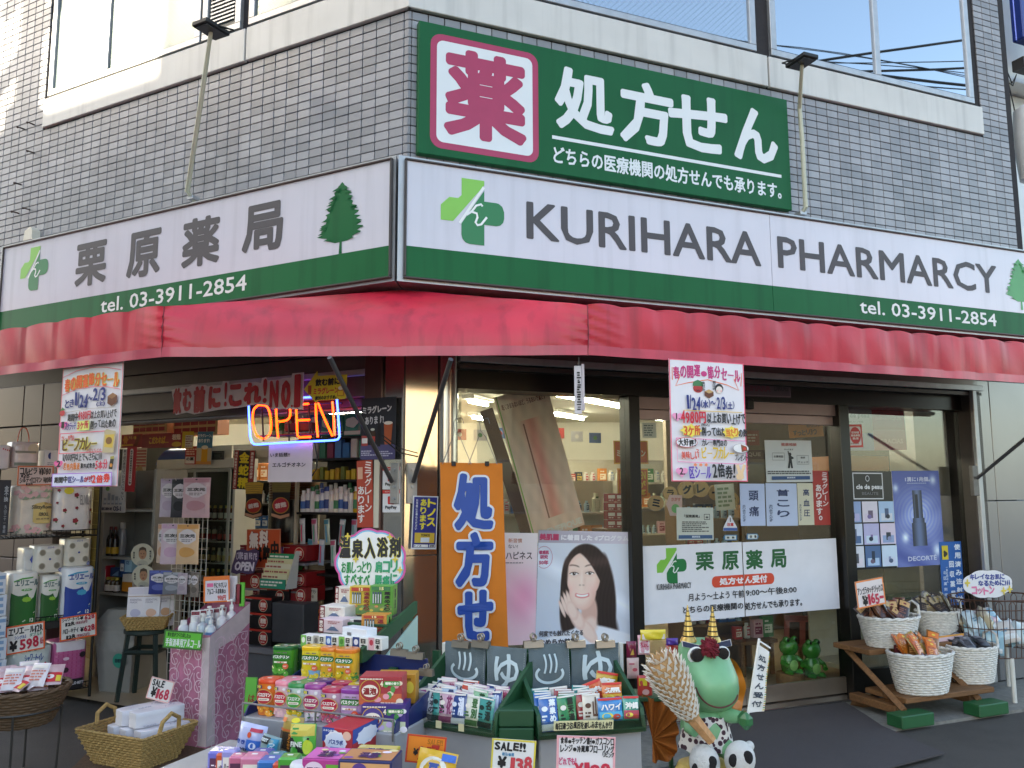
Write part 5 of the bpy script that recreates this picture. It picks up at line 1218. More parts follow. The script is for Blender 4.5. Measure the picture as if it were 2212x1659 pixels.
def elv(p,H):
    for x,z,s in((12,H*.93,4),(55,H*.82,6),(10,H*.65,3),(28,H*.48,5),(57,H*.53,4),(94,H*.48,4),(8,H*.27,5),(55,H*.24,7),(95,H*.2,5),(25,H*.13,4)):p.ell(x,z,s,s*1.0,'#8c1c30',16,.14,5);p.ell(x+s*.3,z-s*1.1,s*.4,s*.4,'#3c6a3c')
    p.ell(35,H*.92,12,9,'#d8c83a');p.text('ELVILA',64,H*.6,93,H*.82,'#8a8488',.1)
ppack('toilet_roll_pack','white toilet roll pack dotted with dark red roses on the rack','toilet paper',WK,pxA(662,690,1165,1240),RK-.01,.26,'#d8d2d2',elv,pw=5)
def ellp(base,dark,lt,word):
    def f(p,H):
        n=10
        top=[(100*i/n,H*(.66-.10*math.sin(i/n*4.2)-(.16 if 6<i<9 else .02*(i>8))))for i in range(n+1)]
        vs=[];fs=[]
        for i in range(n+1):
            for j in range(9):vs.append((top[i][0],top[i][1]*j/8))
        p.raw(vs,[(i*9+j,(i+1)*9+j,(i+1)*9+j+1,i*9+j+1)for i in range(n)for j in range(8)],dark)
        p.stroke([(20,H*.01),(55,H*.1),(85,H*.24),(98,H*.4)],3,'#d8e0c8');p.poly([(34,1),(60,H*.09),(84,H*.2),(98,H*.34),(98,1)],lt)
        p.ell(58,H*.49,15,9,lt,20,.1,8);p.text('12',72,H*.07,84,H*.14,'#e9efe0',.5)
        p.stroke([(14,H*.83),(40,H*.88),(70,H*.89),(97,H*.92)],5,base);p.text('エリエール',18,H*.74,94,H*.86,'#4c6a6a' if base=='#4c9a3c' else '#2c4a9a',1.4);p.ell(56,H*.67,18,4.4,base);p.text(word,46,H*.655,66,H*.69,'#e6ebe0',.2)
    return f
ppack('toilet_roll_pack','larger green and white roll pack at the left end of the middle shelf','toilet paper',WK,pxB(92,285,430,872),RK-.03,.26,'#dedcd2',ellp('#4c9a3c','#1e6426','#86b83a','ダブル'),pw=5)
ppack('toilet_roll_pack','smaller green and white roll pack beside the blue pack on the rack','toilet paper',WK,pxB(430,318,668,815),RK+.0,.26,'#dedcd2',ellp('#4c9a3c','#1e5a22','#86b83a','ダブル'),pw=5)
ppack('toilet_roll_pack','blue and white roll pack at the right end of the middle shelf','toilet paper',WK,pxB(682,225,1035,775),RK-.02,.26,'#dcdce0',ellp('#3a9cc0','#1c3f96','#3aa0c4','シングル'),pw=5)
ppack('toilet_roll_pack','white roll pack lying with roll ends showing behind the green packs','toilet paper',WK,pxB(378,-10,702,295),RK+.06,.2,'#d6d0c4',rolltop,pw=6)
ppack('toilet_roll_pack','white roll pack lying with roll ends showing above the blue pack','toilet paper',WK,pxB(712,-85,1002,222),RK+.05,.2,'#d8d0c2',rolltop,pw=6)
ppack('toilet_roll_pack','white roll pack with a blue mark in the shade behind the green packs','toilet paper',WK,pxB(255,20,390,280),RK+.12,.2,'#c4c4c4',lambda p,H:p.poly([(50,H*.5),(75,H*.3),(72,H*.7)],'#3a4a9a'),pw=5)
def shower(p,H):
    p.text('エリエール',30,H*.88,62,H*.95,'#5a8a8a',.4);p.hand('シャワートイレ',36,H*.66,78,H*.82,'#2c4690',.8);p.hand('のために',52,H*.58,72,H*.65,'#2c4690',.2);p.hand('吸水力が',30,H*.38,70,H*.54,'#2c4690',.9);p.hand('2倍の',68,H*.42,86,H*.6,'#c8303c',.9);p.hand('トイレットペーパー',36,H*.24,84,H*.36,'#2c4690',.6);p.ell(88,H*.16,10,8,'#b83a5c',16,.2,5)
ppack('toilet_roll_pack','white roll pack with blue handwriting style print on the bottom shelf','toilet paper',WK,pxB(75,1095,572,1570),RK-.02,.26,'#ccd4cf',shower,pw=5)
def plaid(p,H):
    p.rect(0,H*.80,100,H*.995,'#d9ccd0',10)
    for i in range(8):p.rect(i*13,H*.24,i*13+4,H*.8,'#b8487c',1,6)
    for i in range(7):p.rect(0,H*(.26+.08*i),100,H*(.285+.08*i),'#bf5a88',10)
    p.rect(0,2,100,H*.22,'#1e1a1e',10,2);p.text('HELLO KITTY',42,H*.1,98,H*.16,'#dcd6da',.5);p.ell(84,H*.7,10,9,'#2a1c24',20,.1,9);p.ell(36,H*.42,9,8,'#3a1c2c',20,.1,9);p.ell(36,H*.65,9,5,'#e6c3d0')
ppack('toilet_roll_pack','pink plaid roll pack with a black foot on the bottom shelf','toilet paper',WK,pxB(575,1035,950,1565),RK-.01,.26,'#c2618f',plaid,pw=5)
def price(label,q,fr,d,lines,frame_=OR,col='#e8e2da',group=None,lean=0.0,name='price_card'):
    c=Card(name,label,'price card',fr,q,d,col,lean=lean,th=.0015);H=c.H
    if frame_:c.p.frame(0,0,100,H,4,frame_)
    for t,x0,z0,x1,z1,cc,b in lines:c.p.hand(t,x0,z0*H,x1,z1*H,cc,b)
    return c.done()
price('orange edged price card reading 598 on the middle shelf of the rack',[kB(45,885),kB(470,822),kB(505,1105),kB(75,1195)],WK,RK-.05,[('エリエール12R',7,.66,95,.90,BKc,1.3),('シングルS',22,.50,52,.62,'#3a5a9a',.3),('ダブルW',60,.52,92,.64,'#3a8a6a',.3),('¥',8,.08,30,.44,BKc,2),('598',34,.10,84,.50,'#c0203c',2.2),('税込',87,.2,96,.44,'#c0203c',.3)])
price('orange edged price card reading 628 twice at the right of the rack',[kB(620,790),kB(1030,730),kB(1072,965),kB(680,1037)],WK,RK-.05,[('シャワートイレ',6,.80,56,.95,BKc,1),('¥',54,.78,64,.94,BKc,1.2),('628',66,.76,94,.97,'#c0203c',1.6),('12R',14,.60,40,.76,BKc,1),('(税抜570円)',42,.62,74,.74,'#a04050',.2),('ハローキティ',7,.30,50,.50,BKc,1.2),('¥',54,.26,64,.46,BKc,1.4),('628',64,.26,94,.52,'#c0203c',1.8),('12R',16,.05,42,.22,BKc,1),('(税抜570円)',44,.07,80,.19,'#a04050',.2)])
price('pale handwritten price card with two prices hanging above the floral packs',[kA(150,428),kA(640,440),kA(692,650),kA(280,668)],WK,RK-.06,[('コルビラ ¥1080',6,.56,92,.90,BKc,.8),('12R',10,.42,34,.58,BKc,.5),('シルティロマン ¥1080',6,.14,96,.42,BKc,.8),('12R',24,.02,44,.14,BKc,.4)],frame_='#d0704a',col='#d6c0ba')
pbox('medicine_carton','tall dark blue carton with silver vertical lettering at the left edge','carton',WK,pxA(-90,600,118,1290),RK-.1,.1,'#1d2433',lambda p,H:(p.vtext('金不換',62,H*.6,88,H*.9,'#a9b0b8',.6),p.vtext('丸山三十一番組',68,H*.04,84,H*.55,'#8f97a2',.3)),mat=M('#1d2433',.3,var=.06))
for k in range(7):
    pbox('tissue_carton','pale blue tissue carton in the left edge stack, %s from the top'%('first','second','third','fourth','fifth','sixth','seventh')[k],'carton',WK,(-40,1240+k*47,13+(k%2),1285+k*47),RK-.12,.2,'#c9d0d8',lambda p,H:(p.lines(60,4,98,H-4,3,'#7a98b8',seed=k)),group='tissue cartons stacked at the left edge')

# shallow woven bowl on a wire stand at the near left
YS=4.75
def hz2(x,y):return WM.uz(x,y,YS)
cx,zt=WM.uz(48,1492,YS);_,zbm=WM.uz(48,1562,YS);r1=WM.uz(140,1492,YS)[0]-cx
T=Thing('basket_stand','thin dark wire stand under the woven bowl at lower left','stand',WM,(cx,YS,0))
for a in(20,110,200,290):
    ca,sa=math.cos(rad(a)),math.sin(rad(a));T.part('leg',MB().tube([(cx+r1*.8*ca,YS+r1*.8*sa,0),(cx+r1*.86*ca,YS+r1*.86*sa,zt-.09)],.006,6),M('#4a4744',.4,.6))
T.part('ring',MB().tube([(cx+r1*.86*math.cos(q),YS+r1*.86*math.sin(q),zt-.09)for q in[2*math.pi*k/28 for k in range(28)]],.006,6,True),M('#4a4744',.4,.6))
def weave(name,label,cx,cy,rT,rB,z0,z1,col,n=44,rows=14,fr=WM,sy=1.0,mat2=None,rim=True,thk=.010,group=None,rot=0.0):
    T=Thing(name,label,'basket',fr,(cx,cy,z0),rot,group)
    sm=M(col,.7,var=.18,vs=40,name='wicker')
    m=MB()
    for j in range(rows):
        t=(j+.5)/rows;r=rB+(rT-rB)*t**.8;z=(z1-z0)*t;ph=j%2
        pts=[]
        for k in range(n*2):
            q=math.pi*k/n;rr=r+thk*.35*(1 if(k//2+ph)%2 else -1);pts.append((rr*math.cos(q),rr*sy*math.sin(q),z))
        m.tube(pts,(z1-z0)/rows*.52,5,True)
    tag(T.part('weave',m,sm,frame=False),kind='stuff')
    m=MB()
    for k in range(n):
        q=2*math.pi*(k+.5)/n;m.tube([(rB*math.cos(q),rB*sy*math.sin(q),0),(rT*.99*math.cos(q),rT*.99*sy*math.sin(q),z1-z0)],thk*.4,5)
    T.part('stake',m,sm,frame=False)['kind']='stuff'
    T.part('base',MB().lathe([(rB*.98,.0),(rB*.98,.008)],28,(0,0,0),1,sy),sm,frame=False)
    if rim:
        m=MB()
        for s_ in(0,1):
            m.tube([((rT+.006*math.cos(9*q+3*s_))*math.cos(q),(rT+.006*math.cos(9*q+3*s_))*sy*math.sin(q),z1-z0+.006*math.sin(9*q+3.1*s_))for q in[2*math.pi*k/72 for k in range(72)]],.009,6,True)
        T.part('rim',m,sm,frame=False)
    return T
weave('woven_bowl','brown woven bowl of wrapped goods at lower left',cx,YS,r1,r1*.62,zbm+.0,zt+.02,'#5d4630',40,12)
rb=random.Random(11)
for k in range(16):
    a=rb.uniform(0,6.28);q=r1*.62*math.sqrt(rb.random());red=k%3!=1
    pouch('wrapped_packet','red and white wrapped packet heaped in the brown woven bowl' if red else 'clear wrapped packet with pale contents heaped in the brown woven bowl','packet',(cx+q*math.cos(a),YS+q*math.sin(a)*.8,zt-.01+.035*rb.random()),.10,.13,.02,'#dcd0d2' if not red else '#c9a9ab',(lambda p,H:(p.rect(4,H*.1,96,H*.55,'#c4202c',4,4),p.ell(40,H*.35,20,14,'#e6dcdc'),p.rect(70,H*.12,95,H*.4,'#d9c23a',3,3)))if red else(lambda p,H:(p.lines(10,H*.2,90,H*.7,4,'#c87a6a',seed=2),p.rect(8,H*.75,92,H*.9,'#e6ddd4',4,2))),'red packets in the woven bowl' if red else 'clear packets in the woven bowl',rz=rb.uniform(-.9,.9),tx=rb.uniform(-1.25,-.5),seed=k)
# square rush basket with paper towels
def at(x,y,Y):u,z=WM.uz(x,y,Y); return u,Y,z
YQ=4.98
T=Thing('rush_basket','square tan rush basket of white paper packs on the ground','basket',WM,(-2.17,4.99,.012),rad(-24))
rush=M('#b08f58',.8,var=.25,vs=60,bump=.5,bs=140,name='rush')
def frustum_weave(T,w0,d0,w1,d1,h,rows,mat,name='weave',thk=None):
    m=MB()
    for j in range(rows):
        t=(j+.5)/rows;w=(w0+(w1-w0)*t)/2;d=(d0+(d1-d0)*t)/2;z=h*t;pts=[]
        for(ax,ay,bx,by)in((-w,-d,w,-d),(w,-d,w,d),(w,d,-w,d),(-w,d,-w,-d)):
            n=22
            for k in range(n):
                s_=k/n;o=.004*(1 if(k+j)%2 else -1);nx,ny=(0,-1)if ay==by and ay<0 else(1,0)if ax==bx and ax>0 else(0,1)if ay==by else(-1,0)
                pts.append((ax+(bx-ax)*s_+nx*o,ay+(by-ay)*s_+ny*o,z))
        m.tube(pts,h/rows*.56,5,True)
    tag(T.part(name,m,mat,frame=False),kind='stuff')
    T.part('base',MB().box(-w0/2,w0/2,-d0/2,d0/2,0,.012),mat,frame=False)
frustum_weave(T,.36,.26,.53,.40,.20,13,rush)
for sx in(-.245,.245):T.part('handle',MB().tube([(sx,-.07,.19),(sx*1.04,-.06,.25),(sx*1.05,0,.285),(sx*1.04,.06,.25),(sx,.07,.19)],.012,8),rush,frame=False)
def towel(p,H):
    r=random.Random(2)
    for i in range(26):p.ell(60+r.uniform(0,38),H*r.uniform(.1,.9),1.3,1.1,'#5a6a9a',8)
    p.lines(6,H*.35,50,H*.6,2,'#7a82a0',seed=3)
for k,(lx,ly,lz,rz)in enumerate(((-.15,-.06,.10,.9),(-.035,-.075,.10,.9),(.085,-.08,.105,.9),(-.10,-.05,.19,.9),(.03,-.07,.195,.92))):
    M0=Matrix.Translation(WM.w(-2.17,4.99,.012))@Matrix.Rotation(rad(-24),4,'Z')
    P0=M0@Vector((lx,ly,lz))
    o=link('paper_towel_pack',soft(.105,.30,.09,7,mat=M('#e2e0e6',.4,var=.03,bump=.12,bs=25,coat=.2),name='paper_towel_pack'),None,P0,(0,0,rad(-24)+rz-1.2));tag(o,('white paper towel pack at the near left of the rush basket','white paper towel pack in the near middle of the rush basket','white paper towel pack at the near right of the rush basket','white paper towel pack on top at the left of the rush basket','white paper towel pack on top at the right of the rush basket')[k],'paper towels','paper towel packs in the rush basket')
    p=Print(-.001,.0026,50,18);towel(p,36);link('print',p.mesh('print'),o,(0,.15,.0915),(rad(-90),0,rad(90)))
price('white and pink price card reading SALE 168 on the rush basket',[(324,1460),(373,1473),(369,1521),(319,1508)],WM,5.12,[('SALE',10,.62,62,.92,BKc,1.8),('¥',14,.1,38,.55,BKc,2.2),('168',38,.1,92,.58,'#c0304a',2.4)],frame_='#e8b0a8',col='#e6ded8')
# brown mesh mat under the basket
a,b=hz(143,1659,.0),hz(400,1645,.0)
solo('door_mat','brown woven mat lying under the rush basket','mat',MB().slab([hz(160,1659,0),hz(190,1628,0),hz(330,1640,0),hz(410,1612,0),(-1.35,5.1),(-1.5,4.4),(-2.5,4.4)],.004,.012),M('#5b4330',.9,var=.3,vs=90,bump=.6,bs=120),WM,(-2.1,4.8,.004))

# pink patterned pedestal box of hand sanitiser
PB=Thing('pink_display_box','tall box wrapped in pink scroll patterned paper with a cut-away corner','display box',WM,(-1.845,5.2,.0),rad(64))
pinkp=M('#b8728f',.5,var=.25,vs=7,coat=.2,dirt=.12);palep=M('#c9b9bc',.45,var=.15,vs=9)
S_=.33;Hb=.67;Hk=.83
PB.part('body',MB().add([(0,0,0),(S_,0,0),(S_,S_,0),(0,S_,0),(0,0,Hb),(S_,0,Hk),(S_,S_,Hk),(0,S_,Hb)],[(0,1,5,4),(1,2,6,5),(2,3,7,6),(3,0,4,7),(0,3,2,1)]),pinkp,frame=False)
def scrolls(w,h,seed,off):
    p=Print(-.0012);r=random.Random(seed);n=int(h/.085);col=M('#dcc2cf',.45,var=.1)
    for i in range(n):
        for j in range(3):
            x=w*(.2+.3*j)+r.uniform(-.015,.015);z=.04+i*h/n+r.uniform(-.01,.01)+(.03 if j else 0);s=1 if(i+j)%2 else -1
            pts=[(x+s*.052*(1-t/16)*math.cos(t*.55+.4),z+.052*(1-t/16)*math.sin(t*.55+.4))for t in range(15)]
            p.stroke([q for q in pts if 0.004<q[0]<w-.004 and .005<q[1]<h],.0052,col)
            pts=[(x-s*.02*t/4+.01*math.sin(t*.8),z-.06+.018*t)for t in range(9)];p.stroke([q for q in pts if .004<q[0]<w-.004 and .005<q[1]<h]or[(x,z),(x,z+.01)],.0045,col)
    return p
PBp=scrolls(S_,.66,4,0);link('scroll_print',PBp.mesh('scroll_print'),PB.o)
PBp=scrolls(S_,.66,9,0);link('scroll_print',PBp.mesh('scroll_print'),PB.o,(0,S_,0),(0,0,rad(-90)))
pt=Print(-.0006);pt.poly([(0,.02),(.07,.02),(.055,.4),(.075,.6),(0,.66)],palep);pt.poly([(.001,.56),(.2,.62),(.328,.7),(.328,.825),(.001,.667)],palep);link('tape',pt.mesh('tape'),PB.o)
pt=Print(-.0006);pt.poly([(S_-.07,.02),(S_,.02),(S_,.66),(S_-.06,.65)],palep);link('tape',pt.mesh('tape'),PB.o,(0,S_,0),(0,0,rad(-90)))
# ---------------------------------------------------------------- inside the left opening
ORD=('first','second','third','fourth','fifth','sixth','seventh','eighth','ninth','tenth','eleventh','twelfth','thirteenth','fourteenth','fifteenth')
def bigsheet(q,fr,d):return rectpx(fr,*q,d)
# sanitiser bottles and cards in the pink box
MP=Matrix.Translation((-1.845,5.2,0))@Matrix.Rotation(rad(64),4,'Z')
rs=random.Random(21)
PB.part('tray',MB().box(.006,S_-.006,.006,S_-.006,.575,.585),pinkp,frame=False)
for k,(x,y,h,kind,col,cap,nm)in enumerate(((.05,.05,.19,'pump','#c7d0d6','#e6e6e4','clear pump bottle at the near corner of the pink box'),(.06,.13,.20,'pump','#b8c4cc','#e9e9e6','clear pump bottle left of centre in the pink box'),(.08,.22,.17,'round','#dcdfe2','#eeeeec','white capped bottle at the left of the pink box'),(.16,.07,.24,'pump','#e2e2e2','#efefed','white pump bottle in the middle of the pink box'),(.24,.07,.27,'pump','#e4e4e4','#f0f0ee','white pump bottle at the right of the pink box'),(.15,.17,.23,'pump','#a9bccb','#e4e6e6','pale blue spray bottle behind the pump bottles'),(.05,.28,.15,'round','#d7dade','#f0f0ee','small white bottle at the far left of the pink box'))):
    P0=MP@Vector((x,y,.587));bottle('sanitiser_bottle',nm,'bottle',P0,.032,h,col,cap,kind,'hand sanitiser bottles in the pink box',band=('#5f86b4',.2,.5)if k in(0,5)else('#cfd3d8',.2,.5),rz=rs.uniform(-1,1))
for k in range(5):
    P0=MP@Vector((.10+.045*k,.24-.01*k,.59));pouch('sachet_pack','white hanging tube pack standing at the back of the pink box','packet',P0,.06,.20,.018,'#d9d4d2',lambda p,H:(p.rect(8,H*.86,92,H*.97,'#7c2a34',3),p.ell(50,H*.91,6,6,'#222'),p.lines(16,H*.3,84,H*.7,4,'#aaa0a0',seed=k)),'tube packs at the back of the pink box',rz=rad(5),tx=-.1)
price('bright green card with white and dark handwriting on the pink box',[(355,1359),(437,1367),(436,1405),(352,1400)],WM,5.16,[('資生堂がつくりました。',9,.66,70,.88,'#1f4a1c',.5),('手指消毒用アルコール',6,.14,98,.56,'#e6ece0',1.2)],frame_='#3d6a34',col='#5fbf3a',name='green_card')
c=Card('handwritten_card','white card in an orange holder standing over the sanitiser bottles','card',WM,[(450,1247),(505,1245),(487,1298),(429,1302)],5.45,'#e8752a');H=c.H
c.p.poly([(6,H*.06),(96,H*.06),(94,H*.84),(8,H*.84)],'#dcd4da');c.p.hand('手にやさしい',40,H*.56,90,H*.76,BKc,.8);c.p.hand('アルコール消毒液。',14,H*.32,86,H*.52,BKc,.8);c.p.hand('900円',54,H*.08,86,H*.26,'#c83a3a',.8);c.p.rect(14,H*.6,38,H*.74,'#e26a9a');c.done()
for k,(x0,y0,x1,y1,col,lb)in enumerate(((495,1244,512,1300,'#d7d3d8','white sheet standing behind the orange card holder'),(508,1262,522,1305,'#8a2a38','maroon and white carton behind the orange card holder'),(517,1258,528,1310,'#5fbf3a','thin green card edge behind the orange card holder'))):
    pbox('standing_card',lb,'card',WM,(x0,y0,x1,y1),5.5,.01,col)

# stool, waste bin, mask boxes
darkg=M('#20302c',.45,var=.12,dirt=.2)
T=Thing('stool','dark green wooden stool carrying the rush tray of mask boxes','stool',WM,(-2.72,6.35,.036))
hs=.50
T.part('seat',MB().lathe([(.155,hs-.035),(.165,hs-.028),(.165,hs-.006),(.155,hs)],28),darkg,frame=False)
for sx,sy in((-1,-1),(1,-1),(1,1),(-1,1)):T.part('leg',MB().tube([(sx*.14,sy*.14,0),(sx*.10,sy*.10,hs-.03)],.019,4),darkg,frame=False)
for a,b in(((-1,-1),(1,-1)),((1,-1),(1,1)),((1,1),(-1,1)),((-1,1),(-1,-1))):
    T.part('rail',MB().tube([(a[0]*.115,a[1]*.115,.34),(b[0]*.115,b[1]*.115,.34)],.016,4),darkg,frame=False)
T=Thing('rush_tray','oval tan rush tray holding mask boxes on the stool','basket',WM,(-2.70,6.30,.539),rad(10))
frustum_weave(T,.24,.17,.33,.25,.10,7,rush)
M1=Matrix.Translation((-2.70,6.30,.55))@Matrix.Rotation(rad(14),4,'Z')
def maskbox(c1):
    def f(p,H):p.rect(2,H*.82,98,H*.98,'#cfc8d2');p.rect(2,H*.76,98,H*.78,'#b89a84');p.text('ESSENTIAL',16,H*.66,84,H*.71,'#9a90a0',.2);p.text('MASK',16,H*.60,60,H*.645,'#9a90a0',.2);p.ell(50,H*.36,30,24,c1,22,.04,3);p.lines(10,H*.08,70,H*.14,1,'#a9a0aa')
    return f
for k,(x,y,rz,c1,lb)in enumerate(((-.09,-.02,-.05,'#b9b4cc','mask carton with a lilac mask print in the rush tray'),(.02,-.03,.0,'#dcae94','mask carton with a peach mask print in the rush tray'),(.12,.0,.35,'#c99a76','mask carton with a tan mask print in the rush tray'))):
    me=MB().box(-.06,.06,0,.06,0,.29,.002).mesh('mask_carton',cartn('#dcd6da'));P0=M1@Vector((x,y,0));o=link('mask_carton',me,None,P0,(-.10,0,rad(14)+rz));tag(o,lb,'carton','mask cartons in the rush tray')
    p=Print(-.0006,.0012,50,0);maskbox(c1)(p,240);link('print',p.mesh('print'),o)
T=Thing('waste_bin','grey plastic swing-lid waste bin with a plastic liner just inside the opening','bin',WM,(-3.0,6.62,.036),rad(-12))
binm=M('#8d8a84',.45,var=.08,dirt=.2)
T.part('body',MB().add([(-.13,-.11,0),(.13,-.11,0),(.13,.11,0),(-.13,.11,0),(-.17,-.14,.46),(.17,-.14,.46),(.17,.14,.46),(-.17,.14,.46)],[(0,3,2,1),(0,1,5,4),(1,2,6,5),(2,3,7,6),(3,0,4,7)]),binm,frame=False)
T.part('lid',MB().add([(-.18,-.15,.455),(.18,-.15,.455),(.18,.15,.455),(-.18,.15,.455),(-.18,-.15,.49),(.18,-.15,.49),(.18,.15,.49),(-.18,.15,.49),(-.13,-.06,.60),(.13,-.06,.60),(.13,.06,.60),(-.13,.06,.60)],[(0,1,5,4),(1,2,6,5),(2,3,7,6),(3,0,4,7),(4,5,9,8),(5,6,10,9),(6,7,11,10),(7,4,8,11),(8,9,10,11)]),binm,frame=False)
lm=MB();lm.grid(lambda a,b:((a-.5)*(.30+.07*b)+.004,-.13-.022*b+.004*math.sin(a*23+b*9),.30+.155*b),14,5);lm.sm= True
T.part('liner',lm,M('#b5b2ac',.25,var=.08,trans=.3,bump=.5,bs=30),frame=False)
p=Print(0);p.ell(.06,.24,.055,.055,'#2f8f78');p.text('回収箱',.025,.225,.095,.255,'#123',.002);link('sticker',p.mesh('sticker'),T.o,(0,-.131,0),(rad(5),0,0))

# grey steel shelf unit against the left inner side
GS=.55
gu0=WL.uz(214,1200,GS)[0];gu1=WL.uz(330,1200,GS)[0]
T=Thing('steel_shelf','grey steel shelf unit of bottles and cartons inside the left opening','shelf',WL,((gu0+gu1)/2,GS,.036))
gsm=M('#9a9892',.45,.2,var=.06)
T.part('upright',MB().box(gu0,gu0+.035,GS,GS+.30,.036,1.72,.002),gsm);T.part('upright',MB().box(gu1-.03,gu1,GS,GS+.30,.036,1.72,.002),gsm)
T.part('back',MB().box(gu0,gu1,GS+.301,GS+.31,.036,1.72),M('#7c7b77',.5,var=.05))
zsg=[WL.uz(270,y,GS)[1]for y in(1390,1283,1204,1100)]
for z in zsg:T.part('shelf_board',MB().box(gu0+.036,gu1-.031,GS,GS+.3,z-.02,z,.002),gsm)
def onshelf(x,zi,dd=.06):return WL.w(WL.uz(x,1200,GS+dd)[0],GS+dd,zsg[zi]+.001)
for k,x in enumerate((237,247)):bottle('tonic_bottle','dark brown tonic bottle with red and yellow label on the steel shelf, the %s one'%('left','right')[k],'bottle',onshelf(x,2),.032,.24,'#1c1210','#6a1c1c','wine','tonic bottles on the steel shelf',band=('#c8a030',.08,.3))
bottle('spray_can','grey spray can behind the tonic bottles on the steel shelf','can',onshelf(262,2,.14),.036,.27,'#8f9296','#c9c9c9')
for k,(x0,x1,y0,y1,col,lb,pf)in enumerate(((238,262,1226,1246,'#1d3f6e','dark blue carton with bar chart print on the steel shelf',lambda p,H:[p.rect(20+i*10,6,27+i*10,10+i*5,'#8ab0d8')for i in range(6)]),(258,270,1208,1240,'#27508c','blue carton with a white bag mark on the steel shelf',lambda p,H:(p.rect(18,H*.2,82,H*.7,'#e2e2e4'),p.text('in',30,H*.3,70,H*.5,'#222',.8))),(268,284,1203,1236,'#9ec3d8','pale blue carton lettered OS on the steel shelf',lambda p,H:p.text('OS',30,H*.5,70,H*.75,'#2a4a8a',1)),(218,229,1222,1280,'#c8283a','red and white carton at the left of the steel shelf',lambda p,H:p.poly([(10,4),(90,H*.9),(90,H*.5),(40,4)],'#e6dede')),(264,286,1240,1278,'#d8ccc0','orange and white carton at the right of the steel shelf',lambda p,H:p.rect(0,0,100,H*.55,'#d98a2a')))):
    pbox('medicine_carton',lb,'carton',WL,(x0,y0,x1,y1),GS+.04,.08,col,pf)
for k in range(3):bottle('tonic_jar','small brown jar with pale label and gold cap on the steel shelf, %s of three'%('left','middle','right')[k],'jar',onshelf(237+k*9.5,1,.03),.026,.12,'#3b2a16','#b8a040','round','small jars on the steel shelf',band=('#d9cfc6',.1,.5))
for k in range(4):bottle('drink_bottle','gold and black drink bottle low on the steel shelf, number %s from the left'%('one','two','three','four')[k],'bottle',onshelf(228+k*13,0,.05+.02*(k%2)),.034,.20,('#b07a1e','#1a1412','#c08a2c','#2a1a12')[k],'#3a3028','round','drink bottles low on the steel shelf',band=('#d9b04a',.15,.5))
c=Card('rehydration_poster','white poster with grey bottles lettered OS-1 on the steel shelf','poster',WL,box4(219,1050,272,1107),GS-.02,'#c9c7c6');p=c.p;H=c.H
for i in range(5):p.rect(10+i*16,H*.30,22+i*16,H*(.55+.06*((i*3)%4)),'#8d939e');p.rect(11+i*16,H*.36,21+i*16,H*.46,'#bfc4cc')
p.ell(26,H*.9,8,6,'#5a9a4a');p.text('OS-1',52,H*.06,84,H*.24,'#3a3a5c',1);p.text('経口補水液',6,H*.08,48,H*.2,'#44465a',.5);c.done()
c=Card('vertical_slogan_card','narrow white card with one line of vertical print beside the red poster','card',WL,box4(262,970,272,1084),GS-.05,'#c6c3c2');H=c.H;c.p.vtext('脱水症の原因は、ひとつじゃない。',22,10,80,H-10,'#3a3a42',1);c.done()
c=Card('red_medicine_poster','red hanging poster with a white rounded lettering strip inside the opening','poster',WL,box4(272,966,293,1062),GS-.06,'#a3242c');H=c.H;c.p.rrect(34,H*.14,66,H*.96,14,'#d8d0cc');c.p.vtext('まずは実感!興和耳ホルモン剤',38,H*.17,62,H*.93,'#333',.8);c.done()
c=Card('sunburst_poster','red and cream sunburst poster beside the refrigerator','poster',WL,box4(290,968,315,1048),GS+.5,'#c9b8a0');p=c.p;H=c.H
for i in range(9):
    t0=rad(20+i*36);t1=rad(36+i*36);p.poly([(50,H*.5),(50+70*math.cos(t0),H*.5+90*math.sin(t0)),(50+70*math.cos(t1),H*.5+90*math.sin(t1))],'#a83a34')if False else None
for i in range(6):p.rect(0,H*(.5+.08*i),100,H*(.54+.08*i),'#a83a34')
p.ell(50,H*.34,34,40,'#b08a5a',20,.1,5);p.ell(50,H*.16,30,14,'#3a4a2a');c.done()
for k,(x,y,lb)in enumerate(((307.5,1199,'round paper fan with a printed portrait, the upper one'),(309.5,1245,'round paper fan with a printed portrait, the lower tilted one'))):
    r_=25;c=Card('paper_fan',lb,'fan',WL,box4(x-r_,y-r_,x+r_,y+r_),GS-.1-.03*k,'#cfc8b4',shape=lambda H:[(50+50*math.cos(2*math.pi*i/30),H/2+H/2*math.sin(2*math.pi*i/30))for i in range(30)],group='round paper fans hanging in the opening')
    p=c.p;H=c.H;p.ell(52,H*.12,24,H*.16,'#b9b4a4');p.ell(52,H*.55,17,H*.24,'#b98a6c');p.poly([(35,H*.62),(38,H*.8),(52,H*.86),(66,H*.8),(69,H*.62),(60,H*.72),(44,H*.72)],'#57483c');p.ell(46,H*.56,2,1.6,'#2c2420');p.ell(58,H*.56,2,1.6,'#2c2420');p.ell(52,H*.42,5,1.6,'#8a4a40');p.vtext('喉が渇く',82,H*.3,90,H*.7,'#444',.4);p.vtext('脱水症',12,H*.35,20,H*.65,'#444',.4);p.text('OS-1',38,H*.05,58,H*.12,'#446',.4);c.done()
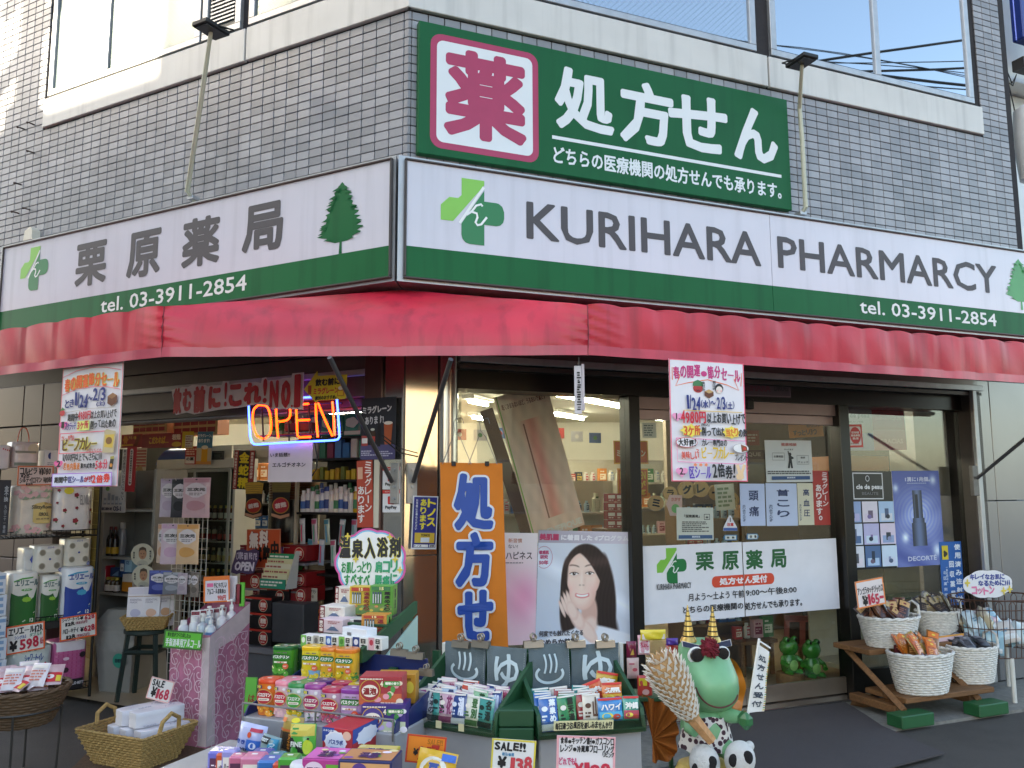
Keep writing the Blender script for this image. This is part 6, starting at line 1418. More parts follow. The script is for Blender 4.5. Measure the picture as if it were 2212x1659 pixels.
# refrigerator
FD=1.35
fu0=WL.uz(334,1200,FD)[0];fu1=WL.uz(499,1200,FD)[0];fz=WL.uz(420,992,FD)[1]
T=Thing('refrigerator','white glass-door drinks refrigerator behind the hanging mask packs','refrigerator',WL,((fu0+fu1)/2,FD,.036))
frm=M('#c6c4bb',.4,var=.04)
T.part('cabinet',MB().box(fu0,fu0+.03,FD+.02,FD+.28,.036,fz,.003).box(fu1-.03,fu1,FD+.02,FD+.28,.036,fz,.003).box(fu0+.03,fu1-.03,FD+.25,FD+.28,.036,fz),frm)
T.part('header',MB().box(fu0-.01,fu1+.01,FD-.02,FD+.28,fz-.085,fz+.002,.004),frm)
T.part('base',MB().box(fu0,fu1,FD,FD+.28,.036,.20,.004),frm)
zf0,zf1=.21,fz-.09;um=(fu0+fu1)/2
fg=glassmat('fridge_glass',(.8,.86,.84),1.45)
for a,b in((fu0+.031,um+.01),(um-.01,fu1-.031)):
    dd=FD+.005 if a<um-.1 else FD-.012
    m=MB().box(a,a+.03,dd,dd+.015,zf0,zf1,.002).box(b-.03,b,dd,dd+.015,zf0,zf1,.002).box(a+.03,b-.03,dd,dd+.015,zf0,zf0+.03,.002).box(a+.03,b-.03,dd,dd+.015,zf1-.03,zf1,.002)
    fo=T.part('door_frame',m,M('#9aa09c',.35,.5));T.part('door_glass',MB().box(a+.03,b-.03,dd+.006,dd+.009,zf0+.03,zf1-.03),fg,parent=fo)
T.part('inner_back',MB().box(fu0+.031,fu1-.031,FD+.23,FD+.249,.21,zf1),M('#3f4a44',.6))
for k in range(6):T.part('rack_shelf',MB().box(fu0+.031,fu1-.031,FD+.05,FD+.22,.32+k*.19,.328+k*.19),M('#b9beb9',.4,.3))
rf_=random.Random(5);cols=['#4a2a12','#6b3a14','#8a5a1c','#3a2210','#b08a2a','#2f4a2a','#c8c0a8']
for k in range(6):
    for i in range(13):
        u=fu0+.06+i*(fu1-fu0-.12)/12;c_=cols[(i//3+k)%7]
        bottle('drink_bottle','small brown drink bottle on a shelf of the refrigerator','bottle',WL.w(u,FD+.12,.329+k*.19),.021,.13,c_,('#d9c9a0','#3a3a3a','#c8b040')[k%3],'round','drink bottles in the refrigerator',band=(('#c9b06a','#b83a30','#e0dcd0')[k%3],.12,.5))
# on top of the refrigerator
def tz(x,y,d=FD+.02):return WL.uz(x,y,d)
u0,u1,z0,z1=rectpx(WL,337,968,420,1004,FD-.01)
hoodm=M('#1f4a8c',.35,var=.05,coat=.3);m=MB()
m.grid(lambda a,b:(u0+(u1-u0)*(a*.92+.08*b)+.04*b,FD-.01+.12*(1-math.cos(b*1.5)),z0+(z1-z0)*math.sin(b*1.57)),10,10);m.sm= True
hd=solo('curved_sign','curved dark blue sign panel on top of the refrigerator','sign',m,hoodm,WL,((u0+u1)/2,FD,z0))
def redgrid(p,H,n=5):
    p.rect(0,0,100,H,'#c8a878')
    for i in range(n):
        for j in range(2):p.rect(2+i*96/n,4+j*(H-4)/2,2+(i+.9)*96/n,j*(H-4)/2+(H-4)/2,'#8e1c26');p.lines(4+i*96/n,8+j*(H-4)/2,(i+.8)*96/n,j*(H-4)/2+H*.26,1,'#d8c0b0',seed=i)
pbox('medicine_display','display tray of small dark red cartons on the left above the refrigerator','display',WL,(288,906,360,936),FD+.0,.14,'#9a5a2a',redgrid)
pbox('medicine_display','display tray of small dark red cartons on the right above the refrigerator','display',WL,(375,902,470,940),FD+.05,.14,'#b8642a',redgrid)
pbox('red_header_board','red board with yellow lettering above the refrigerator','sign',WL,(306,936,398,967),FD-.04,.01,'#8e1f28',lambda p,H:(p.text('こだわれば…',18,H*.28,64,H*.8,'#d8a83a',.8),p.text('若甦',72,H*.5,92,H*.9,'#e0c8b8',.6),p.ell(83,H*.2,11,4,'#c8a03a')))
pbox('red_header_board','red board with an orange drink picture left of the yellow lettered board','sign',WL,(262,938,306,967),FD-.03,.01,'#a02a2a',lambda p,H:(p.poly([(60,4),(82,H-3),(96,H-3),(80,4)],'#7a2a1a'),p.text('アミノ酸',36,H*.6,74,H*.85,'#e2c060',.4),p.ell(22,H*.6,12,H*.3,'#d08a3a',20,.2,6),p.rect(4,6,60,H*.26,'#d8a43a')))
c=Card('beer_poster','blue poster with a glass of beer leaning on the refrigerator top','poster',WL,[k3(757,828),k3(948,830),k3(905,1185),k3(765,1185)],FD-.07,'#3f7ea0');p=c.p;H=c.H
p.rect(0,0,100,H*.5,'#bcae94');p.rect(0,0,100,H*.1,'#c88a4a');p.text('ミラグレーン、',4,H*.82,96,H*.93,'#e6ebee',1);p.text('あります!',8,H*.66,84,H*.78,'#e6ebee',1.2);p.rect(34,H*.08,74,H*.5,'#d69a1e');p.ell(54,H*.52,22,H*.06,'#ece4d2');c.done()
c=Card('red_small_poster','small red poster beside the beer poster on the refrigerator','poster',WL,box4(400,964,430,1003),FD-.05,'#b23a34');H=c.H;c.p.rect(4,4,70,H*.42,'#d8d0cc');c.p.text('の薬',10,H*.2,64,H*.4,'#222',1);c.p.lines(8,H*.5,90,H*.9,3,'#e0b8a8');c.done()
c=Card('price_list','yellow edged leaflet sheet with rows of pictures on the refrigerator','leaflet',WL,[k3(635,835),k3(745,832),k3(700,1002),k3(565,1002)],FD-.08,'#c9b02c');p=c.p;H=c.H
p.rect(30,4,96,H*.78,'#d9d3c4')
for i in range(5):p.lines(34,8+i*H*.14,94,8+(i+.7)*H*.14,1,'#8a3a2a',seed=i)
c.done()
pbox('thermometer_panel','small black gauge on the white refrigerator top panel','gauge',WL,(456,974,483,993),FD-.03,.01,'#1a1c1c',lambda p,H:(p.frame(8,8,92,H-8,3,'#5a5f5c'),p.rect(24,H*.3,76,H*.6,'#3a4440')))
pbox('backing_board','white backing board above the refrigerator beside the tall yellow lettered sign','panel',WL,(410,963,500,1003),FD+.04,.02,'#cfcabd')
# tall yellow lettered sign
c=Card('tall_sign','tall black and red sign with big yellow kanji beside the refrigerator','sign',WL,[k3(1170,1030),k3(1398,1040),k3(1370,1460),k3(1155,1456)],FD-.2,'#15120f');p=c.p;H=c.H
p.rect(0,0,20,H,'#a4322a');p.rect(76,0,100,H,'#a4322a');p.vtext('金蛇精',24,H*.01,74,H*.98,'#e6cf2a',2.0,gap=.12);p.vtext('男性更年期の症状',81,H*.28,95,H*.96,'#e0d2c8',.6);p.vtext('視力・記憶力・精力減退に',4,4,16,H*.97,'#e0d2c8',.5);c.done()

# mask packs on the white wire grid
MD=.25
T=Thing('wire_grid_stand','white wire grid stand holding hanging mask packs','rack',WL,(WL.uz(410,1250,MD)[0],MD+.04,.036))
ga=WL.uz(372,1200,MD+.04)[0];gb=WL.uz(446,1200,MD+.04)[0];wwm=M('#c4c2ba',.4,.3)
m=MB()
for k in range(8):u=ga+(gb-ga)*k/7;m.tube([(u,MD+.04,.036),(u,MD+.04,1.55)],.003,5)
for k in range(17):m.tube([(ga,MD+.043,.3+k*.075),(gb,MD+.043,.3+k*.075)],.0025,5)
T.part('grid',m,wwm)
for x,y in((366,1036),(390,1036),(427,1034),(373,1134),(407,1134)):
    u,z=WL.uz(x,y,MD);T.part('hook',MB().tube([(u,MD+.04,z),(u,MD-.04,z-.004),(u,MD-.05,z+.01)],.003,5),wwm)
def maskpack(c1,c2):
    def f(p,H):
        p.rect(4,H*.88,96,H*.985,c2,5,1);p.poly([(12,H*.60),(12,H*.76),(32,H*.85),(50,H*.88),(68,H*.85),(88,H*.76),(88,H*.60),(60,H*.5),(40,H*.5)],'#d6d0d4');p.text('三次元',18,H*.66,84,H*.75,'#222',1.6);p.lines(26,H*.55,76,H*.63,2,'#8a8488');p.ell(50,H*.3,34,26,c1,22,.05,3);p.ell(50,H*.955,4,3.4,'#2a2a2a')
    return f
for k,(x0,y0,x1,y1,col,c1,lb)in enumerate(((351,1034,381,1117,'#c0b4c4','#b5a3b8','lilac mask pack, leftmost of the upper hanging row'),(375,1035,405,1118,'#3b3a40','#1f1e22','black mask pack in the upper hanging row'),(402,1032,447,1118,'#caaab2','#b98a94','wide pink mask pack at the front of the upper hanging row'),(343,1132,362,1216,'#d2b8a4','#c8987a','tan mask pack half hidden at the left of the lower row'),(354,1131,393,1219,'#d3bcc8','#c8a3bd','pink lilac mask pack in the lower hanging row'),(387,1132,424,1219,'#d9b894','#d09a58','orange mask pack in the lower hanging row'),(328,1232,364,1284,'#39428a','#5a64a8','blue mask pack standing behind the rush tray'),(357,1236,388,1284,'#7d8088','#9a9da6','grey mask pack standing behind the rush tray'),(386,1238,402,1284,'#b7a9b2','#a898a4','pale mask pack standing edge-on behind the rush tray'),(402,1234,416,1290,'#6f6258','#554a42','brown mask pack standing behind the rush tray'),(414,1236,428,1290,'#8a8078','#6a6058','grey brown mask pack standing behind the rush tray'))):
    u0,u1,z0,z1=rectpx(WL,x0,y0,x1,y1,MD-.02*(k%3));pouch('mask_pack',lb,'mask pack',WL.w((u0+u1)/2,MD-.02*(k%3),z0),u1-u0,z1-z0,.018,col,maskpack(c1,c1),'mask packs on the white wire grid',rz=WL.a+rad(20),seed=k,H0=210)

# low grey counter with red and black tonic cartons
CD=.75
cu0=WL.uz(528,1400,CD)[0];cu1=WL.uz(700,1420,CD)[0];cz=WL.uz(600,1402,CD)[1]
T=Thing('low_counter','low grey laminate counter under the stacked tonic cartons','counter',WL,((cu0+cu1)/2,CD,.036))
ctm=M('#85868a',.4,var=.04)
T.part('top',MB().box(cu0-.02,cu1,CD-.03,CD+.7,cz-.045,cz,.006),ctm);T.part('body',MB().box(cu0,(cu0+cu1)/2-.002,CD,CD+.68,.036,cz-.046,.002),M('#6b6d73',.45,var=.05));T.part('body',MB().box((cu0+cu1)/2+.002,cu1-.02,CD,CD+.68,.036,cz-.046,.002),M('#6b6d73',.45,var=.05))
def tonic(bg):
    def f(p,H):
        cx=70 if H<80 else 50
        p.rect(0,H-6,100,H,'#b83222' if bg=='#171214' else '#7a1418');p.ell(cx,H*.46,H*.40,H*.42,'#d8c8a8');p.ell(cx,H*.46,H*.36,H*.38,'#b8241e');p.text('若甦',cx-H*.26,H*.34,cx+H*.26,H*.68,'#e8dcd0',1.4);p.lines(cx-H*.2,H*.18,cx+H*.2,H*.28,1,'#e8dcd0');p.lines(4,H*.8,30,H*.88,1,'#b0a8a0')
    return f
bk_,rd_='#171214','#8e1a1e'
for k,(x0,y0,x1,y1,col,dd,lb)in enumerate(((529,1359,586,1394,bk_,.02,'black tonic carton at the bottom of the front stack'),(529,1324,586,1357.5,bk_,.02,'black tonic carton in the middle of the front stack'),(529,1290,586,1322.5,bk_,.02,'black tonic carton on top of the front stack'),(560,1270,624,1302,bk_,.14,'wide black tonic carton behind the front stack'),(518,1237,565,1271,rd_,.16,'red tonic carton under the purple open card'),(622,1268,661,1301,rd_,.16,'red tonic carton behind the grey bin, the lower one'),(618,1236,661,1266,rd_,.18,'red tonic carton behind the grey bin, the upper one'),(612,1178,661,1212,rd_,.22,'red tonic carton on the top shelf beside the big bottle'),(518,1178,552,1212,rd_,.22,'red tonic carton left of the orange tasting card'))):
    pbox('tonic_carton',lb,'carton',WL,(x0,y0,x1,y1),CD+dd,.22,col,tonic(col),'stacked tonic cartons')
for z_y in(1213,1272):
    u0,u1,z0,z1=rectpx(WL,516,z_y,664,z_y+5,CD+.2);
    solo('display_board','thin grey shelf board between the red tonic cartons, %s one'%('upper' if z_y<1250 else 'lower'),'shelf board',MB().box(u0,u1,CD+.16,CD+.5,z0,z1,.002),ctm,WL,((u0+u1)/2,CD+.2,z0))
solo('grey_bin','dark grey ribbed plastic bin beside the black tonic cartons','bin',MB().box(*rectpx(WL,586,1303,655,1390,CD+.03)[:2],CD+.03,CD+.2,*rectpx(WL,586,1303,655,1390,CD+.03)[2:],.006),M('#47484b',.5,var=.1),WL,(rectpx(WL,586,1303,655,1390,CD+.03)[0],CD+.03,rectpx(WL,586,1303,655,1390,CD+.03)[2]))
# big bottle stand and two bottle cut-outs
u0,u1,z0,z1=rectpx(WL,567,1040,650,1180,CD+.45);bw=(u1-u0)/2
T=Thing('giant_bottle_display','oversized black display bottle with a gold ribbed cap behind the cut-outs','display',WL,((u0+u1)/2,CD+.6,z0))
hb=z1-z0
T.part('body',MB().lathe([(bw,0),(bw,hb*.72)],28),M('#14110f',.25,var=.04,coat=.3),frame=False);T.part('foot_band',MB().lathe([(bw*1.01,.001),(bw*1.01,hb*.06)],28),M('#a87a3c',.3,.6),frame=False)
m=MB()
for k in range(7):m.lathe([(bw*.97,hb*(.72+.04*k)),(bw*1.0,hb*(.725+.04*k)),(bw*1.0,hb*(.75+.04*k)),(bw*.97,hb*(.758+.04*k))],28)
T.part('cap',m,M('#6d4a2a',.4,.4),frame=False)
for k,(x0,y0,x1,y1,cap,lb)in enumerate(((522,1041,575,1122,'#c8a03a','bottle cut-out with a yellow cap hanging above the tasting card'),(579,1035,636,1124,'#7c7238','bottle cut-out with an olive cap hanging above the tasting card'))):
    c=Card('bottle_cutout',lb,'cut-out',WL,box4(x0,y0,x1,y1),CD+.28-.05*k,'#191413',shape=lambda H:[(14,10),(50,2),(86,10),(82,H*.55),(88,H*.97),(70,H),(30,H),(12,H*.97),(18,H*.55)],group='bottle cut-outs over the tonic cartons');p=c.p;H=c.H
    p.poly([(16,H*.68),(84,H*.68),(87,H*.96),(70,H*.99),(30,H*.99),(13,H*.96)],cap)
    for i in range(5):p.stroke([(15,H*(.71+.05*i)),(50,H*(.69+.05*i)),(85,H*(.71+.05*i))],1,'#6a5a2a')
    p.ell(50,H*.36,32,H*.20,'#b88a3a');p.ell(50,H*.36,29,H*.18,'#b02a3a' if k else '#b83a2a');p.text('若甦',28,H*.30,72,H*.43,'#e6dcd2',1.6,rot=.15);p.poly([(16,12),(50,4),(84,12),(84,20),(50,13),(16,20)],'#c89a7a');c.done()
c=Card('tasting_card','orange handwritten free tasting card among the tonic cartons','card',WL,box4(533.5,1143,606,1227,0),CD+.12,'#c8542a');H=c.H;c.p.hand('無料',6,H*.52,66,H*.96,'#e6d8cc',3,out='#8a3020',ow=1);c.p.hand('試飲中',22,H*.14,96,H*.56,'#171313',2.6,slope=.3);c.p.frame(0,0,100,H,1.5,'#d8a080');c.done()
c=Card('open_card','purple wavy card lettered OPEN tilted in front of the tasting card','card',WL,[kC(905,1015),kC(1220,1020),kC(1095,1265),kC(812,1250)],CD+.0,'#4d3a5c',shape=lambda H:[(0,4),(20,0),(40,5),(62,1),(84,6),(88,H*.3),(98,H*.6),(100,H-6),(80,H),(60,H-6),(40,H-1),(18,H-5),(14,H*.7),(4,H*.35)]);H=c.H;c.p.hand('Come in We re',18,H*.58,94,H*.86,'#c8bccc',.4);c.p.text('OPEN',14,H*.14,84,H*.5,'#dcd4de',2.2,shear=.2);c.done()
T=Thing('leaflet_stand','stepped cardboard stand of green and cream cards in front of the red cartons','leaflet stand',WL,(WL.uz(590,1270,CD)[0],CD-.02,WL.uz(590,1272,CD)[1]))
u0,u1,z0,z1=rectpx(WL,562,1192,618,1272,CD-.02)
T.part('side',MB().prism([(0,0)]+[((CD+.12)-CD,0),(.14,z1-z0),(.10,z1-z0)],0,.004).xf(Matrix.Translation((u1,CD-.02,z0))@Matrix.Rotation(rad(90),4,'Z')),M('#d6d4cc',.5))
for k in range(6):
    zz=z0+(z1-z0)*k/7.5;T.part('card',MB().box(u0,u1-.004,CD-.02+.018*k,CD-.016+.018*k,zz,zz+(z1-z0)*.26),M(('#1f8a6a','#d9d2a8','#d6cc9a','#d9d4b8','#cfc89a','#1f8a5a')[k],.5));
    p=Print(CD-.0206+.018*k);p.lines(u0+.01,zz+.015,u1-.02,zz+(z1-z0)*.22,2,'#e6e2d6' if k in(0,5)else '#a0524a',seed=k);me=p.mesh('print');me.transform(Matrix.Translation((-T.b[0],-T.b[1],-T.b[2])));link('print',me,T.o)
# shelves of bottles and packs at the right of the opening
SD=1.05
su0=WL.uz(640,1100,SD)[0];su1=WL.uz(800,1100,SD)[0]
T=Thing('black_shelf','black shelf unit of toothpaste bottles and packs right of the tonic display','shelf',WL,((su0+su1)/2,SD,.036))
T.part('back',MB().box(su0,su1,SD+.36,SD+.38,.036,1.95),M('#2a2826',.6,var=.1))
zss=[WL.uz(700,y,SD)[1]for y in(1240,1107,1036,990,944)]
for z in zss:T.part('shelf_board',MB().box(su0,su1,SD,SD+.36,z-.018,z,.002),M('#1c1b1a',.4,.2))
T.part('upright',MB().box(su0-.02,su0,SD,SD+.03,.036,1.95),M('#b9b39a',.5));T.part('upright',MB().box(su1,su1+.02,SD,SD+.38,.036,1.95),M('#b9b39a',.5))
rs=random.Random(8)
for r_ in range(2):
    for i in range(15):
        u=su0+.03+i*(su1-su0-.06)/14;c_,cp_=(('#dfe2e0','#e9e9e6'),('#e2e4e2','#2f7a4a'),('#d6dce2','#2a4a9a'),('#e4e2d4','#e6e6e2'),('#c9a92c','#e6e6e2'))[(i//2+r_)%4 if i<11 else 4 if i%2 else 0]
        bottle('mouthwash_bottle','white capped bottle, %s from left in the %s row on the black shelf'%(ORD[i],('front','back')[r_]),'bottle',WL.w(u,SD+.05+.1*r_,zss[1]+.001),.024,.17+.03*((i*7)%3)/2+.03*r_,c_,cp_,'round','bottles in the row on the black shelf',band=(('#3a6ab0','#3f8a5a','#d8dcd8','#2c4a8c')[(i*3+r_)%4],.15,.5),sy=.6)
for i in range(13):
    u=su0+.04+i*(su1-su0-.1)/12;h=.07+.03*((i*5)%4)/3
    me_k=('yb',i%4)
    if me_k not in _mats:_mats[me_k]=MB().box(-.018,.018,0,.05,0,h,.001).mesh('small_carton',cartn(('#cdb32a','#d8c23c','#b99a28','#7a8a3a')[i%4]))
    tag(link('small_carton',_mats[me_k],None,WL.w(u,SD+.06,zss[2]+.001),(0,0,WL.a)),'small yellow carton, %s from left in the row under the paper notice'%ORD[i],'carton','small yellow cartons on the black shelf')
for i in range(9):
    u=su0+.05+i*(su1-su0-.1)/8;h=.12+.04*((i*5)%3)/2
    me_k=('gb',i%5)
    if me_k not in _mats:_mats[me_k]=MB().box(-.03,.03,0,.05,0,h,.001).mesh('small_carton',cartn(('#2f76b4','#c8cfc8','#3f8a6a','#8a3a5a','#4a86c0')[i%5]))
    tag(link('small_carton',_mats[me_k],None,WL.w(u,SD+.05,zss[3]+.001),(0,0,WL.a)),'coloured carton, %s from left in the row under the neon sign'%ORD[i],'carton','cartons under the neon sign')
for i in range(11):
    u=su0+.05+i*(su1-su0-.1)/10;z=zss[1]-.05-.16*(i%2)
    pouch('toothbrush_pack','clear hanging pack, %s from left below the white bottles'%ORD[i],'packet',WL.w(u,SD+.03,z-.2),.055,.20,.02,('#aeb4b4','#7f9aa0','#b8a0a8','#8fa0b4','#9aa894')[i%5],(lambda p,H:(p.rect(10,H*.8,90,H*.96,('#c9c9c9','#3a7a8a','#b04a6a')[i%3],3),p.rect(40,H*.1,60,H*.75,('#d04a6a','#4a9ac0','#5ab08a')[i%3],2,4))),'clear packs below the white bottles',rz=WL.a,seed=i,ty=rs.uniform(-.1,.1))
for k,(x0,x1,col,c2,lb)in enumerate(((582,612,'#3f8a3c','#c8d8b8','green plastic pack behind the neon letter O'),(610,634,'#b0303a','#e0c8a0','red plastic pack behind the neon letter P'),(630,662,'#c8a8b8','#e8e0e4','pink and white pack behind the neon sign'),(658,694,'#2a4fae','#c9d3e8','blue diaper pack behind the neon letter N'),(690,716,'#1f8a80','#c8e0d8','teal diaper pack right of the neon sign'),(712,742,'#157a70','#b8d8d0','dark teal diaper pack beside the dark poster'),(738,782,'#1a8478','#d0e4dc','wide teal diaper pack hidden behind the brace'))):
    ppack('diaper_pack',lb,'pack',WL,(x0,892+2*(k%3),x1,943),SD+.02,.2,col,lambda p,H:(p.ell(50,H*.6,30,H*.22,c2,20,.08,5),p.rect(10,H*.08,90,H*.24,c2,5)),pw=5)
T=Thing('toothbrush_cards','handwritten small cards clipped to the black shelf','card',WL,(WL.uz(662,1290,SD-.05)[0],SD-.05,WL.uz(662,1290,SD-.05)[1]))
def mini(q,d,col,lines):
    c=Card('small_card','x','card',WL,q,d,col);H=c.H
    for t,x0,z0,x1,z1,cc,b in lines:c.p.hand(t,x0,z0*H,x1,z1*H,cc,b)
    return c.done()
bpy.data.objects.remove(T.o)
tag(mini(box4(652,1270,685,1298,1),SD-.08,'#c3bda8',[('ケント歯ブラシ',6,.6,94,.9,BKc,.6),('やわらかめ',12,.2,80,.5,'#5a5348',.3)]),'cream handwritten card on the dark shelf beside the red cartons')
tag(mini(box4(664,1320,692,1342,-4),SD-.1,'#c8742a',[('歯ブラシ',6,.2,94,.85,BKc,1.4)]),'orange handwritten toothbrush card on the dark shelf')
# tall dim partition that closes the view behind the racks
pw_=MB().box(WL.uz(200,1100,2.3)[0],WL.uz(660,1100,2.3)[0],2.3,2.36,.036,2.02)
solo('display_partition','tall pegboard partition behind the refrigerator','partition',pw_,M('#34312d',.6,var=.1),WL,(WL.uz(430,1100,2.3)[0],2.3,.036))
rs=random.Random(31)
for k in range(46):
    x=214+rs.random()*300;y=1010+rs.random()*330;u,z=WL.uz(x,y,2.26)
    me_k=('hp',k%8)
    if me_k not in _mats:_mats[me_k]=MB().box(-.05,.05,0,.03,0,.13,.004).mesh('hanging_pack',cartn(['#b8b2a8','#4a6a9a','#a8524a','#c8b04a','#5a8a6a','#d0ccc8','#7a4a6a','#3a4a5a'][k%8]))
    tag(link('hanging_pack',_mats[me_k],None,WL.w(u,2.26,z),(0,0,WL.a)),'small pack hanging on the partition behind the refrigerator','packet','small packs on the partition')
# ---------------------------------------------------------------- bath goods on grey steps, right of the opening
def z5(x,y):return 493.7+.2229*x,1289.2+.2229*y
def px5(x0,y0,x1,y1):return(*z5(x0,y0),*z5(x1,y1))
_x,_=WM.uz(854.8,1588,2.8);FA=Fr(_x,2.8,-22)
grst=M('#9b9b9d',.4,var=.05,dirt=.15,name='grey_laminate')
uL=FA.uz(529,1545,0)[0];zT=FA.uz(690,1567,0)[1]
navy=M('#17275e',.35,var=.06,coat=.2)
T=Thing('display_steps','grey stepped display stand of bath salts with a wire rail','display stand',FA,(uL/2,.2,0))
T.part('step',MB().box(uL-.01,.0,0,.56,0,zT,.004),grst)
zT2=FA.uz(600,1466,.24)[1]
T.part('upper_step',MB().box(uL+.05,-.02,.26,.55,zT+.001,zT2,.004),grst)
zLw=FA.uz(560,1634,-.12)[1]
T.part('lower_step',MB().box(uL-.06,.02,-.42,-.002,0,zLw,.004),grst)
T.part('tray_side',MB().prism([(.0,zT+.001),(.34,zT+.001),(.34,zT+.10),(.02,zT+.03)],0,.006).xf(Matrix.Translation((uL,0,0))@Matrix.Rotation(rad(90),4,'Z')),navy)
T.part('tray_side',MB().prism([(.0,zT+.001),(.34,zT+.001),(.34,zT+.10),(.02,zT+.04)],0,.006).xf(Matrix.Translation((-.005,0,0))@Matrix.Rotation(rad(90),4,'Z')),navy)
u0,u1,z0,z1=rectpx(FA,*px5(1190,570,1925,830),.42)
T.part('navy_board',MB().box(u0,u1,.42,.43,z0-.1,z1,.003),navy)
zr=[FA.uz(*z5(205,1045),-.012)[1],FA.uz(*z5(1600,1185),-.012)[1]]
m=MB().tube([(uL,-.012,sum(zr)/2),(-.002,-.012,sum(zr)/2)],.0035,6)
for u in(uL,uL*.5,-.004):m.tube([(u,-.012,zT-.02),(u,-.012,sum(zr)/2)],.0035,6)
T.part('wire_rail',m,M('#9a9a9c',.3,.8))
# canisters
def canister(label,px,d,body,lid,pf,group='bath salt canisters',fr=FA):
    u0,u1,z0,z1=rectpx(fr,*px,d);w=(u1-u0)*.97;h=z1-z0;dep=w*.78
    z0=zT+.001 if d<.2 else zT2+.001;h=z1-z0
    mb=MB().lathe([(.95,0),(1,.004),(1,h*.88),(.97,h*.885)],28,(0,dep/2,0),w/2,dep/2,3.4)
    o=link('bath_salt_canister',mb.mesh('bath_salt_canister',M(body,.3,var=.04,coat=.35)),None,fr.w((u0+u1)/2,d,z0),(0,0,fr.a+rad(10)));tag(o,label,'canister',group)
    lm=MB().lathe([(1.03,h*.872),(1.04,h*.89),(1.03,h*.97),(.95,h*.995),(.01,h*1.0)],28,(0,dep/2,0),w/2,dep/2,3.4);lo=link('lid',lm.mesh('lid',M(lid,.3,var=.03,coat=.3)),o)
    link('tab',MB().box(-.008,.008,dep*.42,dep*.56,h*1.0,h*1.004,.001).mesh('tab',M('#e2e2e0',.4)),lo)
    p=Print(-.0012,w/100,50,0);H=h/w*100;pf(p,H*.87);link('label',p.mesh('label',swarp(w,dep,3.4)),o); return o
def fruit(p,H,col,seed=1,n=7,s=15,leaf=None,z1=.38):
    r=random.Random(seed)
    for i in range(n):
        x,z=10+80*r.random(),H*z1*r.random()+8;q=s*r.uniform(.75,1.1)
        if leaf:p.ell(x+q*.8,z+q*.4,q*.6,q*.35,leaf)
        p.ell(x,z,q*.92,q*.9,col,16);p.ell(x-q*.25,z+q*.28,q*.25,q*.2,'#f6e9b0' if col!='#e6e0e4' else '#f0a0c0',10)
def clin(bg,lower,fcol,leaf,wd='バスクリン',sd=1):
    def f(p,H):
        p.rect(-47,0,147,1,bg,2)if False else None
        p.rect(4,2,96,H*.30,lower,10,2);fruit(p,H,fcol,sd,7,15,leaf,.24);p.text('入浴剤・薬用',22,H*.90,78,H*.95,'#77736a',.3)
        p.rrect(8,H*.66,92,H*.86,12,'#2f7a34');p.text(wd,13,H*.695,88,H*.825,'#f2f2ea',1.6);p.rect(20,H*.52,80,H*.58,'#eeeade',6);p.text('の香り',34,H*.525,68,H*.575,'#c8603a',.4);p.ell(74,H*.4,13,12,'#e0603a');p.lines(66,H*.37,82,H*.43,2,'#f2e6dc')
    return f
def roman(bg,oval,fcol,leaf,sd=1):
    def f(p,H):
        fruit(p,H,fcol,sd,8,14,leaf,.26);p.rect(5,H*.88,36,H*.98,'#20356e',4);p.text('30',8,H*.885,30,H*.975,'#e8dc50',1.5);p.ell(76,H*.92,9,8,'#e4e4e6')
        p.ell(48,H*.62,44,H*.24,'#d8b868');p.ell(48,H*.62,41,H*.22,oval);p.text('バスロマン',13,H*.62,84,H*.75,'#f4eee8',1.8);p.rrect(20,H*.50,78,H*.58,5,'#efe6d8');p.lines(26,H*.52,72,H*.56,1,'#8a5a4a');p.text('湯上りポカポカ続く',8,H*.31,92,H*.365,'#c83a30' if oval!='#c8243a' else '#f0e0c8',.5)
    return f
row1=[((275,800,442,1150),'#e0782a','#d8481e',roman('#e0782a','#b8242c','#f0a030','#3c8a34',1),'orange bath salt canister with an orange lid at the left end of the row'),
 ((440,822,572,1172),'#e6bcc4','#e88a9a',roman('#e6bcc4','#c8243a','#f0c0c8',None,2),'pale pink bath salt canister with a pink lid, second in the row'),
 ((562,842,726,1196),'#bfd3c8','#2f8a4a',roman('#bfd3c8','#3f9a3c','#e8c82a','#4a7a2a',3),'green lidded canister with lemons, third in the row'),
 ((722,856,892,1222),'#d9c3d8','#93388a',roman('#d9c3d8','#a8245a','#eee6ee','#3c8a4a',4),'purple lidded canister with white blossoms, fourth in the row'),
 ((892,892,1074,1244),'#c9a3b8','#b82a50',roman('#c9a3b8','#c02040','#d8587c','#3c7a3a',5),'crimson lidded canister with roses, fifth in the row'),
 ((1074,898,1286,1268),'#cda6d4','#8a3a96',clin('#cda6d4','#cfc6cf','#e6e2e6','#4a7a4a',sd=6),'lilac canister with a green name plate at the right end of the row')]
for px,b,l,pf,lb in row1:canister(lb,px5(*px),.03,b,l,pf)
for k,(x0,y0,x1,l,lb)in enumerate(((345,790,490,'#d8481e','orange lidded canister standing behind the front row'),(500,800,690,'#e88a9a','pink lidded canister standing behind the front row'),(670,818,830,'#2f8a4a','green lidded canister standing behind the front row'),(820,812,985,'#5a2a6a','dark purple lidded canister standing behind the front row'),(985,835,1150,'#b82a50','crimson lidded canister standing behind the front row'),(1150,850,1290,'#c8a82a','yellow lidded canister standing behind the front row'))):
    canister(lb,px5(x0,y0,x1,y0+340),.15,'#cfc8c8',l,lambda p,H:p.rect(10,H*.3,90,H*.8,'#c8a0a8',6))
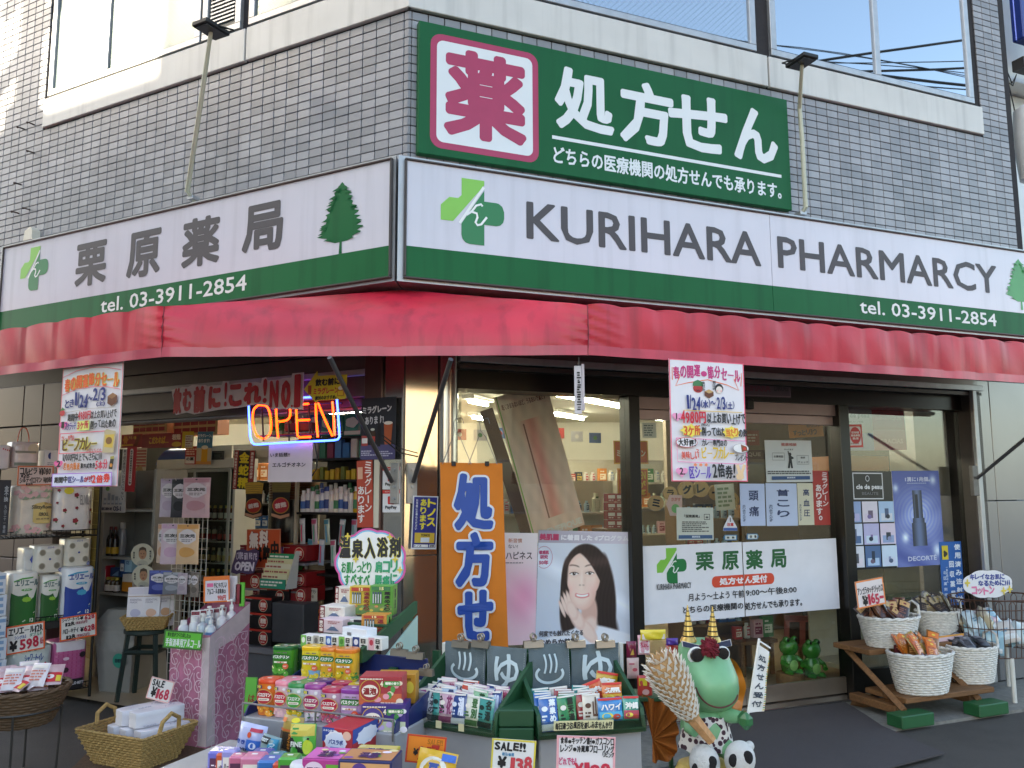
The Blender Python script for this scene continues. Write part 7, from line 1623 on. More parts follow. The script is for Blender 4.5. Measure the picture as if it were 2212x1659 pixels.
row2=[((415,482,606,806),'#3f8f2c','#17602f',clin('#3f8f2c','#2a6a24','#5aa83a',None,sd=11),'bright green bath salt canister at the left of the upper step'),
 ((592,470,698,800),'#24562c','#155228',lambda p,H:(p.poly([(20,6),(50,H*.6),(80,6)],'#3f8a3a'),p.lines(20,H*.4,80,H*.5,1,'#e0d8d0')),'dark green canister turned sideways on the upper step'),
 ((696,484,888,806),'#e6cf3a','#e6b81e',clin('#e6cf3a','#86b4d8','#eed23a',None,sd=13),'yellow canister with lemons and a blue band on the upper step'),
 ((880,492,1030,822),'#e8b43a','#dd7a26',clin('#e8b43a','#e0b030','#ecc82e','#4a8a34',sd=14),'orange lidded citrus canister left of its twin on the upper step'),
 ((1022,510,1216,850),'#e8b034','#dd7a26',clin('#e8b034','#e2ae2c','#ecc82e','#4a8a34',sd=15),'orange lidded citrus canister at the right end of the upper step')]
for k,(px,b,l,pf,lb)in enumerate(row2):canister(lb,px5(*px),.28 if k!=1 else .36,b,l,pf)
def bubble(bg,ring,dots):
    def f(p,H):
        p.rect(0,0,100,H,bg);r=random.Random(len(bg)+3);p.rect(0,0,100,H*.4,dots[3])
        for i in range(9):p.ell(44+r.random()*52,H*(.1+.7*r.random()),5+4*r.random(),5+3*r.random(),dots[i%3],14)
        p.ell(26,H*.52,25,H*.40,'#c8a03a');p.ell(26,H*.52,23,H*.37,ring);p.ell(26,H*.5,19,H*.22,'#eee6d8');p.text('温泡',10,H*.36,42,H*.62,'#8a1c24',1.4);p.text('4',50,H*.66,57,H*.86,'#f0e4c8',.8);p.rect(60,H*.70,96,H*.86,dots[2]);p.text('種類の香り',62,H*.73,94,H*.83,'#f4f0e0',.3);p.lines(52,H*.04,96,H*.12,1,'#f0e8d8');p.lines(4,H*.9,60,H*.97,1,'#f0e8d8')
    return f
pb_=bubble('#3d2a7a','#4a3a86',['#e8e4ec','#c9b0e0','#3f8a4a','#c8d0b0']);rb_=bubble('#a8323c','#a02830',['#e8d8c0','#e89aa8','#4a9a4a','#c8603c'])
pbox('bath_tablet_carton','purple bath tablet carton standing at the right of the front step','carton',FA,px5(1314,1045,1692,1318),.02,.09,'#3d2a7a',pb_,rot=rad(18))
pbox('bath_tablet_carton','brown side of a bath tablet carton beside the purple one','carton',FA,px5(1228,1040,1316,1290),.05,.1,'#a8742a',lambda p,H:[p.ell(50,H*(.2+.2*i),26,12,'#c8984a')for i in range(4)])
pbox('bath_tablet_carton','red bath tablet carton on top of the purple one','carton',FA,px5(1292,775,1655,1046),.04,.09,'#b03a40',rb_,rot=rad(18))
pbox('bath_tablet_carton','amber bath tablet carton behind the red one','carton',FA,px5(1452,748,1790,1035),.17,.07,'#c08a2c',rot=rad(18),pf=lambda p,H:(p.ell(86,H*.55,10,H*.2,'#d8c84a'),p.lines(70,H*.75,98,H*.9,1,'#8a5a1a')))
pbox('bath_tablet_carton','red, white and navy bath carton on the lower step','carton',FA,px5(908,1275,1200,1550),-.14,.17,'#b82c34',lambda p,H:(p.rect(0,H*.5,40,H,'#2f4a9a'),p.ell(45,H*.5,36,H*.40,'#e8e4e8',36,.07,12),p.ell(45,H*.5,31,H*.34,'#d8dce8'),p.text('バスラボ',22,H*.42,70,H*.60,'#2a3f86',1.4),p.rrect(28,H*.26,62,H*.34,3,'#5a9ad0'),p.ell(16,H*.22,9,9,'#e89aa8'),p.text('スキンケア',4,H*.86,44,H*.94,'#e0e0ea',.5),p.ell(84,H*.78,14,12,'#e8b8a0'),p.lines(60,H*.1,94,H*.3,3,'#f0d8d8')),side=lambda p,H:(p.rect(0,H*.5,100,H,'#2f4a9a'),p.ell(50,H*.6,36,H*.3,'#d8dce8',30,.08,10)))
def fpouch(label,px,d,col,pf,seed=0,rz=0.0,ty=0.0,t=.05):
    u0,u1,z0,z1=rectpx(FA,*px5(*px),d);pouch('refill_pouch',label,'pouch',FA.w((u0+u1)/2,d,zLw+.002),u1-u0,z1-zLw,t,col,pf,'refill pouches on the lower step',rz=FA.a+rz,ty=ty,tx=-.12,seed=seed)
fpouch('lilac refill pouch at the left of the lower step',(82,1238,330,1530),-.1,'#b9bde0',lambda p,H:(p.rect(52,H*.78,92,H*.9,'#b8304a',4),p.ell(54,H*.66,7,9,'#d8502a'),p.text('きき',10,H*.3,44,H*.46,'#2a4a9c',2),p.rect(48,H*.1,92,H*.5,'#2f6ac0',4,3),p.ell(70,H*.3,12,10,'#e6e6ee'),p.text('ゆ',28,H*.04,52,H*.2,'#22305c',1.6)),1,.1,.12)
fpouch('clear and teal refill pouch beside the lilac pouch',(300,1352,490,1545),-.14,'#7d9a9c',lambda p,H:(p.rect(10,H*.7,60,H*.95,'#1c2626',4,3),p.text('RESET',14,H*.78,54,H*.9,'#d8e0dc',.8),p.rect(60,H*.1,96,H*.95,'#2f8fb0',3,3),p.vtext('つめかえ',66,H*.15,90,H*.8,'#e0eef2',.8)),2,-.1,.1)
fpouch('gold and orange refill pouch leaning behind the green one',(496,1165,688,1560),-.05,'#a88a3a',lambda p,H:(p.ell(72,H*.92,18,9,'#e0cf2a'),p.rect(6,H*.84,30,H*.95,'#d8702a',3),p.rect(4,H*.6,96,H*.66,'#c8622a',4),p.rect(4,H*.1,96,H*.58,'#3a2a16',4,4),p.vtext('浴用化粧料',55,H*.1,85,H*.56,'#d8852a',1)),3,.05,.08)
fpouch('green and black refill pouch with a gold top on the lower step',(600,1245,850,1592),-.17,'#4aa83a',lambda p,H:(p.rect(2,H*.74,98,H*.99,'#c8b44a',5,2),p.rect(20,H*.78,46,H*.92,'#2a8a3a',3),p.poly([(8,H*.4),(14,H*.7),(88,H*.7),(70,H*.36)],'#161a14'),p.text('FINE',20,H*.5,66,H*.62,'#e6e6d8',2),p.ell(82,H*.5,14,H*.16,'#c8d83a'),p.rect(10,H*.06,80,H*.3,'#cfd8b0',4,3),p.ell(32,H*.2,16,10,'#c85a9a'),p.ell(60,H*.12,10,8,'#5a4aa0')),4,0,-.08)
low=[((-190,1500,-30,1680),'#6f6cc0','ニキビ','periwinkle'),((-115,1520,15,1690),'#d2562a','美','orange'),((8,1545,130,1700),'#c86a8a','カサつき','rose pink'),((128,1555,310,1700),'#cf7a96','カサつき','light pink'),((290,1590,480,1720),'#2a6ab0','あせも','blue'),((436,1612,596,1740),'#cc4a30','湯冷め','vermilion'),((490,1560,652,1700),'#4aa03a','森','green'),((356,1540,510,1690),'#1f8a92','肩こり','teal'),((216,1516,384,1680),'#2f5fa8','冷え','navy blue'),((-60,1490,60,1670),'#9a94cc','ハーブ','lavender')]
for k,(px,col,w,nm)in enumerate(low):
    d=-.40 if k in(2,3,4,5,6)else -.28;u0,u1,z0,z1=rectpx(FA,*px5(*px),d);h=.10
    wd=u1-u0;me=MB().box(-wd/2,wd/2,0,wd*.9,0,h,.006).mesh('bath_cube',M(col,.3,var=.04,coat=.3));o=link('bath_cube',me,None,FA.w((u0+u1)/2,d,z1-h),(0,0,FA.a+rad(20)));tag(o,'%s cube pack in the bottom row of bath goods'%nm,'carton','cube packs in the bottom row')
    p=Print(-.0006,wd/100,50,0);H=h/wd*100;p.rect(14,H*.2,86,H*.8,'#e8dcd0' if k%2 else '#5a2a4a');p.text(w,20,H*.4,80,H*.66,'#3a2a4a' if k%2 else '#f0e0e8',1);link('print',p.mesh('print'),o)
    link('seal',MB().box(-.008,.008,wd*.4,wd*.52,h+.0,h+.0015).mesh('seal',M('#e8e6e4',.4)),o)
for k,(px,col,pf,lb,d,h)in enumerate((((735,1578,1080,1720),'#b83a8a',lambda p,H:(p.ell(30,H*.5,24,H*.4,'#e6d0e0'),p.text('温素',12,H*.36,46,H*.66,'#7a1c5a',1),p.rect(60,H*.2,96,H*.8,'#6aa83a')),'magenta bath carton lying at the bottom of the display',-.40,.06),((835,1530,1190,1600),'#9aa0d0',lambda p,H:(p.ell(70,H*.5,14,H*.36,'#7a5ab0'),),'lavender and white bath carton under the red and navy carton',-.26,.06),((1090,1592,1555,1740),'#262c5c',lambda p,H:(p.rect(4,H*.3,96,H*.9,'#d8a06a'),p.ell(40,H*.6,14,H*.3,'#5a3a8a')),'navy and orange bath carton at the bottom right of the display',-.38,.06),((1190,1545,1550,1610),'#cfc04a',lambda p,H:(p.rect(4,H*.2,96,H*.8,'#d8b48a'),),'yellow and navy bath carton behind the bottom right one',-.22,.06))):
    u0,u1,z0,z1=rectpx(FA,*px5(*px),d);wd=u1-u0
    me=MB().box(-wd/2,wd/2,0,.11,0,h,.002).mesh('bath_tablet_carton',cartn(col));o=link('bath_tablet_carton',me,None,FA.w((u0+u1)/2,d,max(z1-h,zLw)if k!=1 else zLw+.001),(0,0,FA.a+rad(14)));tag(o,lb,'carton')
    p=Print(-.0006,wd/100,50,0);pf(p,h/wd*100);link('print',p.mesh('print'),o)
    p=Print(-.0006,wd/100,50,0);r_=random.Random(k);p.rect(3,6,97,.11/wd*100-6,['#d86ab0','#c8d0e8','#c88a5a','#d8c070'][k]);[p.ell(r_.uniform(10,90),r_.uniform(10,.11/wd*90),9,6,['#f0e0ec','#6aa84a','#e8d8a0','#8a5aa0'][(i+k)%4])for i in range(7)];p.text('温素',30,14,70,.11/wd*60,'#4a2a5a',1.2);link('top_print',p.mesh('top_print'),o,(0,0,h),(rad(-90),0,0))
u,z=FA.uz(*z5(688,1640),-.40)
solo('white_jar','white round lidded jar between the cube packs and magenta carton','jar',MB().lathe([(.026,-.04),(.027,.0),(.027,.004),(.022,.012),(.002,.013)],20,(u,-.40,z)),M('#dcdce0',.35),FA,(u,-.40,z))
# hot spring cartons on a green sloped rack behind
_x,_=WM.uz(690,1400,3.35);FC=Fr(_x,3.35,-22)
grn=M('#1d4a2c',.45,var=.1,dirt=.2,name='green_paint')
T=Thing('sloped_rack','dark green wooden sloped rack behind the hot spring cartons','rack',FC,(.2,.2,0))
zc=FC.uz(750,1402,0)[1]
for d0,d1,yy in((-.01,.075,1401),(.08,.15,1370),(.155,.245,1339),(.25,.37,1330)):
    zz=FC.uz(745,yy,(d0+d1)/2)[1];T.part('ledge',MB().box(-.10,FC.uz(850,1360,.2)[0]-.003,d0,d1,zz-.012,zz-.001,.002),grn)
zq=FC.uz(880,1311,.36)[1];ux=FC.uz(850,1360,.2)[0]
T.part('side_board',MB().prism([(-.03,zc-.04),(.0,zc-.04),(.40,zq-.03),(.40,zq+.02),(-.03,zc+.01)],0,.016).xf(Matrix.Translation((ux,0,0))@Matrix.Rotation(rad(90),4,'Z')),grn)
T.part('side_panel',MB().prism([(.02,zc-.10),(.40,zc-.10),(.40,zq-.04)],0,.006).xf(Matrix.Translation((ux+.003,0,0))@Matrix.Rotation(rad(90),4,'Z')),M('#a9c0b4',.5))
for y0,y1 in((.02,.04),(.38,.40)):T.part('leg',MB().box(-.11,-.08,y0,y1,0,zc-.021),grn);T.part('leg',MB().box(.30,.33,y0,y1,0,zc-.061),grn)
def spa(bg,word,ac):
    def f(p,H):
        p.rect(3,3,97,H*.34,'#6a8a4a');r=random.Random(len(word));[p.ell(6+88*r.random(),H*.3*r.random()+4,8,5,['#8aa85a','#c88a5a','#5a7a4a','#d8b84a'][i%4])for i in range(10)]
        p.rect(10,H*.84,90,H*.97,'#b8402a' if ac else '#3a7a4a');p.text('15',44,H*.85,62,H*.96,'#f0e0a0',1)
        for i in range(4):p.rect(14+i*11,H*.40,21+i*11,H*.8,'#4a5a6a');p.rect(15.5+i*11,H*.42,19.5+i*11,H*.72,'#cfd4cc')
        p.vtext(word,66,H*.16,92,H*.82,'#8a1c24' if ac else '#161616',1.6)
    return f
sps= lambda word:(lambda p,H:(p.rect(4,4,96,H-4,'#7aa04a'),p.vtext(word,36,H*.2,66,H*.9,'#161616',2)))
pbox('spa_carton','yellow hot spring bath carton on the top ledge','carton',FC,(757,1267,801,1328),.29,.06,'#cfae34',spa('#cfae34','温泉めぐり',1),rot=rad(12),group='hot spring cartons')
pbox('spa_carton','green hot spring bath carton at the right of the top ledge','carton',FC,(801,1265,846,1330),.27,.06,'#5a9a3a',spa('#5a9a3a','薬泉めぐり',0),rot=rad(12),side=sps('薬泉'),group='hot spring cartons')
pbox('spa_carton','orange hot spring bath carton on the middle ledge','carton',FC,(783,1328,832,1374),.16,.07,'#cf8a3a',spa('#cf8a3a','温泉郷',1),rot=rad(12),side=sps('温泉'),group='hot spring cartons')
yado= lambda c1:(lambda p,H:(p.rect(0,0,22,H,'#7a1c28'),p.vtext('旅の宿',4,4,19,H-4,'#e8dcd0',.8),p.poly([(34,H*.2),(60,H*.6),(86,H*.2)],'#5a6a86'),p.poly([(53,H*.5),(60,H*.6),(67,H*.5)],'#eee'),p.lines(40,H*.68,92,H*.9,2,'#a86a6a')))
pbox('spa_carton','white and maroon inn bath carton lying on the upper left ledge','carton',FC,(690,1310,744,1338),.2,.1,'#d9d2c8',yado(0),group='hot spring cartons')
pbox('spa_carton','pink inn bath carton with a mountain print on the left ledge','carton',FC,(688,1338,740,1368),.12,.1,'#d9c0c4',yado(1),group='hot spring cartons')
pbox('spa_carton','maroon and white inn bath carton behind the white box','carton',FC,(724,1268,758,1308),.3,.06,'#d8ccc0',yado(2),group='hot spring cartons')
pbox('spa_carton','black and white inn bath carton beside the pink one','carton',FC,(740,1338,784,1356),.17,.08,'#cfcac6',lambda p,H:(p.rect(55,0,100,H,'#23262e'),p.lines(6,H*.2,50,H*.8,3,'#6a6a6a')),group='hot spring cartons')
pbox('spa_carton','white box with a barcode lying across the front ledge','carton',FC,(734,1357,796,1383),.03,.06,'#dcdee4',lambda p,H:[p.rect(22+i*2.2,H*.2,23.2+i*2.2,H*.62,'#222')for i in range(9)],rot=rad(-12),group='hot spring cartons')
jp= lambda c1,c2:(lambda p,H:(p.rect(0,0,44,H,c1),p.ell(22,H*.6,14,H*.24,c2),p.vtext('日本',54,6,84,H-6,'#161616',1.8)))
for k,(x0,x1,c1,c2,nm)in enumerate(((650,677,'#7ab85a','#e8e8d8','green'),(677,704,'#a8a4a0','#6a6662','grey'),(704,732,'#3a62b0','#c8d8e8','blue'),(732,761,'#7ab85a','#4a8a3a','leaf green'),(762,796,'#2a3f7a','#d8d8e0','navy'),(796,826,'#d8a8b0','#b83a4a','pink'))):
    pbox('spa_carton','small %s and white hot spring carton in the front row'%nm,'carton',FC,(x0,1372+1.2*k,x1-1,1398+1.4*k),.0,.05,'#dcdad4',jp(c1,c2),group='small hot spring cartons')
c=Card('cloud_sign','cloud-shaped handwritten sign with pink and blue edges above the hot spring cartons','sign',WM,box4(722,1140,879,1292),3.75,'#d8569a',shape=lambda H:[(50+(47+3.2*abs(math.sin(4.5*t)))*math.cos(t)*(1.0),H/2+(H/2)*(.93+.07*abs(math.sin(4.5*t)))*math.sin(t))for t in[2*math.pi*i/72 for i in range(72)]]);p=c.p;H=c.H
cloudp= lambda k:[(50+(47+3.2*abs(math.sin(4.5*t)))*k*math.cos(t),H/2+(H/2)*k*(.93+.07*abs(math.sin(4.5*t)))*math.sin(t))for t in[2*math.pi*i/72 for i in range(72)]]
p.poly(cloudp(.94),'#6ab8d8');p.poly(cloudp(.90),'#e8e6e4');p.hand('温泉入浴剤',6,H*.56,92,H*.86,BKc,1.1,out='#d8c84a',ow=.5);p.hand('お肌しっとり',10,H*.36,52,H*.52,'#1f8a4a',1);p.hand('すべすべ',14,H*.18,50,H*.33,'#1f8a4a',1);p.hand('肩コリ',56,H*.36,88,H*.54,'#2a9a6a',1);p.hand('腰痛に',56,H*.16,88,H*.34,'#2a9a6a',1)
for x,z in((18,.88),(30,.55),(84,.55),(91,.4),(53,.12),(76,.87)):p.ell(x,H*z,3,3.4,'#d8c04a',16,.5,4)
c.done()
c=Card('green_handwritten_card','bright green handwritten card slanting behind the left canisters','card',WM,[(533,1463),(562,1464),(546,1540),(524,1540)],3.3,'#57a83a');H=c.H;c.p.frame(2,2,98,H-2,2,'#2a5a24');c.p.hand('は',30,H*.3,90,H*.5,'#8a2a1c',2);c.done()
# bulldog clips
clipm=M('#8d857a',.35,.8,var=.12)
def clip(label,fr,x,y,d,s=1.0,group='bulldog clips on the display'):
    u,z=fr.uz(x,y,d);w=.035*s
    T=Thing('bulldog_clip',label,'clip',fr,(u,d,z),0,group)
    T.part('jaw',MB().prism([(-.012,-.012),(.012,-.012),(.007,.012),(-.007,.012)],-w,w).xf(Matrix.Rotation(rad(90),4,'Z')),clipm,frame=False)
    m=MB()
    for sy in(-1,1):m.tube([(.009*math.cos(q)*s,sy*.008,.024*s+.011*s*math.sin(q))for q in[2*math.pi*i/12 for i in range(12)]],.0028*s,6,True)
    m.box(-.008*s,.008*s,-.010,-.007,.008,.018*s).box(-.008*s,.008*s,.007,.010,.008,.018*s)
    T.part('handle',m,clipm,frame=False)
clip('silver bulldog clip on the navy board, the left one',FA,863,1409,.40);clip('silver bulldog clip on the navy board, the right one',FA,898,1416,.40);clip('silver bulldog clip at the corner of the first green tray',FA,921,1452,.30,.8)

# ---------------------------------------------------------------- green trays of bath sachets with denim pockets
_x,_=WM.uz(1070,1586,2.85);FB=Fr(_x,2.85,-27.7)
_x,_=WM.uz(1163,1589,2.85);FE=Fr(_x,2.85,14.7)
acry=glassmat('acrylic',(.86,.86,.80),1.45,rough=.12)
def tray(name,label,fr,ua,ub,xs):
    zb=fr.uz(*xs,0)[1]
    T=Thing(name,label,'tray',fr,((ua+ub)/2,.1,0))
    T.part('cabinet',MB().box(ua+.01,ub-.01,.02,.34,0,zb-.016,.004),grst)
    T.part('base',MB().box(ua,ub,.0,.34,zb-.015,zb,.002),grn)
    for u in(ua,ub-.014):T.part('side',MB().prism([(0,zb+.001),(.34,zb+.001),(.34,zb+.21),(.02,zb+.06)],0,.014).xf(Matrix.Translation((u+.014,0,0))@Matrix.Rotation(rad(90),4,'Z')),grn)
    T.part('back',MB().box(ua+.015,ub-.015,.325,.34,zb+.001,fr.uz((968 if fr is FB else 1280),1394,.33)[1],.002),grn)
    T.part('lip',MB().box(ua,ub,-.006,-.002,zb-.012,zb+.042),acry)
    return T,zb
uaB=FB.uz(866,1554,0)[0];ubE=FE.uz(1396,1571,0)[0]
TB,zB=tray('sachet_tray','green wooden tray of bath sachets on the left with a clear lip',FB,uaB,0,(968,1570))
TE,zE=tray('sachet_tray','green wooden tray of bath sachets on the right with a clear lip',FE,0,ubE,(1280,1580))
for fr,T,x,y0,y1 in((FB,TB,960,1388,1462),(FE,TE,1341,1388,1492)):
    u,z1=fr.uz(x,y0,.31);_,z0=fr.uz(x,y1,.31);T.part('white_batten',MB().box(u-.008,u+.008,.305,.324,z0,z1,.002),M('#d0cfc8',.5))
pal1=[('#d8dccf','登別','#3a6a3a'),('#c6c8ce','日本の','#4a4a52'),('#9a4a96','温泉','#e8d0e4'),('#3f9a96','名湯','#16302c'),('#c8503c','露天','#2a1410'),('#dcdcdc','別府','#7a2a34'),('#8fc0a0','草津','#1f4a2a'),('#d0b0c4','花','#8a3a6a'),('#b0c8e0','霧島','#2a3f6a'),('#e0dcc4','箱根','#6a4a2a'),('#2a4a8a','潮','#d8e0f0'),('#d8a8b8','桜','#a03a5a')]
pal2=[('#2f6ab8','薬泉め','#e6eef4'),('#a82a34','露天','#e8d8d0'),('#2a8a5a','露天湯','#0f2418'),('#d8d0c4','山','#5a3a2a'),('#1f8a86','日本の','#e6f0ec'),('#3a78c8','月薬','#e6eef8')]
CN1=['white','silver','purple','teal','red','pale grey','mint','mauve','light blue','cream','navy','pink']
rt=random.Random(77)
def sachet(fr,u,d,z,w,h,spec,lb,grp,lean=-.18,ro=0.0,seed=0):
    col,t,tc=spec
    def pf(p,H):
        p.rect(6,5,94,H*.22,tc,3,2);p.ell(28,H*.66,16,13,'#e6e2da' if seed%2 else tc,14);p.vtext(t,52,H*.26,88,H*.94,tc,2.4);p.lines(10,H*.3,46,H*.5,2,tc,seed=seed);p.rect(3,H*.95,97,H*.995,'#d8d4cc',3)
    pouch('bath_sachet',lb,'sachet',fr.w(u,d,z),w,h,.012,col,pf,grp,rz=fr.a+rt.uniform(-.15,.15),tx=lean,ty=ro,seed=seed)
n_=0
for r_,(d,cnt,z_)in enumerate(((.03,6,.0),(.055,7,.0),(.08,7,.0),(.105,7,.002),(.13,6,.004),(.155,6,.006))):
    for i in range(cnt):
        u=uaB+.06+(i+.5+rt.uniform(-.2,.2))*(-uaB-.10)/cnt;s=pal1[(i*3+r_*2+rt.randrange(2))%12]
        n_+=1;sachet(FB,u,d,zB+z_+.002,.062,.105+rt.uniform(-.008,.01),s,'%s bath sachet, %s from left in row %s of the left tray'%(CN1[pal1.index(s)],ORD[i],('one','two','three','four','five','six')[r_]),'bath sachets in the left green tray',-.2+rt.uniform(-.08,.08),rt.uniform(-.12,.12),n_)
for r_,(d,cnt,z_)in enumerate(((.03,3,.0),(.055,3,.0),(.08,3,.002),(.105,3,.004),(.13,3,.006))):
    for i in range(cnt):
        u=.045+i*.075+rt.uniform(-.008,.008);n_+=1;sachet(FE,u,d,zE+z_+.002,.064,.11,pal2[[(0,2,3),(0,2,1),(5,1,3),(4,1,4),(4,3,4)][r_][i]],'bath sachet %s from left in row %s of the right tray'%(ORD[i],('one','two','three','four','five')[r_]),'bath sachets in the right green tray',-.16,rt.uniform(-.08,.08),n_)
def bag(p,H,t,c1,c2):p.rect(2,H*.9,98,H*.99,c2,6);p.rect(4,H*.08,96,H*.42,c1,5,3);p.ell(34,H*.24,22,12,'#e8d85a',14);p.ell(70,H*.2,16,10,'#c84a3a',14);p.text(t,10,H*.48,90,H*.76,'#f2f0ea',3.2)
for k,(x0,y0,x1,y1,d,col,t,c1,lb)in enumerate(((1292,1508,1346,1558,.02,'#2f86c8','ハワイ','#4ab0d8','blue bath bag lettered for Hawaii in the right tray'),(1345,1504,1380,1556,.02,'#3f9a8a','沖縄','#b84a5a','green bath bag lettered for Okinawa in the right tray'),(1270,1470,1312,1520,.14,'#d8642a','熱','#c83a2a','orange bath bag tilted in the right tray'),(1300,1475,1344,1516,.10,'#d8702c','温','#e0a83a','orange bath bag with yellow squares in the right tray'),(1282,1452,1330,1505,.2,'#c8a02c','祭','#7a3a8a','yellow and purple bath bag at the back of the right tray'),(1258,1478,1290,1530,.16,'#cf9a3a','湯','#c84a2a','amber bath bag leaning at the back of the right tray'))):
    u0,u1,z0,z1=rectpx(FE,x0,y0,x1,y1,d);pouch('bath_bag',lb,'sachet',FE.w((u0+u1)/2,d,z0),u1-u0,z1-z0,.02,col,lambda p,H:bag(p,H,t,c1,'#c8342c'),'bath bags in the right tray',rz=FE.a,tx=-.15,ty=(.0,.05,-.3,.02,.2,-.35)[k],seed=k)
def denim(label,fr,px,d,kind,ht):
    u0,u1,z0,z1=rectpx(fr,*px,d);w=u1-u0;h=z1-z0;m=MB()
    wv= lambda s,t:.006*math.sin(s*7+px[0])*(1-t)+.004*math.sin(t*6+s*3)
    m.grid(lambda s,t:((s-.5)*w*(1-.03*math.sin(t*3)),wv(s,t)-.012*(1-t),t*h),14,14);m.sm= True
    dm=M('#5f6d73',.85,var=.14,vs=14,bump=.5,bs=420,name='denim')
    o=link('denim_pocket',m.mesh('denim_pocket',dm),None,fr.w((u0+u1)/2,d,z0),(0,0,fr.a));tag(o,label,'cloth','denim pockets clipped to the trays')
    p=Print(-.002,w/100,50,0);H=h/w*100;p.DY=.0005
    wc=M('#b9cbd2',.7,var=.1)
    if kind=='yu':p.text('ゆ',22,H*.14,84,H*.86,wc,1.5)
    else:
        p.stroke([(50+32*math.cos(t)*(1 if True else 0),H*.34+H*.20*math.sin(t))for t in[rad(140+i*13)for i in range(20)]],6,wc)
        for i in(-1,0,1):p.stroke([(50+i*13+4*math.sin(q*3.2),H*(.36+.42*q))for q in[j/9 for j in range(10)]],4.5,wc)
    link('painted_mark',p.mesh('painted_mark',lambda x,y,z:(x,y+wv(x/w+.5,z/h)-.012*(1-z/h)-.001,z)),o)
    st=Print(-.0018,w/100,50,0);st.DY=.0005;[st.rect(96,H*.04+i*H*.05,97.2,H*.07+i*H*.05,'#8a979c')for i in range(18)];link('stitching',st.mesh('stitching',lambda x,y,z:(x,y+wv(x/w+.5,z/h)-.012*(1-z/h),z)),o)
denim('leftmost grey denim pocket painted with a steaming bath mark',FB,(962,1388,1051,1478),.26,'on',0);denim('grey denim pocket painted with a looped letter, second from left',FB,(1053,1398,1138,1500),.25,'yu',0)
denim('grey denim pocket painted with a steaming bath mark, third from left',FE,(1140,1391,1230,1487),.25,'on',0);denim('rightmost grey denim pocket painted with a looped letter',FE,(1232,1391,1338,1496),.26,'yu',0)
for k,(fr,x)in enumerate(((FB,996),(FB,1039),(FE,1152),(FE,1243),(FE,1307))):clip('brown bulldog clip over the denim pockets, %s from the left'%('first','second','third','fourth','fifth')[k],fr,x,1391,.25,1.05)
u0,u1,z0,z1=rectpx(FB,1078,1508,1150,1580,.02)
T=Thing('green_box','dark green stacked wooden boxes between the two sachet trays','box',WM,((WM.uz(1115,1540,2.86)[0]),2.86,zB-.10))
for k in range(3):T.part('box',MB().box(-.058,.058,0,.2,.002+k*.058,.057+k*.058,.004),grn,frame=False)
c=Card('yellow_note','pale yellow handwritten strip on the lip of the right tray','note',FE,[(1196,1557),(1325,1556),(1325,1574),(1197,1580)],-.012,'#d8d0a0');H=c.H;c.p.hand('毎日違うお風呂を楽しみませんか!?',2,H*.14,98,H*.86,BKc,.35);c.done()
for k,(x,y)in enumerate(((906,1560),(947,1565),(996,1572))):solo('masking_tape','square of cream tape on the lip of the left tray, %s from the left'%('first','second','third')[k],'tape',MB().box(FB.uz(x,y,-.008)[0]-.011,FB.uz(x,y,-.008)[0]+.011,-.0078,-.0066,FB.uz(x,y,-.008)[1]-.012,FB.uz(x,y,-.008)[1]+.012),M('#d0c89c',.6),FB,(FB.uz(x,y,-.008)[0],-.0078,FB.uz(x,y,-.008)[1]))
price('orange price card reading SALE 217 at the bottom of the frame',[D(1,2,428,1432),D(1,2,682,1466),D(1,2,668,1640),D(1,2,414,1622)],WM,2.68,[('SALE!!',52,.70,92,.9,'#b8701c',.5),('¥',18,.26,32,.50,BKc,1.2),('217',30,.12,86,.66,'#b8342c',3)],frame_='#c8402a',col='#e8862a')
price('yellow edged price card reading SALE 138 at the bottom of the frame',[D(1,2,985,1465),D(1,2,1270,1485),D(1,2,1245,1700),D(1,2,958,1680)],WM,2.62,[('SALE!!',6,.66,78,.92,BKc,2),('税込価格',24,.50,52,.6,'#4a8ab0',.4),('¥',14,.12,36,.46,BKc,2),('138',44,.06,94,.5,'#c8404a',3)],frame_='#d8c84a',col='#e2e2e0')
price('white pink edged handwritten price card beside the frog figure',[D(1,2,1398,1445),D(1,2,1778,1460),D(1,2,1772,1720),D(1,2,1390,1710)],WM,2.62,[('食卓・キッチンIH・ガスコンロ',6,.80,98,.97,BKc,.9),('レンジ・冷蔵庫フローリング',6,.60,98,.78,BKc,.9),('リビング',78,.5,98,.62,BKc,.5),('どれでも!',4,.28,34,.46,'#c84a7a',.7),('¥198',30,.04,92,.34,'#c8304a',2)],frame_='#e8a8b0',col='#e4e0e2')
pouch('refill_pouch','yellow and blue cleaner pouch in front of the orange price card','pouch',WM.w(*[WM.uz(930,1715,2.6)[0],2.6,WM.uz(930,1715,2.6)[1]]),.12,.12,.05,'#d8a82a',lambda p,H:(p.ell(44,H*.55,34,H*.3,'#e8e4d8'),p.text('豆',30,H*.42,58,H*.7,'#2a4a9a',2.4),p.rect(60,H*.78,96,H*.95,'#3a6ac0',3),p.ell(80,H*.3,14,12,'#3f9a4a')),tx=-.3,ty=.2,seed=4)
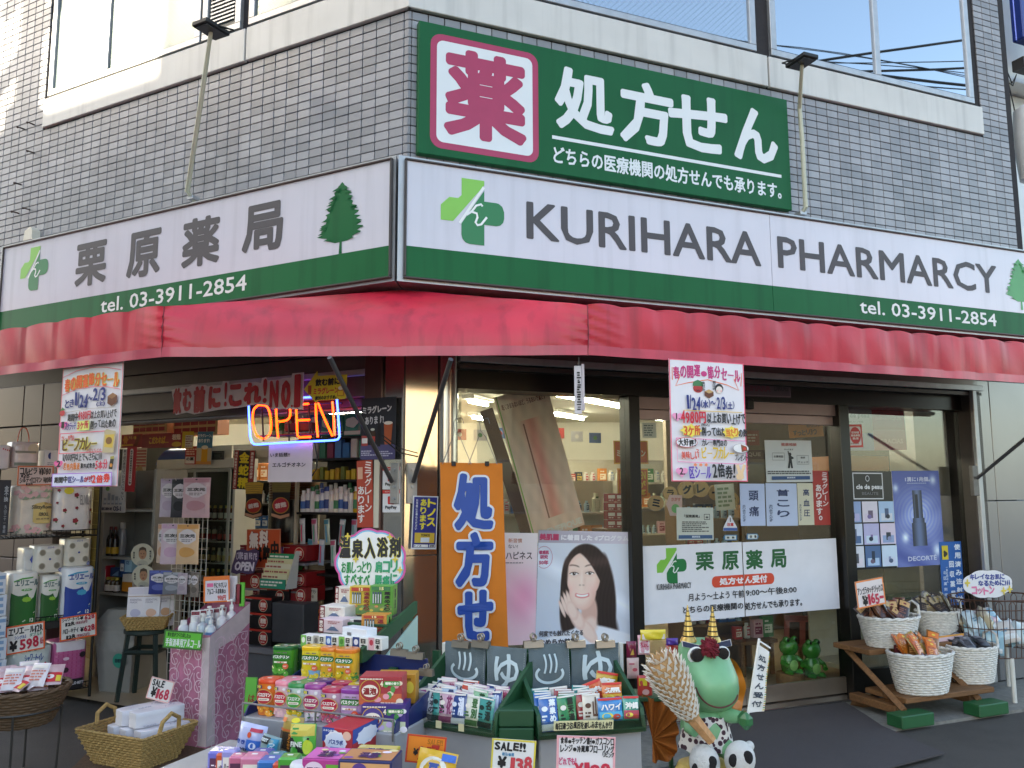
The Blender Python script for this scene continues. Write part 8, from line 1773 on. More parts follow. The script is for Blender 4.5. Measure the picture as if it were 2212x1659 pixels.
# ---------------------------------------------------------------- the costumed frog figure by the door
def z6(x,y):return 1289.2+.2229*x,1289.2+.2229*y
YF=3.3
def P6(x,y,dy=0.0):u,z=WM.uz(*z6(x,y),YF); return u,YF+dy,z
def w6(px):return px*.2229*YF*1.035/FPX
cu,cz_=WM.uz(*z6(1080,1600),YF)
FG=Thing('frog_figure','pale green frog figure with gold horns, fur cloth and plush slippers by the door','figure',WM,(cu,YF,cz_-.16))
frogm=M('#6fa67a',.42,var=.2,vs=7,dirt=.22,coat=.1,name='frog_paint');frogd=M('#2f6b40',.3,var=.1,coat=.3)
tab=[(1112,20,20,1095),(1095,140,110,1095),(1050,215,190,1095),(970,268,250,1092),(870,285,285,1085),(770,284,280,1075),(680,268,225,1058),(600,252,165,1040),(530,240,135,1025),(470,225,125,1018),(430,190,110,1015),(405,120,70,1012),(395,15,10,1010)]
m=MB();ring=[]
for y,hw,fw,cx in tab:
    row=[]
    for k in range(32):
        q=2*math.pi*k/32;c_,s_=math.cos(q),math.sin(q);dd=-fw*(-s_)if s_<0 else 120*s_*(hw/280)
        row.append(P6(cx+hw*c_,y,w6(fw*s_ if s_<0 else 130*s_*min(1,hw/240))))
    ring+=row
fs=[(i*32+k,i*32+(k+1)%32,(i+1)*32+(k+1)%32,(i+1)*32+k)for i in range(len(tab)-1)for k in range(32)]
m.add(ring,fs+[tuple(range(32))[::-1],tuple((len(tab)-1)*32+k for k in range(32))]);m.sm= True
def tub(m,pts,rr,n=12):m.tube([P6(*p)for p in pts],[w6(r)for r in rr],n)
tub(m,[(1040,1080,.02),(1040,1150,.02),(1045,1260,.01),(1050,1380,.01),(1050,1500,.02)],[150,190,215,205,120],20)  # torso
tub(m,[(930,1120,-.01),(868,1170,-.04),(862,1220,-.07),(900,1240,-.10)],[70,62,55,42])  # arm to the club
tub(m,[(1180,1110,-.01),(1270,1120,-.05),(1345,1110,-.08)],[70,64,50])  # arm to the flag
tub(m,[(960,1440,-.02),(970,1480,-.07),(980,1500,-.12)],[90,80,60]);tub(m,[(1190,1420,-.02),(1250,1450,-.07),(1290,1470,-.12)],[90,80,60])
FG.part('body',m,frogm)
def facey(x,y):  # depth of the face front at a photograph point
    ys=[t[0]for t in tab][::-1];hw=np.interp(y,ys,[t[1]for t in tab][::-1]);fw=np.interp(y,ys,[t[2]for t in tab][::-1]);cx=np.interp(y,ys,[t[3]for t in tab][::-1])
    return -w6(fw)*math.sqrt(max(0,1-((x-cx)/max(hw,1))**2))
mp=smooth([(905,815),(930,880),(985,950),(1060,995),(1150,1012),(1240,990),(1300,945),(1320,905)],4)
FG.part('mouth',MB().tube([P6(x,y,facey(x,y)-.001)for x,y in mp],[.0012]+[.0034]*(len(mp)-2)+[.0012],8),M('#5a2a28',.5))
for ex,ey,rx in((935,540,80),(1190,530,68)):
    yy=facey(ex,ey);e=MB().lathe([(w6(rx),0),(w6(rx)*.96,.006),(w6(rx)*.7,.010),(.001,.012)],24).xf(Matrix.Translation(P6(ex,ey,yy+.002))@Matrix.Rotation(rad(90+8),4,'X'))
    eo=FG.part('eye',e,M('#e2e4e0',.3))
    b=MB().lathe([(w6(rx)*.80,0),(w6(rx)*.72,.006),(.001,.009)],24).xf(Matrix.Translation(P6(ex+3,ey-5,yy-.008))@Matrix.Rotation(rad(90+8),4,'X'));FG.part('pupil',b,M('#2a2624',.15,coat=.5),parent=eo)
for(a,b,c,d),nx in(([(792,400),(985,448),(985,496),(800,455)],0),([(1140,425),(1270,393),(1283,455),(1145,482)],1)):
    uv=[WM.uz(*z6(*q),YF)for q in(a,b,c,d)];yy=facey((a[0]+c[0])/2,470)+YF-.014
    FG.part('eyebrow',MB().prism(uv,yy,yy+.004),M('#d8d6d2',.5));sm_=[(u*.92+sum(q[0]for q in uv)/4*.08,z*.92+sum(q[1]for q in uv)/4*.08)for u,z in uv];FG.part('eyebrow_print',MB().prism(sm_,yy-.0012,yy-.0002),M('#27324e',.6))
m=MB();r_=random.Random(4);c0=np.array(P6(1055,470,facey(1055,470)-.005))
for k in range(130):
    v=np.array([r_.gauss(0,1),r_.gauss(0,1),r_.gauss(0,1)]);v/=np.linalg.norm(v);w_=np.cross(v,[r_.random(),r_.random(),1]);w_/=np.linalg.norm(w_)
    R0=w6(88);m.tube([c0+R0*v*.75+w_*.008,c0+R0*v*1.08,c0+R0*v*.8-w_*.008],.0028,4)
m.lathe([(.002,-w6(80)),(w6(60),-w6(55)),(w6(82),0),(w6(60),w6(55)),(.002,w6(80))],14,tuple(c0))
FG.part('wool_ball',m,M('#6e1424',.9,var=.25,vs=80))
gold=M('#b79a58',.3,.7,var=.08)
for bx,tx,ty in((878,868,72),(1110,1108,84)):
    a=np.array(P6(bx,400,-.02));b=np.array(P6(tx,ty,-.02));ho=FG.part('horn',MB().tube([a,a*.6+b*.4,a*.2+b*.8,b],[w6(56),w6(36),w6(13),w6(3)],18),gold)
    for k in range(6):
        t=.10+.145*k;rr=w6(57)*(1-t)+w6(2);c_=a*(1-t)+b*t;v=(b-a)/np.linalg.norm(b-a);FG.part('stripe',MB().tube([c_-v*.0022,c_+v*.0022],rr+.0008,18),M('#1a1816',.5),parent=ho)
    FG.part('horn_foot',MB().lathe([(w6(78),-.004),(w6(64),.01),(w6(58),.014)],18,tuple(a-[0,0,.004])),gold,parent=ho)
# leopard cloth
lp=bpy.data.materials.new('leopard_fur');lp.use_nodes= True;N=lp.node_tree.nodes;L=lp.node_tree.links;b_=N['Principled BSDF'];b_.inputs['Roughness'].default_value=.95
tc=N.new('ShaderNodeTexCoord');v_=N.new('ShaderNodeTexVoronoi');v_.inputs['Scale'].default_value=48;L.new(tc.outputs['Object'],v_.inputs['Vector']);cr=N.new('ShaderNodeValToRGB');cr.color_ramp.interpolation='CONSTANT'
for pos,col in((0,'#3a2630'),(.27,'#4a303a'),(.46,'#cfc9c4')):
    e_=cr.color_ramp.elements[0]if pos==0 else cr.color_ramp.elements.new(pos);e_.color=(*lin(col),1)
cr.color_ramp.elements[-1].color=(*lin('#d4cfca'),1);L.new(v_.outputs['Distance'],cr.inputs[0]);L.new(cr.outputs[0],b_.inputs['Base Color'])
m=MB()
def skirt(a,b):
    q=a*2*math.pi;y=1125+b*330;hw=205+60*b+12*math.sin(q*7+b*4)*b;x0=1045+10*b
    return P6(x0+hw*math.cos(q),y+10*math.sin(q*5),w6((170+40*b+14*math.sin(q*6))*math.sin(q)))
m.grid(skirt,64,12);m.sm= True;FG.part('fur_cloth',m,lp)
# plush slippers
plush=M('#d8d8d6',.95,var=.06,vs=60,bump=.8,bs=300);plbk=M('#1c1b1d',.95,var=.1,bump=.8,bs=300)
def blob(c,rx,ry,rz,n=20):
    m=MB();m.lathe([(max(.001,math.sin(math.pi*i/12)),-math.cos(math.pi*i/12))for i in range(13)],n);m.v=[(c[0]+rx*x,c[1]+ry*y,c[2]+rz*z)for x,y,z in m.v]; return m
for cx,cy,tilt,pts in((968,1500,-.12,((878,1535,44),(1015,1460,40),(1010,1500,34))),(1295,1465,.18,((1340,1420,46),(1215,1450,44),(1232,1555,30)))):
    c_=P6(cx,cy,-.13);sm_=blob((0,0,0),w6(132),.05,w6(152)).xf(Matrix.Translation(c_)@Matrix.Rotation(tilt,4,'Y'));so=FG.part('slipper',sm_,plush)
    for ax,ay,rr in pts:
        dx=(ax-cx)/132;dy=(ay-cy)/152;dep=-.05*math.sqrt(max(0,1-dx*dx-dy*dy));a_=P6(ax,ay,-.13+dep+.004);FG.part('patch',blob(a_,w6(rr),.010,w6(rr*1.25),14),plbk,parent=so)
FG.part('slipper_ear',blob(P6(905,1390,-.12),w6(40),.02,w6(36)),plush);FG.part('slipper_ear',blob(P6(1395,1350,-.12),w6(38),.02,w6(40)),plush)
# seat of the figure
solo('pumpkin_seat','pale yellow rounded seat under the frog figure','seat',MB().lathe([(.06,-.16),(.12,-.15),(.125,-.03),(.10,.02),(.03,.035)],26,P6(1040,1640,-.02),1,.8),M('#c8a85a',.5,var=.1),WM,P6(1040,1640,-.02))
T=Thing('green_stand','dark green boxes stacked under the frog figure','stand',WM,(P6(1040,1640)[0],YF,0));zz=P6(1040,1640)[2]-.17
T.part('box',MB().box(P6(830,1640)[0],P6(1400,1640)[0],YF-.10,YF+.16,0,zz*.5,.005),grn);T.part('box',MB().box(P6(850,1640)[0],P6(1380,1640)[0],YF-.09,YF+.15,zz*.5+.002,zz,.005),grn)
# orange cloth fan behind
fanm=M('#9a5414',.8,var=.15,vs=8,bump=.3,bs=120)
m=MB()
def fan(a,b):
    t=a;q0=(560,1420);pt=np.array([(455,985),(560,1010),(680,1060),(790,1170),(815,1300),(800,1440),(790,1600),(640,1640),(560,1640)]);x=np.interp(t,np.linspace(0,1,9),pt[:,0]);y=np.interp(t,np.linspace(0,1,9),pt[:,1])
    return P6(q0[0]+(x-q0[0])*b,q0[1]+(y-q0[1])*b,.05+.022*b*math.sin(t*44))
m.grid(fan,88,8);m.sm= True
solo('cloth_fan','burnt orange pleated cloth fanned out left of the frog figure','cloth',m,fanm,WM,P6(600,1400,.05))
m=MB()
def shell(a,b):q=rad(-80+160*a); return P6(1255+(120+100*b)*math.cos(q)*1.0,930-330*math.sin(q)*(.75+.25*b),.10-.05*b+.01*math.sin(a*20))
m.grid(shell,24,8);m.sm= True;solo('orange_shell','orange curved plastic shell behind the frog head','shell',m,M('#d07a1e',.4,var=.06,coat=.2),WM,P6(1330,930,.08))
# spiked club
a=np.array(P6(1020,1280,-.15));b=np.array(P6(838,1062,-.16));t_=np.array(P6(535,520,-.17))
card_=M('#b08a5c',.8,var=.12,bump=.2,bs=120);spk=M('#e0dcd4',.6)
T=Thing('spiked_club','cardboard spiked club covered in white paper points held by the frog','club',WM,tuple(a))
T.part('handle',MB().tube([a,b],[.020,.026],6),M('#b98a5e',.7,var=.2,vs=60))
ax_=t_-b;Lc=np.linalg.norm(ax_);ax_/=Lc;sd_=np.cross(ax_,[0,1,0]);sd_/=np.linalg.norm(sd_);fr_=np.cross(sd_,ax_)
prof=[(0,.032),(.12,.042),(.35,.060),(.6,.072),(.8,.074),(.93,.058),(1,.02)]
T.part('head',MB().tube([b+ax_*Lc*t for t,r in prof],[r*.92 for t,r in prof],14),card_)
sm_=MB();se=MB();r_=random.Random(9)
for i in range(17):
    t=.03+.95*i/16;R0=np.interp(t,[q[0]for q in prof],[q[1]for q in prof])
    n=11
    for k in range(n):
        q=2*math.pi*(k+.5*(i%2))/n;nd=math.cos(q)*sd_+math.sin(q)*fr_;base=b+ax_*Lc*t+nd*R0*.88;tg=-math.sin(q)*sd_+math.cos(q)*fr_;hgt=.022+.006*r_.random();tip=base+nd*hgt*.75+ax_*hgt*1.15;wv_=.011
        sm_.add([base-tg*wv_,base+tg*wv_,base+ax_*.022+nd*.004,tip],[(0,1,3),(1,2,3),(2,0,3)])
        se.add([base-tg*wv_*1.35-nd*.002,base+tg*wv_*1.35-nd*.002,tip+ax_*.004-nd*.004],[(0,1,2)])
tag(T.part('spike',sm_,spk),kind='stuff');tag(T.part('spike_edge',se,card_),kind='stuff')
# little flag
T=Thing('hand_flag','small white vertical flag with handwritten lettering in the frog hand','flag',WM,P6(1385,1100,-.11))
wp=M('#dcdcd8',.4)
T.part('pole',MB().tube([P6(1378,1110,-.11),P6(1500,360,-.10)],.005,8),wp);T.part('crossbar',MB().tube([P6(1490,375,-.10),P6(1605,450,-.10)],.0035,6),wp)
q4=[P6(1495,415,-.104),P6(1590,480,-.104),P6(1538,1035,-.112),P6(1385,1050,-.112)]
m=MB();fl_= lambda s,t:tuple((np.array(q4[0])*(1-s)+np.array(q4[1])*s)*t+(np.array(q4[3])*(1-s)+np.array(q4[2])*s)*(1-t)+np.array([0,.004*math.sin(t*9+s*3),0]))
m.grid(fl_,6,24);m.sm= True;T.part('cloth',m,M('#dadcdc',.7))
p=Print(0);p.vtext('処方せん受付',.15,.06,.78,.9,'#3a4656',.02,gap=.3)
for i in range(26):
    p.k+=.2;p.poly([(.86,.02+i*.037),(.97,.026+i*.037),(.97,.044+i*.037),(.86,.038+i*.037)],('#c8b02a','#5a8a4a','#b8862a')[i%3])
me=p.mesh('lettering',lambda x,y,z:tuple(np.array(fl_(x,z))+[0,-.0015+y*1.0-.001,0]));me.transform(Matrix.Translation(-Vector(P6(1385,1100,-.11))));link('lettering',me,T.o)
solo('green_glove','dark glossy green mitt of the frog gripping the flag','mitt',MB().box(*sorted((P6(1300,1100)[0],P6(1425,1100)[0])),YF-.14,YF-.07,P6(1360,1205)[2],P6(1360,1040)[2],.02),frogd,WM,P6(1360,1205,-.1))
# goods behind the club
for k,(x0,y0,x1,y1,col,pf,lb)in enumerate(((418,318,672,420,'#d8c23a',lambda p,H:p.rect(6,4,94,H*.6,'#d8ccd0'),'yellow edged card standing behind the club'),(395,370,515,560,'#d8a0b0',lambda p,H:(p.rrect(8,H*.1,92,H*.9,10,'#e6dce0'),p.hand('ちょこ',14,H*.4,86,H*.7,'#b83a5a',1.6)),'pink handwritten card left of the club'),(285,430,385,590,'#7a2040',lambda p,H:p.poly([(30,H*.2),(60,H*.6),(70,H*.2)],'#c8a04a'),'wine red carton at the edge of the right tray'),(670,400,790,470,'#4a2a8a',None,'purple foil pack beside the left horn'),(665,455,790,640,'#b02a1c',lambda p,H:[p.ell(20+i*22,H*.3+8*(i%2),9,12,'#c84a2a')for i in range(4)],'red foil pack behind the left eyebrow'),(290,590,410,790,'#d8b8b4',lambda p,H:(p.ell(60,H*.45,20,14,'#c85a6a'),p.lines(14,H*.65,80,H*.8,1,'#c86a7a')),'pink and white pack below the wine red carton'),(392,760,540,1000,'#c8403a',lambda p,H:(p.rect(8,H*.6,60,H*.9,'#d8c02a'),p.ell(50,H*.35,24,18,'#e0b0b0')),'red and yellow snack pack under the club'))):
    u0,u1,z0,z1=rectpx(WM,*z6(x0,y0),*z6(x1,y1),YF+.09+.02*(k%3));pouch('snack_pack',lb,'packet',(((u0+u1)/2),YF+.09+.02*(k%3),z0),u1-u0,z1-z0,.02,col,pf,rz=.1,seed=k)
T=Thing('green_shelf','narrow dark green shelf holding the packs behind the club','shelf',WM,(P6(540,1000)[0],YF+.15,0));T.part('board',MB().box(P6(300,900)[0],P6(800,900)[0],YF+.05,YF+.2,P6(500,1010)[2]-.015,P6(500,1010)[2],.002),grn);T.part('post',MB().box(P6(360,900)[0],P6(390,900)[0],YF+.1,YF+.14,0,P6(500,1010)[2]-.016),grn);T.part('post',MB().box(P6(740,900)[0],P6(770,900)[0],YF+.1,YF+.14,0,P6(500,1010)[2]-.016),grn)

# ---------------------------------------------------------------- door mat, bench and baskets at the right
gpts=[hz(*D(2,2,*q),.028)for q in((380,1315),(1050,1232),(1180,1310),(1290,1385),(1700,1562),(1250,1680),(0,1700))]
solo('door_mat','large charcoal door mat spreading from the sliding door','mat',MB().slab(gpts,.0215,.03),M('#4a4547',.95,var=.22,vs=220,bump=.6,bs=300,dirt=.12),WM,(*gpts[1],.0215))
woodm=M('#7a5432',.7,var=.3,vs=8,sc=(1,12,12),dirt=.35,bump=.2,bs=60,name='weathered_wood')
zl=WR.uz(*D(2,2,1500,1200),-.56)[1];zu=WR.uz(*D(2,2,1180,905),-.36)[1]
bu0=3.02;bu1=WR.uz(*D(2,2,2010,1100),-.56)[0]
T=Thing('bench','low weathered wooden bench with crossed legs on green blocks under the white baskets','bench',WR,((bu0+bu1)/2,-.35,.02))
T.part('board',MB().box(bu0+.22,bu1,-.57,-.38,zl-.035,zl,.004),woodm);T.part('board',MB().box(bu0+.22,bu1,-.375,-.22,zl-.035,zl-.001,.004),woodm)
T.part('board',MB().box(bu0+.16,bu1-.1,-.34,-.16,zu-.035,zu,.004),woodm);T.part('board',MB().box(bu0+.16,bu1-.1,-.155,-.0,zu-.035,zu-.001,.004),woodm)
for u in(3.23,3.92):
    T.part('leg',MB().tube([(u,-.56,.10),(u,-.08,zu-.04)],.026,4),woodm);T.part('leg',MB().tube([(u+.05,-.06,.02),(u+.05,-.5,zl-.03)],.026,4),woodm);T.part('brace',MB().box(u-.02,u+.07,-.5,-.1,zl-.11,zl-.06,.004),woodm)
    solo('green_block','green painted wooden block under the %s bench leg'%('left' if u<3.5 else 'right'),'block',MB().box(u-.14,u+.14,-.67,-.54,.0205,.10,.006),M('#1f5a34',.5,var=.15,dirt=.3),WR,(u,-.6,.02))
wick='#d2cfc8'
def wbasket(label,x0,y0,x1,y1,d,zb,hs):
    u0,u1,_,zt=rectpx(WR,x0,y0,x1,y1,d);r=(u1-u0)/2*.86;cu=(u0+u1)/2
    T=weave('white_basket',label,cu,d,r,r*.74,zb+.003,zb+(WR.uz((x0+x1)/2,y0+6,d-r)[1]-zb)*.97,wick,40,16,WR,.72,thk=.009,group='white wicker baskets on the bench')
    h=WR.uz((x0+x1)/2,y0+6,d-r)[1]-zb
    for sx in hs:T.part('handle',MB().tube([(sx*r,-.06,h-.01),(sx*r*1.02,-.05,h+.06),(sx*r*1.02,0,h+.085),(sx*r*1.02,.05,h+.06),(sx*r,.06,h-.01)],.009,8),M(wick,.7,var=.1),frame=False)
    return cu,d,zb+h,r
bk4=[wbasket('white wicker basket of dark brown packets at the upper left of the bench',1860,1338,1982,1408,-.26,zu,(1,)),wbasket('white wicker basket of grey brown packets at the upper right of the bench',1984,1322,2070,1396,-.12,zu,(1,)),wbasket('white wicker basket of orange packets at the lower left of the bench',1924,1420,2054,1503,-.47,zl,()),wbasket('white wicker basket of dark grey packets at the lower right of the bench',2052,1402,2150,1487,-.40,zl,(1,))]
pals=[['#4a2a24','#6a3a2a','#3a2220','#8a5a3a','#4a3a3a'],['#3f3a3c','#6a5a4a','#8a7a5a','#4a3428','#57504a'],['#b85a1e','#c8742c','#5a1f28','#8a5a2a','#a88a4a'],['#33343a','#44454c','#2a2b30','#55565c','#3a3a40']]
names=['dark brown sock packet heaped in the upper left basket','brown grey sock packet heaped in the upper right basket','orange and maroon sock packet standing in the lower left basket','dark grey sock packet lying in the lower right basket']
rb=random.Random(3)
for bi,(cu,d,zt,r)in enumerate(bk4):
    for k in range(22):
        a=rb.uniform(0,6.28);q=r*.7*math.sqrt(rb.random());col=pals[bi][k%5]
        pouch('sock_packet',names[bi],'packet',WR.w(cu+q*math.cos(a),d+q*.7*math.sin(a),zt-.045+.05*rb.random()),.085,.15 if bi!=3 else .12,.022,col,lambda p,H:(p.rect(10,H*.62,90,H*.9,('#c8a06a','#b8a88a','#d8742a','#6a6a70')[bi],3,2),p.ell(50,H*.76,14,8,('#7a2a2a','#c8b03a','#e8c84a','#9a9aa0')[bi],12),p.lines(14,H*.2,80,H*.5,3,('#8a5a4a','#7a6a5a','#e0a060','#55555a')[bi],seed=k)),'sock packets in the white baskets, basket %d'%(bi+1),rz=WR.a+rb.uniform(-.9,.9),tx=rb.uniform(-1.2,-.35)if bi!=3 else rb.uniform(-1.5,-.9),ty=rb.uniform(-.5,.5),seed=k)
price('orange edged price card reading 165 clipped on the upper left basket',[D(2,2,1108,455),D(2,2,1285,422),D(2,2,1328,590),D(2,2,1143,630)],WR,-.42,[('アンゴラタッチソックス',5,.5,96,.74,BKc,1),('税込',18,.36,34,.46,BKc,.4),('¥',18,.06,38,.36,BKc,2),('165-',38,.08,94,.46,'#c0304a',2.6)],frame_='#e8884a',col='#e2d6d4')
price('pink edged price card behind the lower baskets',[D(2,2,1625,815),D(2,2,1812,782),D(2,2,1838,908),D(2,2,1640,925)],WR,-.3,[('レディースソックス',4,.34,96,.66,BKc,1.2),('税込¥220',30,.05,84,.3,'#c0304a',1.4)],frame_='#e0a04a',col='#dcc0c8')
# round wire basket on a white stand at the right edge
u0,_=WR.uz(2074,1330,-.28);cu=u0+.36;zt=WR.uz(2150,1300,-.5)[1];zb=WR.uz(2150,1428,-.5)[1]
T=Thing('wire_basket_stand','round rusty wire basket on white legs at the right edge','basket stand',WR,(cu,-.28,.02))
rust=M('#5a4238',.7,.4,var=.2,vs=30);R1,R2=.36,.31
m=MB()
for z,r in((zt,R1),(zt-.17*(zt-zb),R1*.985),((zt+zb)/2,(R1+R2)/2),(zb,R2)):m.tube([(cu+r*math.cos(q),-.28+r*.72*math.sin(q),z)for q in[2*math.pi*k/48 for k in range(48)]],.006 if z==zt else .004,6,True)
T.part('hoop',m,rust);m=MB()
for k in range(44):
    q=2*math.pi*k/44;m.tube([(cu+R2*math.cos(q),-.28+R2*.72*math.sin(q),zb),(cu+R1*math.cos(q),-.28+R1*.72*math.sin(q),zt-.03)],.003,5)
    q2=2*math.pi*(k+1)/44;qm=(q+q2)/2
    if k%2==0:m.tube([(cu+R1*math.cos(t),-.28+R1*.72*math.sin(t),zt-.03+.025*math.sin(math.pi*(t-q)/(q2-q)))for t in[q+(q2-q)*i/6 for i in range(7)]],.003,5)
T.part('wire',m,rust)
for sx in(-.12,.3):
    for sy in(-.2,.16):T.part('leg',MB().tube([(cu+sx,-.28+sy,.02),(cu+sx,-.28+sy,zb)],.016,8),M('#c9c9c4',.45))
for k in range(18):
    a=rb.uniform(0,6.28);q=R2*.75*math.sqrt(rb.random());col=('#9cc4d4','#c9dce4','#b8a88a','#d8d4d0','#c8a0a8')[k%5]
    pouch('cotton_pack','pale blue and white cotton pack in the round wire basket','pack',WR.w(cu+q*math.cos(a),-.28+q*.65*math.sin(a),zb+.01+.16*(k/18)),.16,.17,.09,col,lambda p,H:(p.rect(10,H*.1,90,H*.3,'#dfe6ea',4,2),p.lines(16,H*.4,80,H*.6,2,'#7aa0b8',seed=k)),'cotton packs in the wire basket',rz=WR.a+rb.uniform(-.8,.8),tx=rb.uniform(-.6,.1),ty=rb.uniform(-.3,.3),seed=k)
c=Card('cloud_sign','white cloud-shaped handwritten sign over the wire basket','sign',WR,[D(2,2,1812,380),D(2,2,2140,372),D(2,2,2140,556),D(2,2,1815,560)],-.5,'#dedcde',shape=lambda H:[(50+(48+2*abs(math.sin(4*t)))*math.cos(t),H/2+H*(.46+.05*abs(math.sin(4*t)))*math.sin(t))for t in[2*math.pi*i/60 for i in range(60)]]);p=c.p;H=c.H
p.hand('キレイなお肌に',14,H*.66,84,H*.86,'#2a3a8a',.9);p.hand('なるために…',30,H*.44,94,H*.64,'#2a3a8a',.9);p.hand('コットン',16,H*.14,62,H*.42,'#d8709a',1.4)
for x,z in((9,.55),(80,.25),(92,.3)):p.ell(x,H*z,4,4,'#d8c04a',16,.5,4)
c.done()
# ---------------------------------------------------------------- what stands behind the right shop glass
q4=[(1062,863),(1173,828),(1270,1133),(1159,1168)]
def pstand(X,Z):
    ray=.5+.5*np.sin(X*20+Z*9);b=np.exp(-((X-.52-.0*Z)/.13)**2)*((Z>.12)&(Z<.8));n=.03*np.sin(X*31)*np.sin(Z*27)
    R_=.92+.04*Z+n+.02*ray;G=.76+.1*Z+n-.2*b;B_=.68+.1*Z+n-.18*b
    edge=(np.abs(np.abs(X-.52)-.13)<.012)&(Z>.12)&(Z<.78);R_[edge]=.55;G[edge]=.3;B_[edge]=.24
    return[R_,G,B_]
c=Card('leaning_standee','tall pinkish cosmetics standee leaning inside the left window','standee',WR,q4,.5,'#c8b0a0');me=raster('picture',c.w,c.h,40,90,pstand,.4);link('picture',me,c.o,(0,-.0006,-c.h/2));c.p.y=-.0012;H=c.H
c.p.text('乾くひまもないほど、うるおいで満たす',8,H*.90,92,H*.94,'#8a4a3a',.2);c.p.text('BENEFIQUE',20,H*.01,96,H*.06,'#e6d8d0',.8);c.p.rect(2,H*.0,4,H,'#8ab84a');c.done('lettering')
c=Card('dark_standee','narrow dark standee edge behind the leaning pink one','standee',WR,[(1036,890),(1062,880),(1158,1160),(1132,1170)],.62,'#5a3a2c');c.done()
for k,(q,lines)in enumerate(((box4(1326,952,1400,1002),[('ミラグレーン',.3,.62)]),(box4(1334,1012,1400,1074),[('MIRAGREEN',.62,.9),('肝臓が',.3,.58),('大事',.04,.28)]))):
    c=Card('orange_poster',('orange poster with white lettering behind the window, the upper one','orange poster with yellow lettering behind the window, the lower one')[k],'poster',WR,q,1.3,'#d0622a');H=c.H;c.p.frame(1,1,99,H-1,2,'#d8b03a')
    for t,a,b in lines:c.p.text(t,8,H*a,92,H*b,'#e8dcc8' if k==0 else '#e0b83a',1.2)
    c.done()
pvar=[]
pc=[('#c23a34','#efe2d0'),('#2f6ab0','#e0e8f0'),('#d9d6cc','#4a7ab0'),('#3f8a4a','#e8ecd8'),('#d8b63a','#6a3a1a'),('#e2dfda','#c04a5a'),('#7a4a8a','#e6dcea'),('#e08a3a','#fff0d8'),('#a8c8d8','#2a4a6a'),('#1f2a3a','#c8a84a'),('#d8a8b0','#8a2a4a'),('#cfd8b8','#3a6a3a')]
for i,(a,b)in enumerate(pc):
    w=.07+.012*(i%4);h=.10+.022*((i*5)%4)
    if i%3==2:
        me=MB().lathe([(.9,0),(1,.004),(1,h*.72),(.6,h*.8),(.5,h*.82),(.55,h*.83),(.55,h)],14,(0,.03,0),w*.36,w*.3).mesh('shelf_product',M(a,.35,var=.04,coat=.2));wp_=w*.5;yy=.004
    else:me=MB().box(-w/2,w/2,0,.05,0,h,.002).mesh('shelf_product',cartn(a));wp_=w;yy=0
    p=Print(-.0008,wp_/100,50,0);H=h/wp_*100;p.rect(12,H*.2,88,H*.62,b);p.lines(18,H*.3,82,H*.54,2,a,seed=i);p.lines(16,H*.7,84,H*.86,1,b,seed=i)
    pm=p.mesh('print');pm.transform(Matrix.Translation((0,yy,0)));pvar.append((me,pm,w))
pn=['red carton','blue carton','white bottle','green carton','yellow carton','pale bottle','violet carton','orange carton','light blue bottle','black carton','pink carton','pale green bottle']
def gondola(label,fr,u0,u1,d,zs,depth,where,top,seed,face=0.0,dens=1.0,frame_col='#b8b2a2'):
    T=Thing('shop_shelf',label,'shelf',fr,((u0+u1)/2,d,.036));fm=M(frame_col,.5,var=.05)
    T.part('back',MB().box(u0,u1,d+depth,d+depth+.02,.036,top),fm)
    for u in(u0-.02,u1):T.part('upright',MB().box(u,u+.02,d,d+depth+.02,.036,top,.002),fm)
    for z in zs:T.part('shelf_board',MB().box(u0,u1,d,d+depth,z-.02,z,.002),fm)
    r=random.Random(seed)
    for z in zs:
        u=u0+.03
        while u<u1-.05:
            i=r.randrange(12);me,pm,w=pvar[i];rep=r.choice((1,2,2,3))
            for k in range(rep):
                if u+w>u1-.02:break
                o=link('shelf_product',me,None,fr.w(u+w/2,d+.03,z+.001),(0,0,fr.a));tag(o,'%s on the %s'%(pn[i],where),'goods','%ss on the %s'%(pn[i],where));link('print',pm,o);u+=w+.008
            u+=r.uniform(.0,.02)/dens
    return T
gondola('product shelf behind the left shop window',WR,.55,2.55,1.75,[.5,.78,1.06,1.34],.3,'shelf behind the left window',1.62,5)
gondola('tall product shelf at the back seen through the door',WR,2.2,5.0,4.0,[.35,1.0,1.32,1.62],.3,'tall shelf seen through the door',1.9,6)
gondola('low product shelf beside the sliding door inside',WR,2.75,3.35,1.15,[.42,.75,1.02,1.29],.28,'low shelf inside the door',1.4,7,frame_col='#8a6a48')
gondola('dark goods shelf between the refrigerator and the black shelf',WL,WL.uz(500,1100,1.95)[0],WL.uz(668,1100,1.95)[0],1.95,[.5,.72,.95,1.18,1.42,1.64],.3,'dark shelf beside the refrigerator',1.95,12,frame_col='#3a352f')
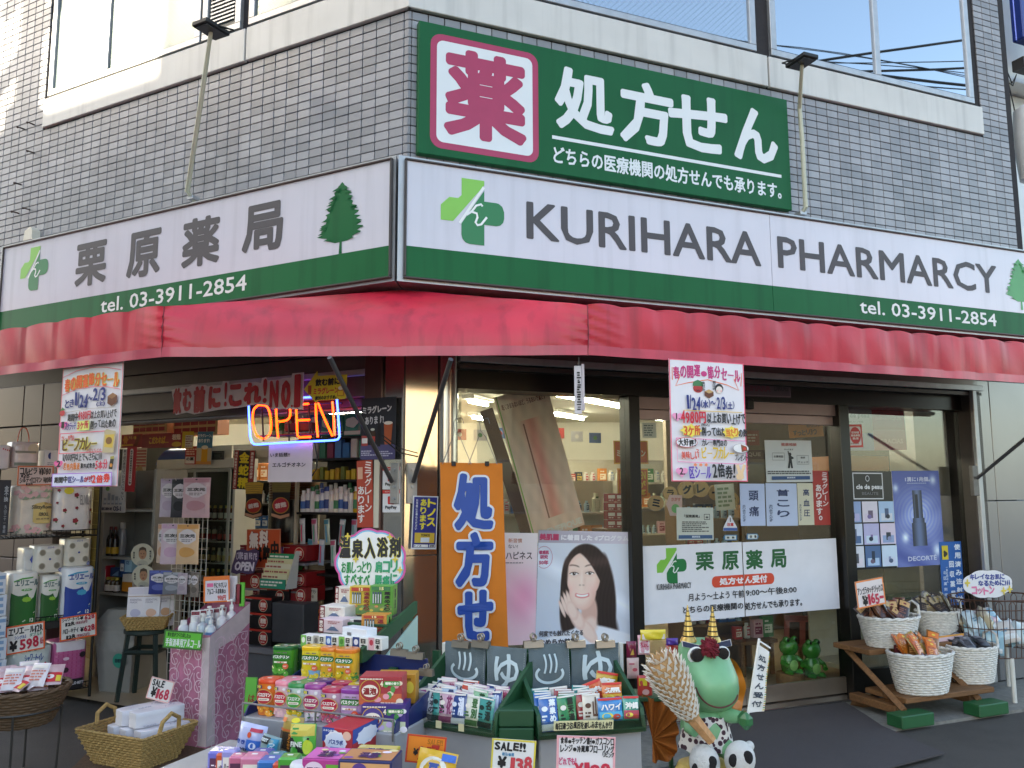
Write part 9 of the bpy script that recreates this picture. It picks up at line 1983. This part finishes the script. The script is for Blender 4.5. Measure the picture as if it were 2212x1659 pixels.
# red carton wall and hanging letters
for i in range(3):
    for j in range(4):
        pbox('medicine_carton','dark red carton in the stacked block behind the window','carton',WR,(1312+i*19,1066+j*19,1330+i*19,1084+j*19),.9,.06,'#9a2028',lambda p,H:(p.rect(10,H*.4,90,H*.8,'#d8c8c0'),p.lines(14,H*.1,84,H*.3,1,'#e0c0b8',seed=i)),'dark red cartons stacked behind the window')
T=Thing('carton_stand','plain wooden stand under the dark red carton block','stand',WR,(WR.uz(1340,1150,.9)[0],.9,.036));uu=WR.uz(1310,1142,.9);ue_=WR.uz(1370,1142,.9)
T.part('top',MB().box(uu[0]-.02,ue_[0]+.02,.85,1.1,uu[1]-.03,uu[1]-.002,.003),woodm);T.part('post',MB().box(uu[0],ue_[0],.9,1.05,.036,uu[1]-.031),woodm)
for k,(ch,x,y,r)in enumerate((('ミ',1417,1087,17),('ラ',1448,1066,15),('グ',1484,1058,19),('レ',1514,1056,18),('ー',1548,1064,17),('ン',1580,1080,17))):
    c=Card('wooden_disc','round wooden disc with one black letter hanging inside the door, number %s from the left'%('one','two','three','four','five','six')[k],'disc',WR,box4(x-r,y-r,x+r,y+r),.5,'#c29a62',th=.012,shape=lambda H:[(50+50*math.cos(2*math.pi*i/26),H/2+H/2*math.sin(2*math.pi*i/26))for i in range(26)],group='wooden letter discs inside the door');H=c.H
    c.p.text(ch,24,H*.24,76,H*.78,'#1c1612',4)if ch!='ー' else c.p.rect(20,H*.44,80,H*.56,'#1c1612');c.done()
c=Card('orange_hand_sign','orange handwritten sheet hanging inside at the top of the right door leaf','sign',WR,[k2(1555,288),k2(1845,296),k2(1870,470),k2(1565,510)],.5,'#c87a2a');H=c.H;c.p.hand('花粉シート ボディシート',6,H*.66,92,H*.9,'#3a2a1a',1);c.p.hand('毛穴パック',50,H*.42,92,H*.62,'#3a2a1a',1);c.p.hand('すっとリ3つ',10,H*.1,80,H*.34,'#3a2a1a',1);c.done()
c=Card('red_shop_sign','small red hanging sheet deep inside behind the sale poster','sign',WR,box4(1612,930,1640,962),1.8,'#b05a50');c.p.lines(10,20,90,c.H*.8,3,'#e0c8c0');c.done()
c=Card('purple_brand_strip','dim purple strip lettered across the inner shelf top','sign',WR,box4(1560,972,1652,992),2.0,'#5a4048');c.p.text('BENEFIQUE',10,c.H*.25,90,c.H*.75,'#b0a0a0',.5);c.done()
c=Card('white_window_notice','small white notice taped at the upper left of the door glass','notice',WR,box4(*k2(288,365),*k2(408,495)),GO+.2,'#c0c8c8');c.p.lines(10,10,90,c.H-10,5,'#55707c');c.done()
c=Card('pink_arrow_sheet','pink and green arrow sheet hanging inside the left door leaf','card',WR,[k2(470,1000),k2(635,990),k2(630,1180),k2(520,1165)],.45,'#d8b0b0',shape=lambda H:[(0,H*.55),(25,0),(100,0),(100,H),(20,H)]);H=c.H;c.p.ell(58,H*.35,26,24,'#6ab06a');c.p.text('さがす',30,H*.7,90,H*.88,'#c05a5a',1);c.done()
c=Card('white_list_sheet','white list sheet hanging inside between the wooden discs','sheet',WR,[k2(920,895),k2(1088,900),k2(1090,1110),k2(925,1140)],.44,'#d2cdbd');H=c.H;c.p.lines(12,H*.1,88,H*.9,5,'#7a8a6a');c.done()
# lower inside the door: low table, pink board, two plain frog ornaments on stumps
T=Thing('low_table','low wooden table inside the left door leaf','table',WR,(WR.uz(1630,1400,.9)[0],.9,.036));ta=WR.uz(1592,1385,.9);tb=WR.uz(1672,1385,.9)
T.part('top',MB().box(ta[0],tb[0],.85,1.25,ta[1]-.03,ta[1],.004),woodm)
for u in(ta[0]+.03,tb[0]-.05):
    for dd in(.88,1.2):T.part('leg',MB().box(u,u+.03,dd,dd+.03,.036,ta[1]-.031),woodm)
for k in range(4):
    me,pm,w=pvar[(k*5)%12];o=link('table_product',me,None,WR.w(ta[0]+.06+k*.1,.95,ta[1]+.001),(0,0,WR.a));tag(o,'%s on the low table inside the door'%pn[(k*5)%12],'goods');link('print',pm,o)
c=Card('pink_board','dim pink board with dark panels behind the frog ornaments','board',WR,box4(1694,1330,1772,1398),.9,'#a85a58');H=c.H;c.p.rect(14,H*.1,42,H*.8,'#2a1a1c');c.p.rect(58,H*.1,86,H*.8,'#2a1a1c');c.p.rect(2,H*.84,98,H*.98,'#7a3a3c');c.done();link('post',MB().box(-.02,.02,.01,.03,-1.0,-c.h/2+.02).mesh('post',woodm),c.o)
fgm=M('#2f7a2a',.25,var=.08,coat=.4)
for k,(x,y0,y1)in enumerate(((1706,1374,1452),(1755,1380,1460))):
    d=.42;u,zb_2=WR.uz(x,y1,d);zt_2=WR.uz(x,y0,d)[1];h=zt_2-zb_2;r=.075
    solo('log_stump','sawn log stump under the %s frog ornament'%('left','right')[k],'stump',MB().lathe([(.105,.036),(.10,zb_2-.004),(.09,zb_2)],20,(u,d,0)),M('#7a5a38',.8,var=.25,vs=20,bump=.4,bs=40),WR,(u,d,.036))
    T=Thing('frog_ornament','glossy plain green frog ornament, the %s of the pair behind the door glass'%('left','right')[k],'ornament',WR,(u,d,zb_2),0,'frog ornaments behind the door glass')
    m=MB().lathe([(.03,0),(r*.8,.008),(r*.92,h*.2),(r*.8,h*.42),(r*.62,h*.5),(r*.9,h*.58),(r*1.02,h*.7),(r*.9,h*.84),(r*.5,h*.93),(.005,h*.95)],20,(0,0,0),1,.85)
    for sx in(-1,1):m.lathe([(.002,-.026),(.02,-.018),(.027,0),(.02,.018),(.002,.026)],12,(sx*.038,-.02,h*.92));m.tube([(sx*r*.75,0,h*.42),(sx*r*1.2,-.03,h*.3),(sx*r*.9,-.07,h*.22)],[.02,.018,.02],8);m.lathe([(.03,0),(.032,.01),(.02,.03)],12,(sx*.045,-.045,.002),1,1.5)
    T.part('body',m,fgm,frame=False)
    for sx in(-1,1):T.part('eye',MB().lathe([(.013,0),(.010,.004),(.001,.006)],10).xf(Matrix.Translation((sx*.038,-.043,h*.92))@Matrix.Rotation(rad(90),4,'X')),M('#15120f',.2),frame=False)
    T.part('belly',MB().lathe([(.04,0),(.03,.006),(.001,.01)],16).xf(Matrix.Translation((0,-r*.70,h*.22))@Matrix.Rotation(rad(90),4,'X')),M('#8ab86a',.3),frame=False)
# right window back: beige panels, glass shelf, white board
T=Thing('window_backing','beige panelled window backing low in the right window','panel',WR,((uE+uF)/2,.62,.036));bg_=M('#b3a48c',.6,var=.06)
n=3
for i in range(n):
    a=uE+.02+(uF-uE-.04)*i/n;b=uE+.02+(uF-uE-.04)*(i+1)/n
    for z0,z1 in((.2,.62),(.63,1.05)):T.part('panel',MB().box(a,b-.008,.62,.64,z0,z1,.002),bg_)
T.part('ledge',MB().box(uE+.01,uF-.01,.14,.619,.17,.2),bg_)
zsh_=WR.uz(1940,1288,.4)[1];T.part('glass_shelf',MB().box(uE+.03,uF-.1,.3,.55,zsh_-.008,zsh_),M('#7a9a8c',.1,trans=.5));T.part('rail',MB().tube([(uE+.03,.3,zsh_+.0-.14),(uF-.05,.3,zsh_-.14)],.008,6),M('#c0c4c4',.3,.7))
pbox('wooden_counter','orange brown wooden counter seen behind the right window','counter',WR,(1820,985,1920,1016),.9,.4,'#a8683a');pbox('white_cabinet','pale cabinet side filling the right of the window','cabinet',WR,(1985,880,2078,1300),.75,.3,'#b8b2b0')
solo('dark_partition','dark partition deep in the shop behind the right window','partition',MB().box(uE+.0,5.2,2.6,2.66,.036,2.3),M('#8a7a6a',.7),WR,(4.5,2.6,.036))
# hand-lettered small sheets under the ceiling, flags on a string
for k in range(9):
    u=.9+k*.2;c=Card('string_flag','little paper flag on the string under the ceiling, number %s from the left'%('one','two','three','four','five','six','seven','eight','nine')[k],'flag',WR,[toimg(WR.w(u,2.4,2.12-.03*math.sin(k)))[:2],toimg(WR.w(u+.13,2.4,2.12-.03*math.sin(k)))[:2],toimg(WR.w(u+.13,2.4,2.02-.03*math.sin(k)))[:2],toimg(WR.w(u,2.4,2.02-.03*math.sin(k)))[:2]],2.4,('#c8c4bc','#b8504a','#c8c8cc','#4a6a9a','#c8b85a')[k%5],group='paper flags on a string inside');c.p.ell(50,c.H/2,16,16,('#b83a3a','#e0dcd4','#4a8a5a')[k%3]);c.done()
